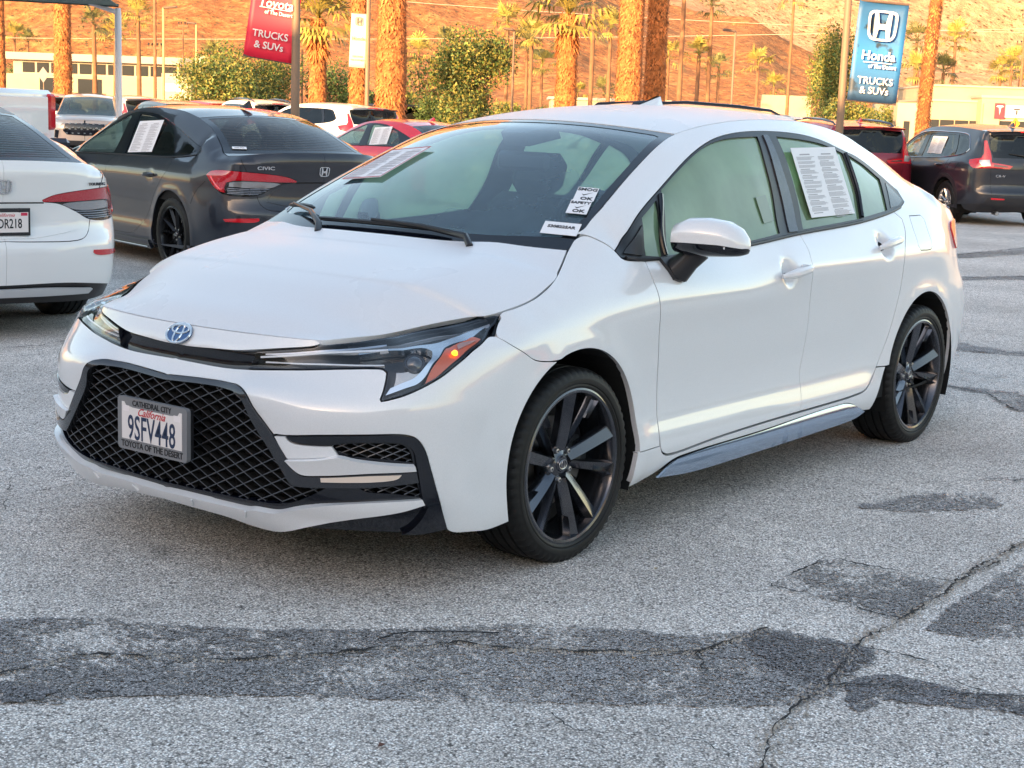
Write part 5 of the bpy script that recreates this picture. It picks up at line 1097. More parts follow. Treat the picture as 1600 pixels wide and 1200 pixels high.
# ---------------------------------------------------------------- sport utility cars
def crv(label, PAINT, pose, group=None, scale=(1, 1, 1), detail=2, rails=False, glass_=None, cladding=True, cat='car', chrome=True, H=crv_surfs(), front=False, text_=None):
    S = H['side']; L = S.L; car = thing('parked_car', label, cat, (pose[0], pose[1], pose[3]), pose[2], group); car.scale = scale
    S_ = lambda x: float(S.s_of_x(x)); GLS = glass_ or GL; P_ = PAINT; q = 1 if detail > 1 else 2.2
    tz = [(S.ss[i], S.top[i][0]) for i in range(len(S.ss)) if not np.isnan(S.top[i][0])]; ta = np.array([t[0] for t in tz]); tzz = np.array([t[1] for t in tz])
    top = lambda a0, a1, st=.08: [(a, float(np.interp(a, ta, tzz))) for a in np.linspace(a0, a1, max(2, int(abs(a1-a0)/st))+1)]
    def arch(xc, zc, r, a0, a1, n=20): return [(S_(xc+r*math.cos(R(t))), zc+r*math.sin(R(t))) for t in np.linspace(a0, a1, n)]
    FA, RA = (.0, .37, .41), (-2.70, .37, .41)
    dlo = [(S_(-.38), 1.055), (S_(-.5), 1.14), (S_(-.72), 1.27), (S_(-.95), 1.40), (S_(-1.2), 1.48), (3.05, 1.52), (3.832, 1.524), (4.40, 1.508), (4.60, 1.475), (4.72, 1.38), (4.83, 1.265), (4.74, 1.201), (4.37, 1.135), (2.98, 1.074), (2.4, 1.062)]
    g1 = [(S_(-.55), 1.085), (S_(-.75), 1.24), (S_(-.98), 1.37), (S_(-1.22), 1.455), (3.042, 1.492), (3.02, 1.25), (2.97, 1.09), (2.4, 1.08)]
    g2 = [(3.20, 1.496), (4.114, 1.49), (4.25, 1.30), (4.30, 1.148), (3.3, 1.10), (3.18, 1.10)]
    g3 = [(4.24, 1.485), (4.50, 1.463), (4.65, 1.38), (4.77, 1.262), (4.68, 1.215), (4.39, 1.168), (4.35, 1.30)]
    lv = [(5.232, 1.41), (5.33, 1.41), (5.38, 1.30), (5.425, 1.18), (5.438, 1.055), (5.60, 1.040), (5.80, 1.008), (5.74, .958), (5.443, .965), (5.128, .958), (5.02, 1.01), (4.96, 1.085), (5.10, 1.11), (5.231, 1.127), (5.28, 1.20), (5.262, 1.30)]
    rgp = [(5.36, 1.50), (L, 1.53), (L, 1.135), (5.46, 1.135), (5.44, 1.20), (5.395, 1.32)]
    for s in (1, -1):
        body = [(S_(-.5), .30), (S_(-1.2), .30), (S_(-2.2), .30)]+arch(*RA, 192, -12, 26)+[(S_(-3.25), .35), (5.35, .39), (5.41, .49), (L, .49)]+[(L, 1.135)]+top(L, .02)+[(.0, .35), (S_(.5), .30)]+arch(*FA, -12, 192, 26)
        panel('body_side', S, body, P_, car, holes=[dlo, lv, rgp], res=.055*q, lip=.012, side=s)
        panel('window_trim', S, dlo, BLACKG, car, off=.001, holes=[g1, g2, g3], res=.07*q, lip=.008, side=s)
        for g, nm in ((g1, 'front_window'), (g2, 'rear_window_pane'), (g3, 'quarter_window')): panel(nm, S, g, GLS if nm == 'front_window' else GD, car, off=-.006, res=.15, lip=0, side=s, gap=-.004)
        if chrome: rod('chrome_moulding', S, [(S_(-.5), 1.14), (S_(-.72), 1.275), (S_(-.95), 1.405), (S_(-1.2), 1.487), (3.05, 1.527), (3.832, 1.531), (4.40, 1.516), (4.615, 1.48), (4.73, 1.385), (4.84, 1.262), (4.745, 1.195), (4.37, 1.130), (2.98, 1.068), (S_(-.42), 1.055)], .010, CHROME, car, off=.003, side=s, n=6)
        panel('rear_glass', S, rgp, GD, car, off=-.004, res=.1*q, lip=0, side=s, gap=-.002)
        panel('wheel_cladding', S, arch(*RA, 192, -12, 26)+arch(RA[0], RA[1], RA[2]+.065, -12, 192, 26), BLACKM, car, off=.006, res=.04*q, side=s)
        panel('wheel_cladding', S, arch(*FA, 192, -12, 26)+arch(FA[0], FA[1], FA[2]+.065, -12, 192, 26), BLACKM, car, off=.006, res=.04*q, side=s)
        panel('sill_cladding', S, [(S_(-.45), .32), (S_(-1.2), .32), (S_(-2.25), .32), (S_(-2.25), .22), (S_(-.45), .22)], BLACKM, car, off=.008, res=.1, side=s, lip=.02)
        tl = bpy.data.objects.new('tail_lamp', None); COL.objects.link(tl); tl.parent = car
        panel('red_lens', S, lv, TAILR, tl, off=.006, res=.04*q, lip=.02, side=s)
        if detail > 1:
            panel('clear_lens', S, [(5.20, 1.09), (5.40, 1.10), (5.425, 1.0), (5.30, .995), (5.22, 1.04)], mat('clear_plastic', (.42, .40, .40), .12, .5, 1), tl, off=.010, res=.03, side=s)
            panel('lamp_dark_bar', S, [(5.47, 1.03), (5.70, 1.005), (5.71, .985), (5.47, .99)], mat('smoked_red', (.12, .01, .015), .1, 0, 1), tl, off=.010, res=.03, side=s)  # dark red bar across the lamp
            for pth in ([(S_(-.5), 1.05), (S_(-.56), .8), (S_(-.58), .45), (S_(-.66), .36)], [(2.98, 1.07), (2.95, .9), (2.98, .6), (2.96, .34)], [(4.30, 1.13), (4.25, .95), (4.02, .83)], [(5.43, .955), (5.44, .75), (5.475, .50)], [(S_(-.66), .36), (2.96, .335), (3.6, .34)]):
                rod('shut_line', S, pth, .003, DARKIN, car, off=-.001, side=s, n=4)
            rod('shut_line', S, [(4.42, 1.04), (4.66, 1.04), (4.69, 1.02), (4.62, .925), (4.58, .91), (4.38, .91), (4.36, .93), (4.42, 1.04)], .003, DARKIN, car, off=-.001, side=s, n=4)
            for ha, hb in ((2.75, .955), (4.03, .972)):
                N0 = S.N(np.array([ha]), np.array([hb]))[0]*[1, s, 1]; pt = [(ha+.11*t, hb+.01*t) for t in np.linspace(-1, 1, 7)]
                MB().tube([p+N0*(.012+.02*(1-t**4)) for p, t in zip(onsurf(S, pt, 0, s), np.linspace(-1, 1, 7))], [.009, .016, .018, .018, .018, .016, .009], 8).build('door_handle', P_, car)
            panel('reflector', S, [(5.46, .487), (5.68, .480), (5.685, .455), (5.464, .455)], TAILR, car, off=.012, res=.05, side=s)
        for x, nm in ((0, 'w'), (-2.70, 'w')): add_wheel(car, x, .80, s, .362, .235, .235, 'crv', (RUB, SILV, BLACKM, STEEL), seg=60)
        MB().box((-.55, s*1.02, 1.12), (.12, .22, .16), bev=.05).box((-.53, s*.92, 1.08), (.05, .12, .06), bev=.01).build('door_mirror', P_ if s == 1 else P_, car)
        if rails:
            rr_ = [onsurf(H['roof'], [(a, .86*s)], .0)[0]+np.array([0, 0, h]) for a, h in ((.12, -.01), (.22, .045), (.9, .055), (1.6, .05), (2.05, .04), (2.2, -.01))]; MB().tube(rr_, [.012, .02, .022, .022, .02, .012], 8).build('roof_rail', BLACKG, car)
        b = MB()
        for (xc, zc, r_) in (FA, RA):
            n = 16; ang = np.linspace(-25, 205, n); V = []
            for t in ang: V += [(xc+r_*math.cos(R(t)), s*.905, max(.2, zc+r_*math.sin(R(t)))), (xc+r_*math.cos(R(t)), s*.5, max(.2, zc+r_*math.sin(R(t))))]
            b = MB(); b.add(V, [(2*i, 2*i+1, 2*i+3, 2*i+2) for i in range(n-1)]); b.add(V[1::2], [tuple(range(n))]); b.build('arch_liner', DARKIN, car, smooth=False)
    panel('rear_bumper', S, [(4.88, .36), (5.35, .395), (5.41, .492), (L, .492), (L, .26), (5.2, .24), (4.95, .28)], BLACKM, car, off=.002, res=.06, lip=.03, sym=L, gap=0)
    def whole(nm, sf, mt, res, off=0., e=.002, lip=.01):
        Lx = sf.L; b = .996; return panel(nm, sf, [(e, -b), (Lx-e, -b), (Lx-e, b), (e, b)], mt, car, res=res*q, off=off, smooth=False, gap=0, lip=lip)
    whole('hood', H['hood'], P_, .08); whole('roof', H['roof'], P_, .08); whole('windshield', H['wind'], GLS, .14, off=-.003)
    # spoiler over the rear glass
    sp = MB(); V = []
    for y in np.linspace(-.62, .62, 15):
        k = 1-.25*abs(y/.62)**3; V += [(-3.42, y, 1.605-.03*abs(y/.62)**2), (-3.70*1.0+(.06*abs(y/.62)**2), y, 1.575-.02*abs(y/.62)**2), (-3.68+(.06*abs(y/.62)**2), y, 1.55-.02*abs(y/.62)**2), (-3.50, y, 1.53)]
    sp.add(V, [(i*4+k, i*4+(k+1) % 4, (i+1)*4+(k+1) % 4, (i+1)*4+k) for i in range(14) for k in range(4)]+[(0, 1, 2, 3), (59, 58, 57, 56)]); sp.build('rear_spoiler', P_, car, sharp=50)
    MB().box((-3.71, 0, 1.562), (.02, .32, .018)).build('brake_light', TAILR, car, smooth=False)
    if detail > 1:
        fn = MB(); zr = 1.652; fn.add([(-2.95, 0, zr), (-3.08, .032, zr-.002), (-3.16, .030, zr-.006), (-3.16, 0, zr+.068), (-3.13, 0, zr+.07), (-3.08, -.032, zr), (-3.16, -.030, zr-.006)], [(0, 1, 4), (1, 2, 3, 4), (0, 4, 5), (5, 4, 3, 6), (2, 6, 3)]); fn.build('antenna_fin', P_, car, smooth=False)
        MB().tube([onsurf(S, [(L, 1.14)], .02)[0], onsurf(S, [(L-.05, 1.17)], .025)[0], onsurf(S, [(L-.32, 1.20)], .015)[0]], [.014, .010, .005], 6).build('rear_wiper', BLACKM, car)
        p, m_ = frame_at(S, L, 1.03, 1, .006); honda_h(car, p, m_, .13, .11)
        if text_: p, m_ = frame_at(S, 5.60, .84, 1, .003); text('badge', text_, .055, mat('badge_silver', (.8, .8, .82), .15, .9), car, p, m_, extrude=.002, sx=1.3)
        MB().tube([(-3.55, .45, .24), (-3.70, .45, .23)], .035, 10).build('exhaust_pipe', STEEL, car)
    if front:
        panel('grille', S, [(0, .90), (.50, .88), (.55, .70), (.45, .60), (0, .58)], BLACKG, car, off=.01, res=.08, sym=0., gap=0)
        b = MB(); rnd = random.Random(4)
        for i in range(-7, 8):
            for j in range(4):
                a_ = abs(i)*.075; p = onsurf(S, [(a_, .64+.07*j+(.035 if i % 2 else 0))], .014, 1 if i >= 0 else -1)[0]
                if (i+j) % 2 == 0: b.box(p, (.01, .05, .028))
        b.build('grille_studs', CHROME, car, smooth=False)['kind'] = 'stuff'
        for s in (1, -1):
            panel('headlight', S, [(.56, .90), (.95, .93), (1.0, .88), (.62, .82)], mat('lamp_glass_white', (.7, .68, .6), .1, .3, 1), car, off=.01, res=.06, side=s)
            panel('lower_lamp', S, [(.66, .70), (.80, .72), (.82, .52), (.70, .50)], BLACKG, car, off=.008, res=.06, side=s)
        panel('lower_grille', S, [(0, .45), (.6, .45), (.65, .34), (0, .32)], BLACKM, car, off=.008, res=.08, sym=0., gap=0)
        MB().box((-1.6, 0, 1.672), (.06, .9, .02)).build('roof_seam', BLACKM, car, smooth=False)
    common_interior(car, (-1.35, -2.2), .70, .38, .62, mat('seat_cloth', (.035, .042, .05), .85))
    MB().box((-1.35, 0, .32), (3.4, 1.4, .12)).box((-3.2, 0, .34), (.7, 1.2, .12)).build('underbody', DARKIN, car, smooth=False)
    return car, H
SILV = mat('silver_alloy', (.55, .55, .56), .25, .9)
dcar, dH = crv('dark grey sport utility car at the right edge with chrome window line and CR-V badge', DGREY, (-23.9, -8.2, -2.292, -.11), 'sport utility cars seen from behind at the right', text_='CR-V')
bpy.context.view_layer.update()
paper('window_sheet', None, .53, .31, 'white two-column printed sheet in the side window of the dark sport utility car', 'notice', M_=put_on(dcar, dH['side'], 3.62, 1.30, .006, 1, 0))
mcar, _ = crv('maroon sport utility car seen from behind over the boot of the white sedan', MAROON, (-23.43, -10.75, -2.286, -.11), 'sport utility cars seen from behind at the right', rails=True, chrome=False, glass_=GD)
WW = WHITE2
def at2(u, D, h, off):
    p = spot((u-800)/2416*D, D); x, y = p[0]+off*math.cos(R(h)), p[1]+off*math.sin(R(h)); return (x, y, R(h), gz(x, y))
def at_(lat, D, h): p = spot(lat, D); return (p[0], p[1], R(h), p[2])
G2 = 'cars parked in the far rows'
crv('white sport utility car with black roof rails rising behind the white sedan roof', WW, at2(930, 21, -31, 1.35), G2, (1.10, 1.05, 1.0), rails=True, detail=1, chrome=False)
crv('tan sport utility car facing the camera with a studded dark grille, beside the canopy post', TAN, at2(128, 40, 50, -.95), G2, (1, .98, .99), detail=1, front=True, chrome=False)
crv('cream white sport utility car seen from behind between the pickup and the tan car', WW, at2(80, 47, -118, 3.7), G2, (1, 1, 1.0), detail=1, chrome=False, glass_=GD)
crv('silver grey sport utility car with a dark rear window just right of the canopy post', SILVER, at2(222, 52, -112, 3.7), G2, (1, 1, 1.02), detail=1, chrome=False, glass_=GD)
crv('dark blue car of which only the roof line shows over the dark grey sedan', DGREY, at2(292, 42, -112, 3.7), G2, (1, .95, .93), detail=1, chrome=False, glass_=GD)
crv('red sport utility car whose roof shows above the dark grey sedan roof', RED, at2(352, 52, -110, 3.7), G2, (1, 1, .98), detail=1, chrome=False, glass_=GD)
crv('white sport utility car with black roof rails behind the red banner pole', WW, at2(425, 44, -112, 3.7), G2, (1, 1, 1.0), detail=1, chrome=False, rails=True, glass_=GD)
crv('white sport utility car showing its side left of the shaggy palm trunk', WW, at2(500, 41, -95, 1.9), G2, (1, 1, .97), detail=1, chrome=False, glass_=GD)
crv('black sport utility car low behind the red sedan roof', BLACKP, at2(578, 40, -112, 3.7), G2, (1, 1, .95), detail=1, chrome=False, glass_=GD)
def boxy(label, P_, pose, group):
    car = thing('parked_car', label, 'off-roader', (pose[0], pose[1], pose[3]), pose[2], group)
    MB().box((-1.3, 0, .82), (4.1, 1.6, .62), bev=.06).build('body', P_, car); MB().box((-1.9, 0, 1.48), (2.6, 1.42, .62), bev=.05).build('cabin', BLACKM, car)
    for s in (1, -1):
        MB().box((-1.35, s*.712, 1.5), (.75, .02, .40), bev=.008).build('window', GD, car); MB().box((-2.45, s*.712, 1.5), (.9, .02, .40), bev=.008).build('window', GD, car)
        for x in (0, -2.5): MB().box((x, s*.86, .92), (1.0, .22, .08), bev=.03).build('fender_flare', BLACKM, car); add_wheel(car, x, .82, s, .40, .25, .22, 'crv', (RUB, SILV, BLACKM, STEEL), seg=60)
        MB().box((-3.36, s*.68, .95), (.03, .12, .22), bev=.01).build('tail_lamp', TAILR, car)
    MB().box((-3.215, 0, 1.5), (.02, 1.1, .38), bev=.008).build('rear_window', GD, car); MB().box((-.62, 0, 1.5), (.02, 1.25, .42), bev=.008).build('windshield', GD, car)
    m = MB(); m.lathe([(0, .10), (.34, .10), (.38, .05), (.38, -.10), (0, -.10)], 24, 'z'); o = m.build('spare_wheel', RUB, car); o.matrix_local = Matrix.Translation((-3.50, 0, 1.05)) @ Matrix.Rotation(R(90), 4, 'Y')
    return car
boxy('boxy silver off-roader with black hard top behind the red sedan', SILVER, at2(625, 66, -112, 3.2), G2)
boxy('boxy black off-roader right of the silver one behind the red sedan', BLACKP, at2(672, 66, -112, 3.2), G2)
crv('cream white van-like car low beside the sedan roof, right of the off-roaders', WW, at2(722, 68, -112, 3.7), G2, (1, 1, .98), detail=1, chrome=False, glass_=GD)
# unseen row added beside the lot so the white sedan's doors reflect something
for i, (src, x, y, h, lb) in enumerate(((gcar, -13.5, 9.5, -80, 'unseen dark grey sedan, second in the row added for door reflections'), (dcar, -17.2, 10.5, -82, 'unseen dark sport utility car, third in the row added for door reflections'), (mcar, -21.0, 11.2, -84, 'unseen maroon sport utility car in the row added for door reflections'), (gcar, -25.2, 12.4, -80, 'unseen dark grey sedan, last in the row added for door reflections'), (rcar, -9.8, 8.8, -82, 'unseen red sedan, first in the row added for door reflections'))):
    clone(src, (x, y, 0), R(h), lb, 'unseen cars beside the lot, added for door reflections')
# pickup, only its tail shows
def pickup(pose):
    c = thing('pickup_truck', 'white pickup truck at the left edge showing its bed side and tall red tail lamp', 'pickup truck', (pose[0], pose[1], pose[3]), pose[2])
    side = [(-2.9, .55), (-2.94, 1.0), (-2.92, 1.38), (-2.85, 1.44), (-1.1, 1.47), (-1.08, 1.50), (-.7, 1.50), (-.55, 1.95), (.8, 1.98), (1.35, 1.50), (2.6, 1.42), (2.9, 1.2), (2.9, .55), (2.35, .5), (2.2, .85), (1.85, 1.0), (1.5, .85), (1.35, .5), (-1.25, .5), (-1.4, .85), (-1.75, 1.0), (-2.1, .85), (-2.25, .5)]
    V = []; n = len(side)
    for y in (-1.0, -.96, .96, 1.0):
        for (x, z) in side:
            k = 1 if abs(y) < .98 else 0; V.append((x*(1 if k else .995), y*(1-(.10*max(0, (z-1.4))/.5)), z if k else z-.01))
    F = [(j*n+i, j*n+(i+1) % n, (j+1)*n+(i+1) % n, (j+1)*n+i) for j in range(3) for i in range(n)]+[tuple(range(n))[::-1], tuple(range(3*n, 4*n))]
    mesh('body', V, [f[::-1] for f in F], WW, c, sharp=40)
    for s in (1, -1):
        MB().box((-2.90, s*.90, 1.15), (.16, .16, .48), bev=.03).build('tail_lamp', TAILR, c); MB().box((.2, s*.965, 1.68), (1.2, .03, .32), bev=.01).build('window', GD, c)
        for x in (1.85, -1.75): add_wheel(c, x, .84, s, .40, .25, .24, 'crv', (RUB, SILV, BLACKM, STEEL), seg=60)
    MB().box((-2.95, 0, .55), (.2, 1.85, .2), bev=.03).build('rear_bumper', CHROME, c); MB().box((-2.95, 0, 1.1), (.04, 1.6, .5), bev=.01).build('tailgate', WW, c)
    return c
pickup(at2(-8, 24, -74, 2.95)).scale = (1.1, 1.05, 1.16)

# ================================================================ ground
def asphalt(name, base, spread, light, worn=False, seed=0):
    m = bpy.data.materials.new(name); m.use_nodes = True; t = m.node_tree; L = t.links; b = t.nodes['Principled BSDF']
    tc = N_(m, 'TexCoord'); mp = N_(m, 'Mapping'); mp.inputs['Location'].default_value = (seed, seed*.7, 0); L.new(tc.outputs['Object'], mp.inputs['Vector'])
    def noise(sc_, det=4, rough=.55):
        n = N_(m, 'TexNoise'); n.inputs['Scale'].default_value = sc_; n.inputs['Detail'].default_value = det; n.inputs['Roughness'].default_value = rough; L.new(mp.outputs[0], n.inputs['Vector']); return n
    v = N_(m, 'TexVoronoi'); v.inputs['Scale'].default_value = 165; v.inputs['Randomness'].default_value = 1; L.new(mp.outputs[0], v.inputs['Vector'])
    v2 = N_(m, 'TexVoronoi'); v2.inputs['Scale'].default_value = 310; L.new(mp.outputs[0], v2.inputs['Vector'])
    sep = N_(m, 'SeparateColor'); L.new(v.outputs['Color'], sep.inputs[0]); sep2 = N_(m, 'SeparateColor'); L.new(v2.outputs['Color'], sep2.inputs[0])
    cr = N_(m, 'ValToRGB'); cr.color_ramp.elements[0].position = 0; cr.color_ramp.elements[0].color = (*[c*.22 for c in base], 1)
    cr.color_ramp.elements[1].position = 1; cr.color_ramp.elements[1].color = (*light, 1)
    e = cr.color_ramp.elements.new(spread[0]); e.color = (*base, 1); e = cr.color_ramp.elements.new(spread[1]); e.color = (*[c*1.25 for c in base], 1); e = cr.color_ramp.elements.new(min(.97, spread[1]+.12)); e.color = (*[c*.8+.2*l for c, l in zip(base, light)], 1)
    L.new(sep.outputs[0], cr.inputs[0])
    # small stones multiply, big soft patches of wear
    mr2 = N_(m, 'MapRange'); mr2.inputs['To Min'].default_value = .62; mr2.inputs['To Max'].default_value = 1.32; L.new(sep2.outputs[1], mr2.inputs['Value'])
    n1 = noise(.9, 6); mr1 = N_(m, 'MapRange'); mr1.inputs['From Min'].default_value = .3; mr1.inputs['From Max'].default_value = .7; mr1.inputs['To Min'].default_value = .80; mr1.inputs['To Max'].default_value = 1.15; L.new(n1.outputs['Fac'], mr1.inputs['Value'])
    n2 = noise(9, 6, .7); mr3 = N_(m, 'MapRange'); mr3.inputs['From Min'].default_value = .3; mr3.inputs['From Max'].default_value = .7; mr3.inputs['To Min'].default_value = .86; mr3.inputs['To Max'].default_value = 1.14; L.new(n2.outputs['Fac'], mr3.inputs['Value'])
    ml = N_(m, 'Math', operation='MULTIPLY'); L.new(mr2.outputs[0], ml.inputs[0]); L.new(mr1.outputs[0], ml.inputs[1]); ml2 = N_(m, 'Math', operation='MULTIPLY'); L.new(ml.outputs[0], ml2.inputs[0]); L.new(mr3.outputs[0], ml2.inputs[1])
    sc_ = N_(m, 'VectorMath', operation='SCALE'); L.new(cr.outputs[0], sc_.inputs[0]); L.new(ml2.outputs[0], sc_.inputs['Scale'])
    # oily darker spots
    n3 = noise(1.7, 3); mr4 = N_(m, 'MapRange'); mr4.inputs['From Min'].default_value = .66; mr4.inputs['From Max'].default_value = .78; mr4.inputs['To Min'].default_value = 1; mr4.inputs['To Max'].default_value = .62; L.new(n3.outputs['Fac'], mr4.inputs['Value'])
    mrd = N_(m, 'MapRange'); mrd.inputs['From Min'].default_value = .30; mrd.inputs['From Max'].default_value = .62; mrd.inputs['To Min'].default_value = 1.18; mrd.inputs['To Max'].default_value = .50; L.new(v.outputs['Distance'], mrd.inputs['Value']); s9 = N_(m, 'VectorMath', operation='SCALE'); L.new(sc_.outputs[0], s9.inputs[0]); L.new(mrd.outputs[0], s9.inputs['Scale']); sc_ = s9
    s2 = N_(m, 'VectorMath', operation='SCALE'); L.new(sc_.outputs[0], s2.inputs[0]); L.new(mr4.outputs[0], s2.inputs['Scale']); L.new(s2.outputs[0], b.inputs['Base Color'])
    b.inputs['Roughness'].default_value = .85; b.inputs['Specular IOR Level'].default_value = .35
    bp = N_(m, 'Bump'); bp.inputs['Strength'].default_value = .6; bp.inputs['Distance'].default_value = .003; L.new(v.outputs['Distance'], bp.inputs['Height']); bp.invert = True; L.new(bp.outputs[0], b.inputs['Normal'])
    if worn:   # the sealer has worn off the high stones: the sheet is broken up by small holes
        out = t.nodes['Material Output']; tr = N_(m, 'BsdfTransparent'); mx = N_(m, 'MixShader'); v3 = N_(m, 'TexVoronoi'); v3.inputs['Scale'].default_value = 125; L.new(mp.outputs[0], v3.inputs['Vector']); s3 = N_(m, 'SeparateColor'); L.new(v3.outputs['Color'], s3.inputs[0])
        n4 = noise(2.6, 6, .7); ad = N_(m, 'Math', operation='MULTIPLY_ADD'); L.new(n4.outputs['Fac'], ad.inputs[0]); ad.inputs[1].default_value = 3.2; ad.inputs[2].default_value = worn-1.6
        gt = N_(m, 'Math', operation='LESS_THAN'); L.new(s3.outputs[2], gt.inputs[0]); L.new(ad.outputs[0], gt.inputs[1])
        L.new(gt.outputs[0], mx.inputs[0]); L.new(b.outputs[0], mx.inputs[1]); L.new(tr.outputs[0], mx.inputs[2]); L.new(mx.outputs[0], out.inputs[0])
    return m
ASPH = asphalt('worn_asphalt', (.70, .645, .595), (.22, .62), (1, .985, .96))
SEAL = asphalt('sealed_asphalt', (.33, .318, .318), (.35, .80), (.70, .69, .68), worn=.44, seed=3)
SEAL2 = asphalt('sealed_asphalt_fresh', (.23, .225, .235), (.50, .86), (.55, .55, .55), worn=.32, seed=7)
def ground():
    xs = [-3000, -1200, -500, -200, -100]+list(range(-70, 41, 2))+[70, 150, 500, 1500, 3000]; n = len(xs)
    V = [(x, y, gz(x, y)) for x in xs for y in xs]; F = [(i*n+j, (i+1)*n+j, (i+1)*n+j+1, i*n+j+1) for i in range(n-1) for j in range(n-1)]
    prop(mesh('parking_lot_ground', V, F, ASPH), kind='structure')
ground()
rnd = random.Random(11)
def rough(pts, res, amp, closed=True, seed=1):
    r = random.Random(seed); P = [np.array(p, float) for p in pts]; out = []; k = len(P)
    for i in range(k if closed else k-1):
        a, b = P[i], P[(i+1) % k]; L = np.linalg.norm(b-a); m = max(1, int(L/res)); n_ = np.array([-(b-a)[1], (b-a)[0]])/(L+1e-9)
        for j in range(m): out.append(a+(b-a)*j/m+n_*r.gauss(0, amp))
    if not closed: out.append(P[-1])
    return out
def sheet(name, pts, mt, z, seed, amp=.006):
    P = rough(pts, .022, amp, True, seed); n = len(P); v = [Vector((p[0], p[1])) for p in P]
    r_ = delaunay_2d_cdt(v, [(i, (i+1) % n) for i in range(n)], [], 1, 1e-6)
    o = mesh(name, [(p.x, p.y, z) for p in r_[0]], [tuple(f) for f in r_[2]], mt, None, smooth=False); prop(o, kind='structure'); return o
P1 = [(1.64, -.013), (1.575, .07), (1.387, .242), (1.361, .348), (1.158, .639), (.917, .891), (.692, 1.072), (.629, 1.114), (.424, 1.409), (.37, 1.543), (.196, 1.647), (.17, 1.674), (.131, 1.833), (.13, 1.986), (.523, 2.047), (.648, 2.006), (.8, 1.842), (.998, 1.599), (1.3, 1.243), (1.49, .996), (1.697, .773), (1.787, .719), (1.857, .692), (1.918, .578), (1.974, .506)]
P2 = [(-.204, 1.481), (-.607, 1.464), (-.605, 1.669), (-.638, 1.87), (-.421, 1.909), (-.177, 1.915), (-.171, 1.867), (-.204, 1.729)]
P3 = [(-1.515, 1.985), (-1.051, 1.967), (-.485, 1.974), (-.146, 2.006), (-.162, 2.142), (-.265, 2.251), (-.369, 2.36)]
P4 = [(.417, 2.031), (.351, 2.035), (.258, 2.1), (.254, 2.272), (.174, 2.409), (.101, 2.514), (.246, 2.561), (.305, 2.456), (.383, 2.291), (.454, 2.153), (.597, 2.152), (.535, 2.097)]
sheet('sealed_strip', P1, SEAL, .004, 1); sheet('asphalt_patch', P2, SEAL, .004, 2); sheet('asphalt_patch', P3, SEAL, .004, 3); sheet('sealed_strip', P4, SEAL2, .004, 4)
sheet('asphalt_patch', [(.15, 1.68), (.13, 1.86), (.12, 1.97), (.22, 2.02), (.47, 1.99), (.46, 1.87), (.36, 1.72), (.27, 1.65)], SEAL2, .007, 5)
sheet('asphalt_patch', [(1.85, .47), (1.93, .60), (1.86, .66), (1.80, .64), (1.75, .66), (1.70, .73), (1.76, .70)], SEAL2, .007, 6)
sheet('sealed_strip', [(-1.6, 3.4), (-1.2, 2.9), (-.6, 2.55), (-.1, 2.62), (-.5, 3.1), (-1.0, 3.6)], SEAL, .004, 8)
for i, q in enumerate([[(-6.5, -.6), (-5.75, -.2), (-5.8, .05), (-5.95, .4), (-6.3, .9), (-6.4, .5), (-6.05, .1), (-6.1, -.2)], [(-13.3, -3.5), (-14.7, -3.3), (-16.2, -3.2), (-16.6, -2.6), (-14.5, -2.9), (-13.1, -3.1)], [(-4.35, .2), (-4.25, .6), (-3.85, .9), (-3.75, 1.3), (-3.95, 1.3), (-4.1, .95), (-4.45, .7)], [(-10.7, -2.3), (-11.9, -1.7), (-12.4, -1.2), (-12.0, -1.1), (-11.2, -1.6), (-10.5, -2.1)]]): sheet('sealed_strip', q, SEAL, .004, 20+i, .02)
CRACK = mat('crack_dark', (.018, .017, .018), .95); CRUMB = mat('crumbled_edge', (.36, .34, .31), .95, noise=(60, .4))
def crack(pts, w_, seed, z=.009, name='crack'):
    r = random.Random(seed); P = rough(pts, .018, .005, False, seed); V = []; n = len(P); dr_ = 0
    for i, p in enumerate(P):
        a = P[min(i+1, n-1)]-P[max(i-1, 0)]; a = a/(np.linalg.norm(a)+1e-9); m_ = np.array([-a[1], a[0]]); ww = w_*r.uniform(.15, 1.3)*(0.6+.4*math.sin(i*.37+seed))
        V += [(*(p+m_*ww), z), (*(p-m_*ww), z)]
    o = mesh(name, V, [(2*i, 2*i+1, 2*i+3, 2*i+2) for i in range(n-1)], CRACK, None, smooth=False); prop(o, kind='structure')
def crumbs(pts, seed, cnt, wd=.018, sz=(.002, .006)):
    r = random.Random(seed); mb = MB(); P = rough(pts, .02, .004, False, seed)
    for _ in range(cnt):
        p = P[r.randrange(len(P))]; s_ = r.uniform(*sz); x, y = p[0]+r.gauss(0, wd), p[1]+r.gauss(0, wd)
        a = r.uniform(0, 6.3); V = [(x+s_*math.cos(a+k*1.57)*r.uniform(.6, 1.2), y+s_*math.sin(a+k*1.57)*r.uniform(.6, 1.2), .004) for k in range(4)]+[(x, y, .006+s_*.7)]
        mb.add(V, [(0, 1, 4), (1, 2, 4), (2, 3, 4), (3, 0, 4)])
    o = mb.build('loose_stones', CRUMB, None, smooth=False); prop(o, 'loose pale stone crumbs along the cracks in the asphalt', 'stones', kind='stuff')
C1 = [(1.896, .385), (1.821, .433), (1.725, .456), (1.624, .462), (1.549, .534), (1.472, .643), (1.388, .767), (1.279, .841), (1.16, .932), (1.043, .984), (.973, 1.058), (.888, 1.097), (.852, 1.112), (.84, 1.191), (.805, 1.25), (.699, 1.385), (.588, 1.516), (.48, 1.63), (.306, 1.649), (.17, 1.674)]
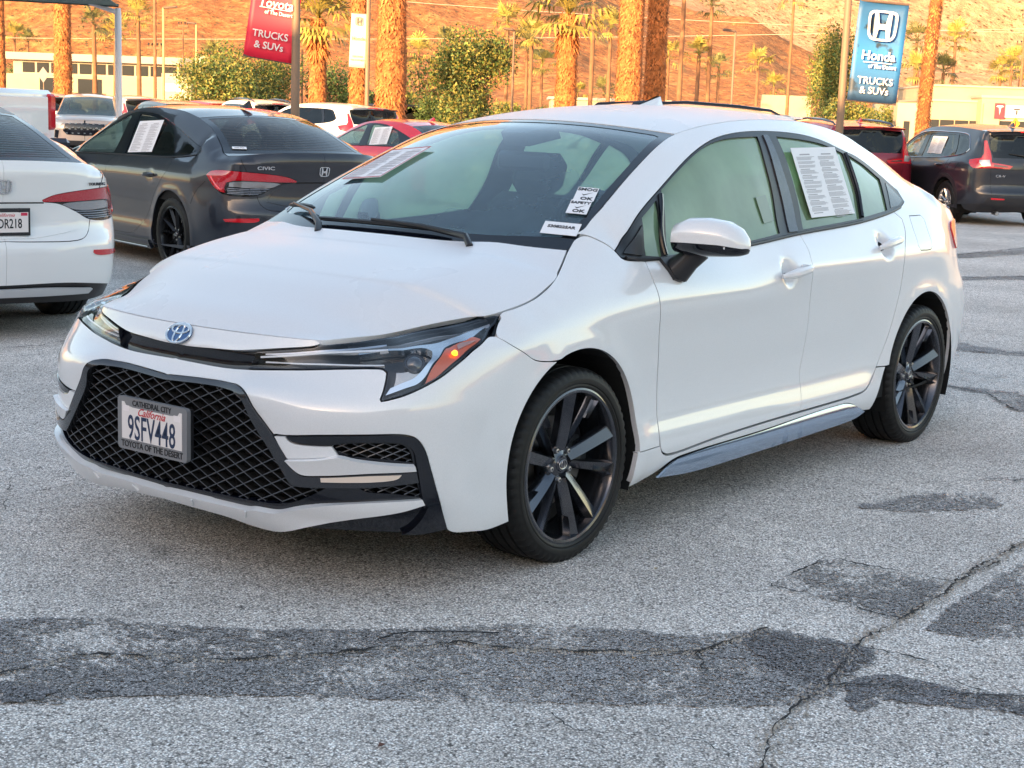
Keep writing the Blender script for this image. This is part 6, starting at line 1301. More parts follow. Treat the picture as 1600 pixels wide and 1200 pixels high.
C2 = [(-1.799, 1.892), (-1.294, 1.88), (-1.05, 1.881), (-.715, 1.881), (-.474, 1.918), (-.142, 1.92), (.093, 1.912), (.473, 2.005), (.667, 2.016), (.808, 2.04), (1.061, 2.137)]
crack(C1, .008, 1); crack(C2, .006, 2); crumbs(C2, 5, 900); crumbs(C1[-8:], 6, 500, .012); crumbs(C1[:12], 8, 260, .008)
crack([(-.204, 1.481), (-.621, 1.457), (-.635, 1.699), (-.653, 1.886), (-.989, 1.904)], .006, 3); crack([(.57, 1.965), (.426, 2.035), (.36, 2.145), (.289, 2.286), (.192, 2.415), (.114, 2.55)], .006, 4)
crack([(.118, 1.924), (.117, 2.036), (.116, 2.146), (.22, 2.241), (.23, 2.33)], .005, 5); crack([(.48, 1.63), (.587, 1.715), (.567, 1.817), (.57, 1.965)], .004, 6); crack([(-.204, 1.481), (-.204, 1.729), (-.171, 1.867), (-.195, 1.976)], .005, 7)
for i, q in enumerate([[(-5.751, -.192), (-5.812, -.001), (-5.979, .276)], [(-4.313, .338), (-4.27, .594), (-3.89, .877), (-3.774, 1.117)], [(-4.951, .134), (-4.852, .408), (-5.183, .633)], [(-1.037, -4.045), (-1.391, -3.945), (-1.832, -4.054)], [(.904, -1.077), (.72, -1.04), (.548, -1.049)], [(-10.7, -2.15), (-11.8, -1.64)], [(-13.342, -3.286), (-14.678, -3.259), (-16.268, -3.177)], [(-1.0, 2.6), (-1.6, 2.3), (-2.6, 2.2), (-4, 1.9)], [(-2.2, .9+.6), (-3.2, 1.1+.6), (-4.3, 1.0+.4)]]): crack(q, [.006, .010, .006, .010, .004, .015, .02, .005, .006][i], 30+i)
for i, q in enumerate([[(1.3, -1.2), (.9, -.9), (.6, -1.3)], [(2.3, .2), (1.9, .1), (1.6, -.4), (1.2, -.6)], [(-2.6, 1.5), (-3.1, 1.75), (-3.9, 1.65), (-4.8, 1.9)], [(-1.9, 1.25), (-2.3, 1.5), (-2.6, 1.5)], [(-6.8, 1.2), (-7.6, 1.6), (-8.8, 1.5)], [(-3.6, -4.6), (-4.4, -4.2), (-4.9, -4.5)], [(1.06, 2.14), (1.0, 1.95), (1.15, 1.7), (1.1, 1.6)], [(.1, 2.55), (-.2, 2.9), (-.7, 3.3)]]): crack(q, [.003, .003, .006, .004, .010, .008, .003, .004][i], 60+i)
sheet('asphalt_patch', [(-1.35, 1.22), (-1.7, 1.30), (-1.95, 1.52), (-1.75, 1.62), (-1.45, 1.45)], SEAL, .004, 41, .012)
o = MB().tube([(.999, .942, .008), (.942, .949, .010), (.901, .97, .011), (.824, 1.043, .011), (.731, 1.148, .008)], .0018, 5).build('wire', BLACKM); prop(o, 'thin black wire lying bent on the dark sealed asphalt strip', 'wire')
def leaf(x, y, s_, label, col):
    b = MB(); V = [(0, 0, .004), (s_*.5, s_*.35, .012), (s_, 0, .006), (s_*.5, -s_*.3, .010), (s_*.5, 0, .004)]; b.add([(v[0]+x, v[1]+y, v[2]) for v in V], [(0, 4, 1), (4, 2, 1), (0, 3, 4), (3, 2, 4)]); prop(b.build('dry_leaf', mat('leaf_%d' % int(col[0]*100), col, .8), None, smooth=False), label, 'leaf')
leaf(1.495, 1.43, .030, 'small reddish brown dry leaf on the pale asphalt nearest the camera', (.12, .05, .035)); leaf(.63, 1.53, .018, 'tiny tan dry leaf on the crack in the sealed strip', (.45, .30, .16)); leaf(-.118, 1.12, .02, 'tiny cream dry leaf on open asphalt right of the front wheel', (.5, .40, .26))
# ================================================================ hills
from mathutils import noise as mn
def rock(name, c1, c2, c3, sc_, shrub):
    m = bpy.data.materials.new(name); m.use_nodes = True; t = m.node_tree; L = t.links; b = t.nodes['Principled BSDF']; tc = N_(m, 'TexCoord')
    n = N_(m, 'TexNoise'); n.inputs['Scale'].default_value = sc_; n.inputs['Detail'].default_value = 9; n.inputs['Roughness'].default_value = .68; L.new(tc.outputs['Object'], n.inputs['Vector'])
    cr = N_(m, 'ValToRGB'); e = cr.color_ramp.elements; e[0].position = .32; e[0].color = (*c1, 1); e[1].position = .68; e[1].color = (*c3, 1); k = e.new(.5); k.color = (*c2, 1); L.new(n.outputs['Fac'], cr.inputs[0])
    v = N_(m, 'TexVoronoi'); v.inputs['Scale'].default_value = shrub; L.new(tc.outputs['Object'], v.inputs['Vector'])
    mr = N_(m, 'MapRange'); mr.inputs['From Min'].default_value = .16; mr.inputs['From Max'].default_value = .30; L.new(v.outputs['Distance'], mr.inputs['Value'])
    mx = N_(m, 'Mix', data_type='RGBA'); mx.inputs[6].default_value = (.10, .085, .035, 1); L.new(mr.outputs[0], mx.inputs[0]); L.new(cr.outputs[0], mx.inputs[7]); L.new(mx.outputs[2], b.inputs['Base Color'])
    b.inputs['Roughness'].default_value = .95; bp = N_(m, 'Bump'); bp.inputs['Strength'].default_value = .8; bp.inputs['Distance'].default_value = 1.2/sc_; L.new(n.outputs['Fac'], bp.inputs['Height']); L.new(bp.outputs[0], b.inputs['Normal']); return m
ROCK1 = rock('near_hill_rock', (.19, .070, .024), (.42, .165, .050), (.66, .34, .12), .35, .65)
ROCK2 = rock('far_mountain_rock', (.34, .18, .10), (.52, .30, .175), (.68, .45, .28), .10, .16)
def fbm(x, y, s_, o=5): return mn.fractal(Vector((x*s_, y*s_, .37)), 1.0, 2.0, o)
def terrain(name, mt, lat, Ds, H, nz, ns, origin=CP):
    """lat: list of tangents (right positive); Ds distances; H(lat, D) height"""
    V = []
    for a in lat:
        d = (VIEW[0]+VIEW[1]*a)
        for D in Ds:
            p = origin+d*D; h = H(a, D); k = min(1, max(0, h/12)); V.append((p.x, p.y, h+k*nz*fbm(p.x, p.y, ns)-.5))
    n = len(Ds); F = [(i*n+j, i*n+j+1, (i+1)*n+j+1, (i+1)*n+j) for i in range(len(lat)-1) for j in range(n-1)]
    prop(mesh(name, V, [f[::-1] for f in F], mt), kind='structure')
def ss(t): t = min(1, max(0, t)); return t*t*(3-2*t)
def Hn(a, D):
    u = 800+a*2416
    prof = np.interp(u, [-600, 0, 300, 600, 800, 880, 950, 1050, 1100, 1150, 1197, 1250, 1320, 1420, 1600, 2000], [.16, .15, .14, .12, .098, .080, .066, .0535, .050, .049, .040, .034, .022, .012, .0, .0])
    return prof*560*ss((D-230)/330)**1.15+ (D-560 if D > 560 else 0)*.10*(prof/.05 if prof < .05 else 1)
terrain('near_hill', ROCK1, list(np.linspace(-.55, .50, 210)), list(np.linspace(225, 900, 120)), Hn, 3.5, .03)
def Hf(a, D): return (330+260*ss((D-1200)/1300)+120*math.sin(a*5+1))*ss((D-900)/1400)
terrain('far_mountain', ROCK2, list(np.linspace(-.8, .8, 130)), list(np.linspace(880, 2800, 90)), Hf, 45, .003)
def ring():  # unseen hills added all round, giving the doors an orange band to reflect
    V = []; n = 160
    for i in range(n):
        a = 2*math.pi*i/n; dx, dy = math.cos(a), math.sin(a); back = dx*VIEW[0].x+dy*VIEW[0].y
        if back > .6: h = 20
        else: h = 150*(.6+.4*math.sin(a*3))+60*fbm(dx*1000, dy*1000, .004)
        for k, (r_, f) in enumerate(((2200, 0), (2500, .35), (2900, .8), (3300, 1))): V.append((dx*r_, dy*r_, h*f-1+(25*fbm(dx*r_, dy*r_, .006) if k else 0)))
    F = [(i*4+k, ((i+1) % n)*4+k, ((i+1) % n)*4+k+1, i*4+k+1) for i in range(n) for k in range(3)]; prop(mesh('unseen_hills', V, F, ROCK2), kind='structure')
ring()
# ================================================================ vegetation
BARK = mat('palm_bark', (.34, .12, .035), .9, noise=(7, .75), bump=(9, 1.0, .12)); BARK2 = mat('palm_bark_thin', (.20, .10, .05), .9, noise=(3, .25)); THATCH = mat('palm_thatch', (.50, .18, .055), .9, noise=(2.5, .6))
FRG = mat('palm_frond', (.30, .25, .055), .6, noise=(2, .35)); FRG2 = mat('palm_frond_dark', (.14, .14, .045), .6, noise=(2, .35)); LF = mat('leaf_green', (.065, .115, .028), .65, noise=(1.5, .5)); LF2 = mat('leaf_yellow', (.20, .19, .040), .65, noise=(1.5, .5)); BR = mat('branch_bark', (.16, .11, .07), .9)
def fan_frond(mb, p, d, L, r, nb=9, droop=.35):
    """fan palm leaf: stalk and a fan of narrow blades"""
    d = np.array(d, float); d /= np.linalg.norm(d); side = np.cross(d, [0, 0, 1.]); side /= np.linalg.norm(side)+1e-9; upv = np.cross(side, d)
    q = p+d*L*.5+np.array([0, 0, -droop*L*.08]); w0 = .02*L
    mb.add([p+side*w0, p-side*w0, q-side*w0*.6, q+side*w0*.6], [(0, 1, 2, 3)])
    for i in range(nb):
        t = (i/(nb-1)-.5)*2; ang = t*1.25; bd = d*math.cos(ang)+side*math.sin(ang)+upv*.12*(1-abs(t)); l = L*.55*(1-.22*t*t)*r.uniform(.85, 1.1)
        m1 = q+bd*l*.6; tip = q+bd*l+np.array([0, 0, -droop*l*(.5+.5*abs(t))]); sd = np.cross(bd, upv); sd /= np.linalg.norm(sd)+1e-9; w_ = .035*L
        mb.add([q, m1+sd*w_, tip, m1-sd*w_], [(0, 1, 2, 3)])
def palm(lat, D, h, r0, label, group, crown=1.6, shag=0., nf=26, lean=(0, 0), fr=FRG, bark=None, seed=0, skirt=.0, top_beyond=False, z0=0):
    r = random.Random(seed); x, y, z = spot(lat, D); t = thing('palm_tree', label, 'palm', (x, y, z+z0), 0, group)
    ax = lambda q: np.array([lean[0]*q*q*h, lean[1]*q*q*h, q*h])
    n = 14 if r0 > .25 else 8; tb = MB(); ks = max(8, int(h/.45)); tb.tube([ax(i/ks) for i in range(ks+1)], [r0*(1.15-.3*i/ks)*(1+.06*r.uniform(-1, 1)) for i in range(ks+1)], n); tb.build('trunk', bark or BARK, t, sharp=60)
    if shag:
        sb = MB(); cnt = int(5.5*shag*h*r0*2*math.pi)
        for i in range(cnt):
            q = r.uniform(0.02, .99); a = r.uniform(0, 2*math.pi); c = ax(q); o = np.array([math.cos(a), math.sin(a), 0]); tn = np.array([-math.sin(a), math.cos(a), 0]); rr = r0*(1.12-.28*q); l = r.uniform(.10, .22)*(.8 if r0 > .25 else .42); w_ = l*r.uniform(.18, .32)
            up_ = 1 if r.random() < .35 else -1
            a0 = c+o*rr*.97; a1 = c+o*(rr+l*.55)+tn*r.uniform(-.3, .3)*l+np.array([0, 0, up_*l*.8]); sb.add([a0+tn*w_, a0-tn*w_, a1-tn*w_*.4, a1+tn*w_*.4], [(0, 1, 2, 3)])
        o_ = sb.build('frond_stubs', THATCH, t, smooth=False); o_['kind'] = 'stuff'
    if crown:
        cb = MB(); top_ = ax(1)
        for i in range(nf):
            a = i*2.4+r.uniform(-.3, .3); el = R(r.uniform(-35, 75)) if i > nf*.3 else R(r.uniform(20, 85)); d = (math.cos(a)*math.cos(el), math.sin(a)*math.cos(el), math.sin(el)); fan_frond(cb, top_+np.array([0, 0, r.uniform(-.1, .25)]), d, crown*r.uniform(.75, 1.1), r, droop=.5 if el < .5 else .25)
        cb.build('crown', fr, t, smooth=False)
        if skirt:
            kb = MB()
            for i in range(int(60*skirt)):
                a = r.uniform(0, 6.28); d = (math.cos(a)*.35, math.sin(a)*.35, -1); fan_frond(kb, top_+np.array([0, 0, -r.uniform(0, skirt)]), d, crown*.6, r, nb=5)
            kb.build('dead_skirt', THATCH, t, smooth=False)
    return t
GP = 'big shaggy palm trunks along the street'
px = lambda u, D: (u-800)/2416*D
def zt(u, v, D): return 1.40+(184+(u-800)*.035-v)/2416*D
palm(px(96, 70), 70, 12, .36, 'thick shaggy orange palm trunk in front of the low white building at left', GP, shag=18, seed=1, crown=2.4)
palm(px(486, 62), 62, zt(486, 35, 62), .34, 'squat palm with dark shaggy trunk and broad yellow crown right of the red banner', GP, shag=18, seed=2, crown=1.9, nf=40, skirt=.6)
palm(px(548, 58), 58, 9.0, .30, 'shaggy palm trunk directly behind the small white banner', GP, shag=20, seed=3, crown=2.2)
palm(px(598, 52), 52, 9.5, .47, 'thickest shaggy palm trunk right of the small white banner', GP, shag=20, seed=4, crown=2.4)
palm(px(867, 60), 60, zt(867, 28, 60), .40, 'shaggy orange palm with a low yellow crown over the middle of the roof', GP, shag=20, seed=5, crown=1.9, nf=40, skirt=.5)
palm(px(963, 55), 55, 10, .42, 'left of two huge shaggy palm trunks standing side by side', GP, shag=22, seed=6, crown=2.4)
palm(px(1003, 57), 57, 10, .37, 'right of two huge shaggy palm trunks standing side by side', GP, shag=22, seed=7, crown=2.4)
palm(px(1417, 40), 40, 8, .17, 'slender rough date palm trunk leaning beside the blue banner', GP, shag=60, seed=8, crown=2.0, lean=(VIEW[1].x*.05, VIEW[1].y*.05), bark=mat('date_bark', (.16, .06, .02), .9, noise=(6, .5)))
palm(px(0, 60), 60, 9, .20, 'dark palm trunk cut by the left edge of the picture', GP, shag=20, seed=9, crown=1.6, fr=FRG2)
GT = 'slim palms standing in front of the hills'
thin = [(145, 80, 35, 'slim palm left of the canopy post, in front of the low white building'), (176, 95, 50, 'slim palm right behind the canopy post'), (213, 85, 22, 'slim palm with full round crown right of the canopy post'), (42, 130, 62, 'small palm over the left end of the white building'), (22, 125, 52, 'smaller palm nearest the left edge over the white building'), (775, 95, 35, 'slim palm left of the middle lamp post with drooping crown'), (806, 105, 66, 'slender palm pair member just right of the middle lamp post'), (812, 90, 55, 'thin bent palm right of the middle lamp post'), (829, 110, 98, 'short dark palm left of the shaggy palm with low crown'), (905, 80, -30, 'tall bare slim palm trunk between the shaggy palms'), (932, 90, 42, 'yellow crowned palm touching the left huge trunk'), (885, 130, 140, 'tiny palm low behind the roof left of the huge trunks'), (925, 130, 135, 'tiny dark palm low beside the huge trunks'), (1041, 75, -40, 'tall slim palm trunk right of the two huge trunks'), (1068, 85, 82, 'bushy yellow palm right of the two huge trunks'), (1085, 85, 10, 'slim palm with its whole crown just below the top edge'), (1208, 110, -3, 'very tall thin palm standing free before the bare mountain'), (1186, 120, 130, 'low palm in front of the reddish hill, right of the lamp post'), (1400, 100, 62, 'slim palm half hidden by the blue banner edge'), (1404, 95, 105, 'short palm under the blue banner edge'), (1459, 105, 62, 'slim palm with flat crown over the showroom roof'), (1444, 90, 108, 'small palm beside the leaning date palm'), (1548, 110, 98, 'clump palm by the utility pole, taller stem'), (1532, 112, 110, 'clump palm by the utility pole, left stem'), (1562, 118, 112, 'clump palm by the utility pole, right stem')]
for i, (u, D, v, lb) in enumerate(thin):
    h_ = zt(u, v+8, D); palm(px(u, D), D, h_, .12 if D < 100 else .11, lb, GT, shag=0, seed=40+i, crown=1.25*D/90 if D < 115 else 1.3, nf=24, bark=BARK2, fr=FRG if i % 3 else FRG2, lean=(r_ := random.Random(i).uniform(-.02, .02), r_*.4))
for i, (u, D, v) in enumerate([(330, 140, 95), (640, 135, 88), (680, 150, 72), (745, 140, 100), (860, 150, 84), (1022, 140, 92), (1100, 150, 112), (1160, 145, 104)]):
    palm(px(u, D), D, zt(u, v, D), .16, 'small far palm, %s of the eight standing low against the hill' % ('first second third fourth fifth sixth seventh last'.split()[i]+' from the left'), 'small far palms against the hill', seed=90+i, crown=1.9, nf=22, bark=BARK2, fr=FRG if i % 2 else FRG2)
def tree(lat, D, w_, h, label, group, leaf=LF, n=5200, seed=0, z0=.0, lobes=11, ls=.20, trunk=True, mix_=None, base=.12):
    n = int(n*2.3); ls *= .72; r = random.Random(seed); x, y, z = spot(lat, D); t = thing('leafy_tree', label, 'tree', (x, y, z), 0, group)
    C_ = [(r.uniform(-.34, .34)*w_, r.uniform(-.30, .30)*w_, h*r.uniform(base+.22, .80), r.uniform(.20, .34)*w_) for _ in range(lobes)]+[(0, 0, h*.55, .36*w_)]
    tb = MB(); tb.tube([(0, 0, 0), (.05*w_, 0, h*.2), (0, .03*w_, h*.42)], [.05*w_, .035*w_, .02*w_], 8)
    for c in C_[:6]: tb.tube([(0, 0, h*.22), (c[0]*.5, c[1]*.5, (h*.22+c[2])/2), c[:3]], [.025*w_, .015*w_, .005*w_], 5)
    tb.build('trunk', BR, t)
    for nm, k, mt in (('crown', 0, leaf),)+((('crown', 1, mix_),) if mix_ else ()):
        mb = MB()
        for i in range(n if not mix_ else n//2):
            c = C_[r.randrange(len(C_))]; a, b_ = r.uniform(0, 6.28), math.acos(r.uniform(-1, 1)); rr = c[3]*(r.random()**.35)*r.uniform(.85, 1.12); p = np.array([c[0]+rr*math.sin(b_)*math.cos(a), c[1]+rr*math.sin(b_)*math.sin(a), c[2]+rr*math.cos(b_)*(h/w_)*.8])
            if p[2] < h*base*.4: continue
            s_ = ls*r.uniform(.5, 1.4); u1 = np.array([r.gauss(0, 1) for _ in range(3)]); u1 /= np.linalg.norm(u1); u2 = np.cross(u1, [r.gauss(0, 1) for _ in range(3)]); u2 /= np.linalg.norm(u2)
            mb.add([p-u1*s_*.5, p+u2*s_*.28, p+u1*s_*.6, p-u2*s_*.28], [(0, 1, 2, 3)])
        mb.build(nm, mt, t, smooth=False)
    return t
GB = 'leafy trees and hedges along the street'
tree(px(708, 62), 62, 4.0, zt(700, 45, 62)+.2, 'round green tree with a dark hollow left of the middle lamp post', GB, seed=1, n=7500, ls=.17, mix_=LF2, lobes=12, base=.05)
tree(px(664, 66), 66, 2.0, 2.6, 'low dark bush at the foot of the round green tree', GB, seed=2, n=2500, ls=.15, base=.0)
tree(px(345, 75), 75, 4.8, 4.6, 'tall clipped hedge left of the red banner pole', GB, seed=3, n=6000, ls=.18, mix_=LF2, lobes=12, base=.0)
tree(px(412, 78), 78, 4.4, 4.5, 'hedge behind the red banner pole', GB, seed=4, n=5000, ls=.18, mix_=LF2, base=.0)
tree(px(512, 80), 80, 3.2, 4.0, 'hedge between the squat palm and the small white banner', GB, seed=5, n=3000, ls=.18, base=.0)
tree(px(562, 82), 82, 2.0, 3.0, 'dark hedge between two shaggy trunks', GB, seed=15, n=2500, ls=.18, base=.0)
tree(px(1268, 75), 75, 2.7, zt(1268, 18, 75), 'tall ragged golden tree left of the blue banner', GB, leaf=LF2, seed=6, n=5500, ls=.16, mix_=LF, lobes=9, base=.05)
tree(px(1320, 72), 72, 3.0, 3.1, 'golden shrub mass below the blue banner', GB, leaf=LF2, seed=7, n=4000, ls=.16, mix_=LF, base=.0)
tree(px(1370, 74), 74, 2.4, 2.9, 'golden shrub between the blue banner and the date palm', GB, leaf=LF2, seed=8, n=3500, ls=.16, mix_=LF, base=.0)
for i, (u, D, w_, h_, lb) in enumerate([(1125, 90, 3.6, 2.6, 'yellow shrub at the foot of the right lamp post'), (1170, 95, 3.4, 2.4, 'yellow shrub left of the golden tree, beside the pale wall'), (1060, 88, 3.2, 2.5, 'yellow green shrub right of the huge palm trunks'), (830, 92, 3.0, 2.4, 'yellow shrub just right of the middle lamp post'), (770, 90, 2.6, 2.4, 'yellow shrub under the middle lamp post'), (905, 95, 2.6, 2.2, 'yellow shrub between the shaggy palms'), (635, 85, 3.0, 3.0, 'yellow hedge right of the thickest shaggy trunk'), (58, 110, 4.0, 4.0, 'dark shrub before the left end of the white building'), (1405, 85, 2.6, 2.4, 'shrub left of the showroom wing')]): tree(px(u, D), D, w_, h_, lb, GB, leaf=LF2 if 'yellow' in lb else LF, seed=20+i, n=2200, ls=.17, mix_=LF if 'yellow' in lb else None, base=.0)
# ================================================================ buildings
STUC = mat('cream_stucco', (.40, .32, .22), .9, noise=(1.2, .06)); STUW = mat('white_stucco', (.42, .36, .28), .9, noise=(1, .06)); WIND = mat('shop_glass', (.03, .035, .04), .08, 0, .8); BAND = mat('roof_band', (.38, .33, .28), .8)
def bmat(lat, D, yaw=0):
    x, y, z = spot(lat, D); a = math.atan2(VIEW[1].y, VIEW[1].x)+R(yaw); return (x, y, z), a
def boxo(name, x0, x1, z0, z1, mt, parent, y=0, dep=.2): return MB().box(((x0+x1)/2, y+dep/2, (z0+z1)/2), (x1-x0, dep, z1-z0)).build(name, mt, parent, smooth=False)
# low white building at the left
loc, a = bmat(px(-60, 100), 100, 3); b1 = thing('low_building', 'long low white building with a clerestory window strip at far left', 'building', loc, a)
boxo('wall', 0, 14.6, 0, 3.1, STUC, b1, dep=8); boxo('upper_wall', 3, 15.6, 3.1, 4.0, STUW, b1, 1.0, 6); boxo('roof', 2.4, 16.4, 4.0, 4.45, BAND, b1, .4, 7.5)
for i in range(13): boxo('clerestory_window', 3.6+i*.9, 4.35+i*.9, 3.22, 3.86, WIND, b1, .96, .05)
boxo('doorway', 4.9, 5.9, 1.5, 2.9, WIND, b1, -.03, .06); boxo('window', 7.3, 8.8, 1.7, 2.9, WIND, b1, -.03, .06)
loc, a = bmat(px(252, 96), 96, 0); b2 = thing('sign_wall', 'cream wall carrying a blue panel sign with white mountain shapes, right of the white building', 'wall', loc, a)
boxo('wall', -.2, 1.6, 0, 3.35, STUW, b2, dep=.5); boxo('sign_panel', -.0, 1.15, 2.25, 2.75, mat('teal_panel', (.16, .32, .38), .5), b2, -.05, .05); boxo('lower_panel', .05, 1.15, 1.1, 1.7, mat('brown_panel', (.35, .22, .14), .8), b2, -.04, .04)
MB().prism([(.25, 2.32), (.55, 2.62), (.7, 2.5), (.85, 2.6), (1.0, 2.32)], -.06, -.09, 'y').build('mountain_emblem', mat('emblem_white', (.75, .8, .8), .5), b2, smooth=False)
# showroom with the T sign
loc, a = bmat(px(1382, 72), 72, -2); b3 = thing('showroom', 'pale car showroom with TESLA lettering and a red T banner at the right edge', 'building', loc, a)
W_ = lambda u: (u-1382)/2416*72
zz = lambda v, u=1500: 1.40+(208-v)/2416*72+.11
boxo('wall', W_(1382), W_(1425), 0, zz(168), STUW, b3, .6, 6); boxo('wall', W_(1425), W_(1508), 0, zz(164), STUC, b3, .5, 6); boxo('cornice', W_(1425)-.05, W_(1505), zz(164), zz(161), BAND, b3, .42, 6)
boxo('high_block', W_(1461), W_(1700), zz(166), zz(138), STUC, b3, 4, 8); boxo('cornice', W_(1459), W_(1700), zz(138), zz(135), BAND, b3, 3.9, 8)
boxo('portal', W_(1503), W_(1700), zz(205), zz(157), STUC, b3, -.3, 2); boxo('cornice', W_(1501), W_(1700), zz(157), zz(153), BAND, b3, -.38, 2.2); boxo('portal_pier', W_(1505), W_(1530), 0, zz(166), STUC, b3, -.5, .8)
boxo('fascia_sign', W_(1536), W_(1700), zz(186), zz(167), mat('sign_white', (.42, .42, .46), .5), b3, -.42, .12)
for nm, u0, u1 in (('shop_window', 1432, 1446), ('shop_window', 1448, 1469), ('shop_window', 1471, 1491), ('shop_window', 1493, 1505)): boxo(nm, W_(u0), W_(u1), .3, zz(192), WIND, b3, .44, .06)
for u0, u1 in ((1532, 1553), (1556, 1573)): boxo('shop_window', W_(u0), W_(u1), .3, zz(191), WIND, b3, -.36, .06)
boxo('window_header', W_(1528), W_(1578), zz(191), zz(188.5), BAND, b3, -.40, .1); boxo('grey_door_bay', W_(1578), W_(1597), .2, zz(190), mat('bay_grey', (.32, .30, .28), .7), b3, -.36, .06); boxo('shop_window', W_(1393), W_(1402), .3, zz(196), WIND, b3, .55, .06)
DK = mat('sign_letters', (.03, .03, .035), .5); wt = mat('banner_white', (.62, .62, .62), .6)
for (u, ch) in ((1555.5, 'T'), (1571, 'E'), (1587, 'S'), (1602, 'L'), (1617, 'A')):
    q = MB(); s_ = .26; cx = W_(u); cz = zz(176.5)
    def bar(x0, x1, z0, z1): q.box((cx+(x0+x1)/2, -.44, cz+(z0+z1)/2), (x1-x0, .03, z1-z0))
    if ch == 'T': bar(-.13, .13, .08, .13); bar(-.025, .025, -.13, .05)
    elif ch == 'E': bar(-.12, .12, .09, .13); bar(-.12, .12, -.02, .02); bar(-.12, .12, -.13, -.09)
    elif ch == 'S': bar(-.12, .12, .09, .13); bar(-.12, .12, -.02, .02); bar(-.12, .12, -.13, -.09); bar(-.12, -.08, .02, .09); bar(.08, .12, -.09, -.02)
    elif ch == 'L': bar(-.12, -.08, -.09, .13); bar(-.12, .12, -.13, -.09)
    else: bar(-.12, .12, .09, .13); bar(-.12, -.08, -.13, .05); bar(.08, .12, -.13, .05); bar(-.12, .12, -.02, .02)
    q.build('sign_letter', DK, b3, smooth=False)
boxo('red_banner', W_(1521), W_(1536), zz(188), zz(164.5), mat('banner_red', (.62, .03, .05), .6), b3, -.56, .03)
MB().prism([(W_(1528.5)-.17, zz(170)), (W_(1528.5)-.12, zz(168)), (W_(1528.5)+.12, zz(168)), (W_(1528.5)+.17, zz(170)), (W_(1528.5)+.05, zz(171)), (W_(1528.5), zz(182)), (W_(1528.5)-.05, zz(171))], -.60, -.575, 'y').build('banner_letter', wt, b3, smooth=False)
loc, a = bmat(px(1168, 110), 110, 0); b4 = thing('boundary_wall', 'pale boundary wall low in front of the reddish hill', 'wall', loc, a); boxo('wall', 0, 3.5, 0, zt(1200, 150, 110), STUC, b4, dep=.3)
loc, a = bmat(px(655, 100), 100, 0); b5 = thing('boundary_wall', 'low cream wall behind the far parked cars', 'wall', loc, a); boxo('wall', -2, 11, 0, 1.75, STUC, b5, dep=.3)
loc, a = bmat(px(895, 120), 120, 0); b6 = thing('low_building', 'small cream building seen between the shaggy palms', 'building', loc, a); boxo('wall', -2.5, 6.5, 0, 2.9, STUC, b6, dep=6); boxo('roof', -2.7, 6.7, 2.9, 3.1, BAND, b6, -.2, 6.4)
# the dealership behind the viewpoint throws the shade over the lot
b7 = thing('dealership', 'long two storey dealership building behind the camera whose shade covers the lot', 'building', (22, 0, 0))
MB().box((5, -2, 4.05), (10, 130, 8.1)).build('wall', STUW, b7, smooth=False); MB().box((4.9, -2, 8.2), (10.4, 130.6, .25)).build('cornice', BAND, b7, smooth=False)
for i in range(20): MB().box((-.02, -62+i*6.4, 1.9), (.08, 4.6, 2.8)).build('shop_window', WIND, b7, smooth=False)
# ================================================================ poles, lamps, banners
POLE = mat('tan_pole', (.20, .135, .09), .6); WOOD = mat('wood_pole', (.22, .11, .06), .9, noise=(4, .3)); LAMPG = mat('lamp_bronze', (.12, .08, .06), .5); WPOLE = mat('white_pole', (.70, .68, .72), .4)
def post(name, lat, D, h, r_, mt, label, cat_, group=None):
    x, y, z = spot(lat, D); t = thing(name, label, cat_, (x, y, z), math.atan2(VIEW[1].y, VIEW[1].x), group); MB().tube([(0, 0, 0), (0, 0, h)], [r_, r_*.85], 12).build('pole', mt, t); return t
def lamp(u, v, D, label, head, r_=.055, w_=.9, mt=POLE):
    t = post('street_lamp', px(u, D), D, zt(u, v, D), r_, mt, label, 'street lamp', 'street lamps and light poles'); h = zt(u, v, D)
    b = MB(); b.box((head*w_/2, 0, h+.03), (w_, .30, .09), bev=.03, m=Matrix.Rotation(R(-6*head), 4, 'Y')); b.build('lamp_head', LAMPG, t); return t
lamp(785, 52, 60, 'street lamp with flat head between the green tree and the slim palms', -1, .05, .42); lamp(1122, 54, 62, 'street lamp with angled flat head before the reddish hill', -1, .055, .5)
lamp(300, 42, 75, 'thin street lamp just left of the red banner', -1, .05, .42, mat('lamp_pole_yellow', (.45, .36, .16), .6)); lamp(250, 18, 75, 'street lamp with arm reaching right beside the dark utility pole', 1, .065, .65, mat('lamp_pole_yellow', (.45, .36, .16), .6))
def utility(u, v, D, label, arms, r_=.14):
    h = zt(u, v, D); t = post('utility_pole', px(u, D), D, h, r_, WOOD, label, 'utility pole')
    for z_, w_ in arms:
        MB().box((0, 0, z_), (w_, .12, .12)).build('cross_arm', WOOD, t, smooth=False)
        for k in (-.45, -.2, .2, .45): MB().lathe([(0, .2), (.05, .18), (.05, .1), (.02, .06), (.02, 0)], 8, 'z', c=(k*w_, 0, z_+.06)).build('insulator', BLACKM, t)
utility(1564, 30, 105, 'wooden utility pole with two cross arms above the showroom', [(zt(1564, 34, 105), .6), (zt(1564, 74, 105), 1.0)], .11); utility(237, -60, 80, 'dark utility pole with an arm left of the lamp posts', [(zt(237, 78, 80), .7)], .09); utility(462, 80, 85, 'short dark wooden pole right of the red banner pole', [], .07)
utility(280, 42, 100, 'thin pole with a small white box left of the hedge', [(zt(280, 45, 100), .6)], .04)
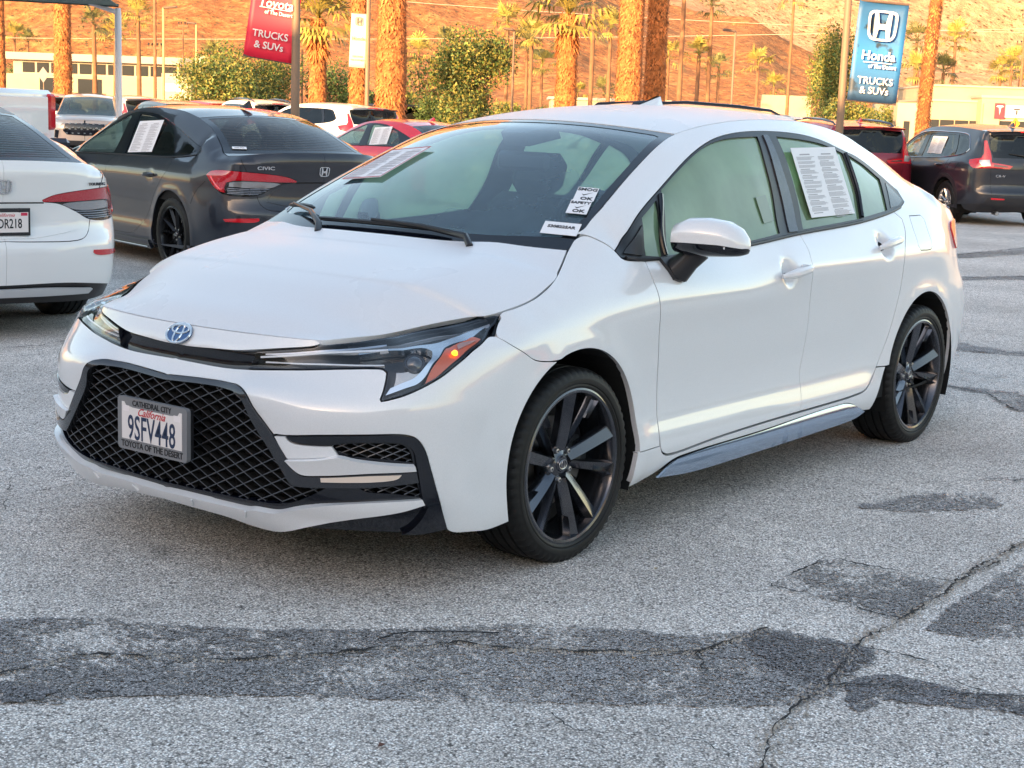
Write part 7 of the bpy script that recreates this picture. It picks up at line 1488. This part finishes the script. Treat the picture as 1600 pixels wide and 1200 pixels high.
# overhead wires
for k, (ua, va, ub, vb, D) in enumerate(((-200, 60, 1900, 40, 110), (560, 5, 1900, 60, 112))):
    p0, p1 = Vector(spot(px(ua, D), D)), Vector(spot(px(ub, D), D)); z0, z1 = zt(ua, va, D), zt(ub, vb, D)
    MB_ = MB(); MB_.tube([tuple(p0.lerp(p1, t)+Vector((0, 0, z0+(z1-z0)*t-4*.6*t*(1-t)))) for t in np.linspace(0, 1, 16)], .018, 4); o = MB_.build('overhead_wire', mat('wire_pale', (.5, .4, .3), .6)); prop(o, ('upper' if k else 'lower')+' pale overhead wire crossing in front of the mountain', 'wire')
def banner(name, lat, D, x0, x1, z0, z1, tilt, mt, label, pole_h, pr, pole_label, curl=.04):
    t = post('banner_pole', lat, D, pole_h, pr, POLE, pole_label, 'pole'); bpy.context.view_layer.update()
    b = thing('banner', label, 'banner'); b.matrix_world = t.matrix_world @ Matrix.Translation((0, 0, z0)) @ Matrix.Rotation(tilt, 4, 'Y') @ Matrix.Translation((0, 0, -z0)); n = 10; V = []
    for i in range(n+1):
        for j in range(n+1): X = x0+(x1-x0)*i/n; Z = z0+(z1-z0)*j/n; V.append((X, -.02-curl*math.sin(i/n*3.1)*math.cos(j/n*2.6+1), Z))
    F = [(i*(n+1)+j, (i+1)*(n+1)+j, (i+1)*(n+1)+j+1, i*(n+1)+j+1) for i in range(n) for j in range(n)]; o = mesh('cloth', V, F, mt, b); md = o.modifiers.new('t', 'SOLIDIFY'); md.thickness = .004
    s = 1 if x1 > abs(x0) else -1
    for z_ in (z0, z1): MB().tube([((0), 0, z_), (x1 if s > 0 else x0, -.01, z_)], .018, 8).build('bracket', LAMPG, b)
    return t, b
TXM = Matrix(((1, 0, 0, 0), (0, 0, -1, 0), (0, 1, 0, 0), (0, 0, 0, 1)))
Dr = 25; sc_ = Dr/2416
bw = 75*sc_; zb = zt(450, 96, Dr); zt1 = zb+1.65
rp, rb = banner('b', px(452, Dr), Dr, -bw-.06, -.06, zb, zt1, R(8), mat('banner_cloth_red', (.60, .008, .04), .55), 'red cloth banner reading Toyota of The Desert TRUCKS & SUVs', zt(452, -120, Dr), .075, 'tan metal pole that carries the red banner')
cx = -bw/2-.06
def btext(b_, s_, sz, z_, x_=cx, mt_=wt, bold=.002, sx=.9, shear=0): text('lettering', s_, sz, mt_, b_, (x_, -.085, z_), TXM, bold=bold, sx=sx, shear=shear, extrude=.003)
btext(rb, 'Toyota', .20, zb+.86, cx+.02, bold=.003, sx=.95, shear=.1); btext(rb, 'of The Desert', .085, zb+.72, cx+.08); btext(rb, 'TRUCKS', .155, zb+.37, sx=.98); btext(rb, '& SUVs', .155, zb+.20, sx=.98)
MB().box((cx+.02, -.085, zb+.785), (.50, .004, .012)).build('swoosh', wt, rb, smooth=False)
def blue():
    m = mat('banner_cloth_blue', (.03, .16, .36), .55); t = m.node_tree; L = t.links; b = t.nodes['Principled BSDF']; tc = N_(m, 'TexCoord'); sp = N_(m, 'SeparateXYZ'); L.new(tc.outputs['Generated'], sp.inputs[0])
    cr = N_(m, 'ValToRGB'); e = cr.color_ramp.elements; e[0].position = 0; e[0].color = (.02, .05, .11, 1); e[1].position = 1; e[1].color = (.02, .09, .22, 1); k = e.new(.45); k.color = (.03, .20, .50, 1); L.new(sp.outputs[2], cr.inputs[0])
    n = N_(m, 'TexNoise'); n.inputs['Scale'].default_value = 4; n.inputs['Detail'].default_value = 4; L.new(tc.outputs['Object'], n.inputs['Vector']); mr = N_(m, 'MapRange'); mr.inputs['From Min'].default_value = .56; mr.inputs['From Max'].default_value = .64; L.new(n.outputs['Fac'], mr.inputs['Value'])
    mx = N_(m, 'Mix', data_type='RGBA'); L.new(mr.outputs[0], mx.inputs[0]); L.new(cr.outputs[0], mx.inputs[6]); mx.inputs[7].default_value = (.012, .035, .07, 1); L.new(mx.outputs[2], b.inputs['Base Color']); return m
bw2 = 76*sc_; zb2 = zt(1300, 149, Dr); 
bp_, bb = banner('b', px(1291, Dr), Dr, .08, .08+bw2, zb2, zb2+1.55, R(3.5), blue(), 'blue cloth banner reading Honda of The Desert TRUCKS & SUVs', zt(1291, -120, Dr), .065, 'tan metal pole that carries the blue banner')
cx2 = .08+bw2/2
btext(bb, 'Honda', .20, zb2+.71, cx2, bold=.003, sx=1.0); btext(bb, 'of The Desert', .085, zb2+.55, cx2+.08, bold=.003); btext(bb, 'TRUCKS', .155, zb2+.32, cx2, sx=.98); btext(bb, '& SUVs', .155, zb2+.17, cx2, sx=.98)
MB().box((cx2, -.085, zb2+.61), (.46, .004, .014)).build('swoosh', wt, bb, smooth=False)
honda_h(bb, Vector((cx2, -.088, zb2+1.18)), TXM, .46, .47, wt)
Dw = 56; s5 = Dw/2416
wp_, wb = banner('b', px(562, Dw), Dw, -.66, -.08, zt(545, 108, Dw), zt(545, 27, Dw), R(2), mat('banner_cloth_cream', (.60, .54, .42), .6), 'narrow cream banner with an H emblem and Honda lettering before a palm trunk', zt(562, -60, Dw), .085, 'tan light pole carrying the narrow cream banner', curl=.02)
GRN = mat('banner_grey_print', (.12, .12, .10), .6); zc_ = zt(545, 27, Dw)
honda_h(wb, Vector((-.37, -.06, zc_-.28)), TXM, .26, .28, GRN); text('lettering', 'Honda', .17, GRN, wb, (-.37, -.06, zc_-.88), TXM, bold=.003, extrude=.002); text('lettering', 'CERTIFIED', .085, GRN, wb, (-.37, -.06, zc_-1.50), TXM, extrude=.002, bold=.001); text('lettering', 'PRE-OWNED', .085, GRN, wb, (-.37, -.06, zc_-1.62), TXM, extrude=.002, bold=.001)
Dv = 90
vp_, vb = banner('b', px(302, Dv), Dv, .05, .60, zt(310, 131, Dv), zt(310, 89, Dv), 0, mat('banner_cloth_cream', (.60, .54, .42), .6), 'small far cream banner beside the hedge left of the red banner', zt(302, 80, Dv), .04, 'thin pole of the far cream banner', curl=.01)
honda_h(vb, Vector((.32, -.05, zt(310, 96, Dv))), TXM, .2, .2, GRN)
# diamond road sign seen from behind at left, yellow one at right
def diamond(u, v, D, s_, mt_, label, mark=None):
    h = zt(u, v, D); t = post('road_sign', px(u, D), D, h, .03, POLE, label, 'sign'); MB().prism([(0, h+s_*1.4), (s_, h), (0, h-s_*1.4), (-s_, h)], -.05, -.03, 'y').build('sign_plate', mt_, t, smooth=False)
    if mark: MB().box((0, -.055, h), (s_*.28, .006, s_*1.2)).build('sign_mark', mark, t, smooth=False)
diamond(66, 118, 85, .30, mat('sign_back', (.22, .21, .20), .6), 'grey diamond road sign seen from behind in front of the white building')
diamond(1560.5, 193, 55, .155, mat('sign_yellow', (.75, .40, .02), .5), 'yellow diamond warning sign with a red mark before the showroom', mat('sign_red', (.5, .04, .02), .5))
# shade canopy top left
lat0, D0 = px(181, 21), 21; x, y, z = spot(lat0, D0); cn = thing('shade_canopy', 'grey green fabric shade canopy on a white steel post at top left', 'canopy', (x, y, z), math.atan2(VIEW[1].y, VIEW[1].x)); hp = zt(181, 28, 21)+.11
MB().tube([(0, 0, 0), (0, 0, hp-.1), (0, 0, hp)], [.045, .045, .035], 14).build('post', WPOLE, cn); MB().tube([(0, 0, hp-.06), (-.5, -.1, hp+.10), (-2.2, -.4, hp+.20)], [.03, .03, .02], 8).build('arm', WPOLE, cn)
n = 12; V = []
for i in range(n+1):
    for j in range(n+1):
        s_, t_ = i/n, j/n; X = .02-s_*6.5; Y = -.05-t_*5.0; zc = hp+.03+s_*.42*(1-.35*s_)+t_*.55-.35*math.sin(s_*3.14)*(1-t_)*.25; V.append((X, Y*(1-.0*s_), zc))
mesh('fabric', V, [(i*(n+1)+j, (i+1)*(n+1)+j, (i+1)*(n+1)+j+1, i*(n+1)+j+1) for i in range(n) for j in range(n)], mat('canopy_fabric', (.16, .22, .20), .8, noise=(12, .15)), cn).modifiers.new('t', 'SOLIDIFY').thickness = .01
MB().tube([V[i*(n+1)] for i in range(n+1)], .022, 6).build('hem', mat('canopy_hem', (.03, .05, .05), .8), cn)
# ================================================================ papers and stickers on the white sedan
bpy.context.view_layer.update()
S = HS['side']; WNS = HS['wind']
paper('window_sheet', None, .40, .295, 'large white two-column sheet taped in the rear side window of the foreground white sedan', 'notice', M_=put_on(hero_car, S, 3.511, 1.186, .006, 1, R(1)))
def on_wind(a, b, w_, h_, lb, cat_, tilt=0, border=None, lines=False):
    p, m_ = frame_at(WNS, a, b, 1, .004); n = m_.col[2].to_3d(); y = Vector((0, 1, 0)); x = (y-n*y.dot(n)).normalized(); up_ = n.cross(x); mm = Matrix((x, up_, n)).transposed().to_4x4()
    return paper('windshield_sheet', None, w_, h_, lb, cat_, border=border, lines=lines, M_=Matrix.Translation(p) @ mm @ Matrix.Rotation(tilt, 4, 'Z'))
BKP = mat('print_black', (.01, .01, .012), .5); RDP = mat('border_red', (.45, .03, .05), .6); I4 = Matrix.Identity(4)
on_wind(.475, -.641, .255, .277, 'white sheet with a dark red border taped to the far side of the windshield', 'notice', border=RDP, lines=True, tilt=R(-8))
t = on_wind(.352, .885, .072, .092, 'white SMOG OK sticker with a check mark on the windshield', 'sticker', tilt=R(20)); text('lettering', 'SMOG', .026, BKP, t, (0, .030, .001), I4, bold=.0008, sx=.95); text('lettering', 'OK', .026, BKP, t, (.008, -.032, .001), I4, bold=.0008, sx=1.1); MB().add([(-.015, 0, .001), (-.006, -.012, .001), (.024, .014, .001), (-.006, -.004, .001)], [(0, 1, 3), (1, 2, 3)]).build('check_mark', BKP, t, smooth=False)
t = on_wind(.262, .905, .072, .090, 'white SAFETY OK sticker below the SMOG one', 'sticker', tilt=R(20)); text('lettering', 'SAFETY', .021, BKP, t, (0, .027, .001), I4, bold=.0007, sx=.98); text('lettering', 'OK', .026, BKP, t, (.004, -.028, .001), I4, bold=.0008, sx=1.1); MB().add([(-.015, 0, .001), (-.006, -.012, .001), (.024, .014, .001), (-.006, -.004, .001)], [(0, 1, 3), (1, 2, 3)]).build('check_mark', BKP, t, smooth=False)
t = on_wind(.118, .905, .125, .072, 'white stock number label S308225AR at the lower corner of the windshield', 'sticker', tilt=R(18)); text('lettering', 'S308225AR', .021, BKP, t, (0, .008, .001), I4, bold=.0007, sx=.95)
t = thing('door_sticker', 'small pale printed sticker low in the front side window of the foreground sedan', 'sticker'); t.matrix_world = put_on(hero_car, S, 2.975, 1.09, .0, 1, R(5)); MB().box((0, 0, 0), (.085, .105, .001)).build('sheet', mat('sticker_dull', (.30, .38, .33), .6), t, smooth=False)
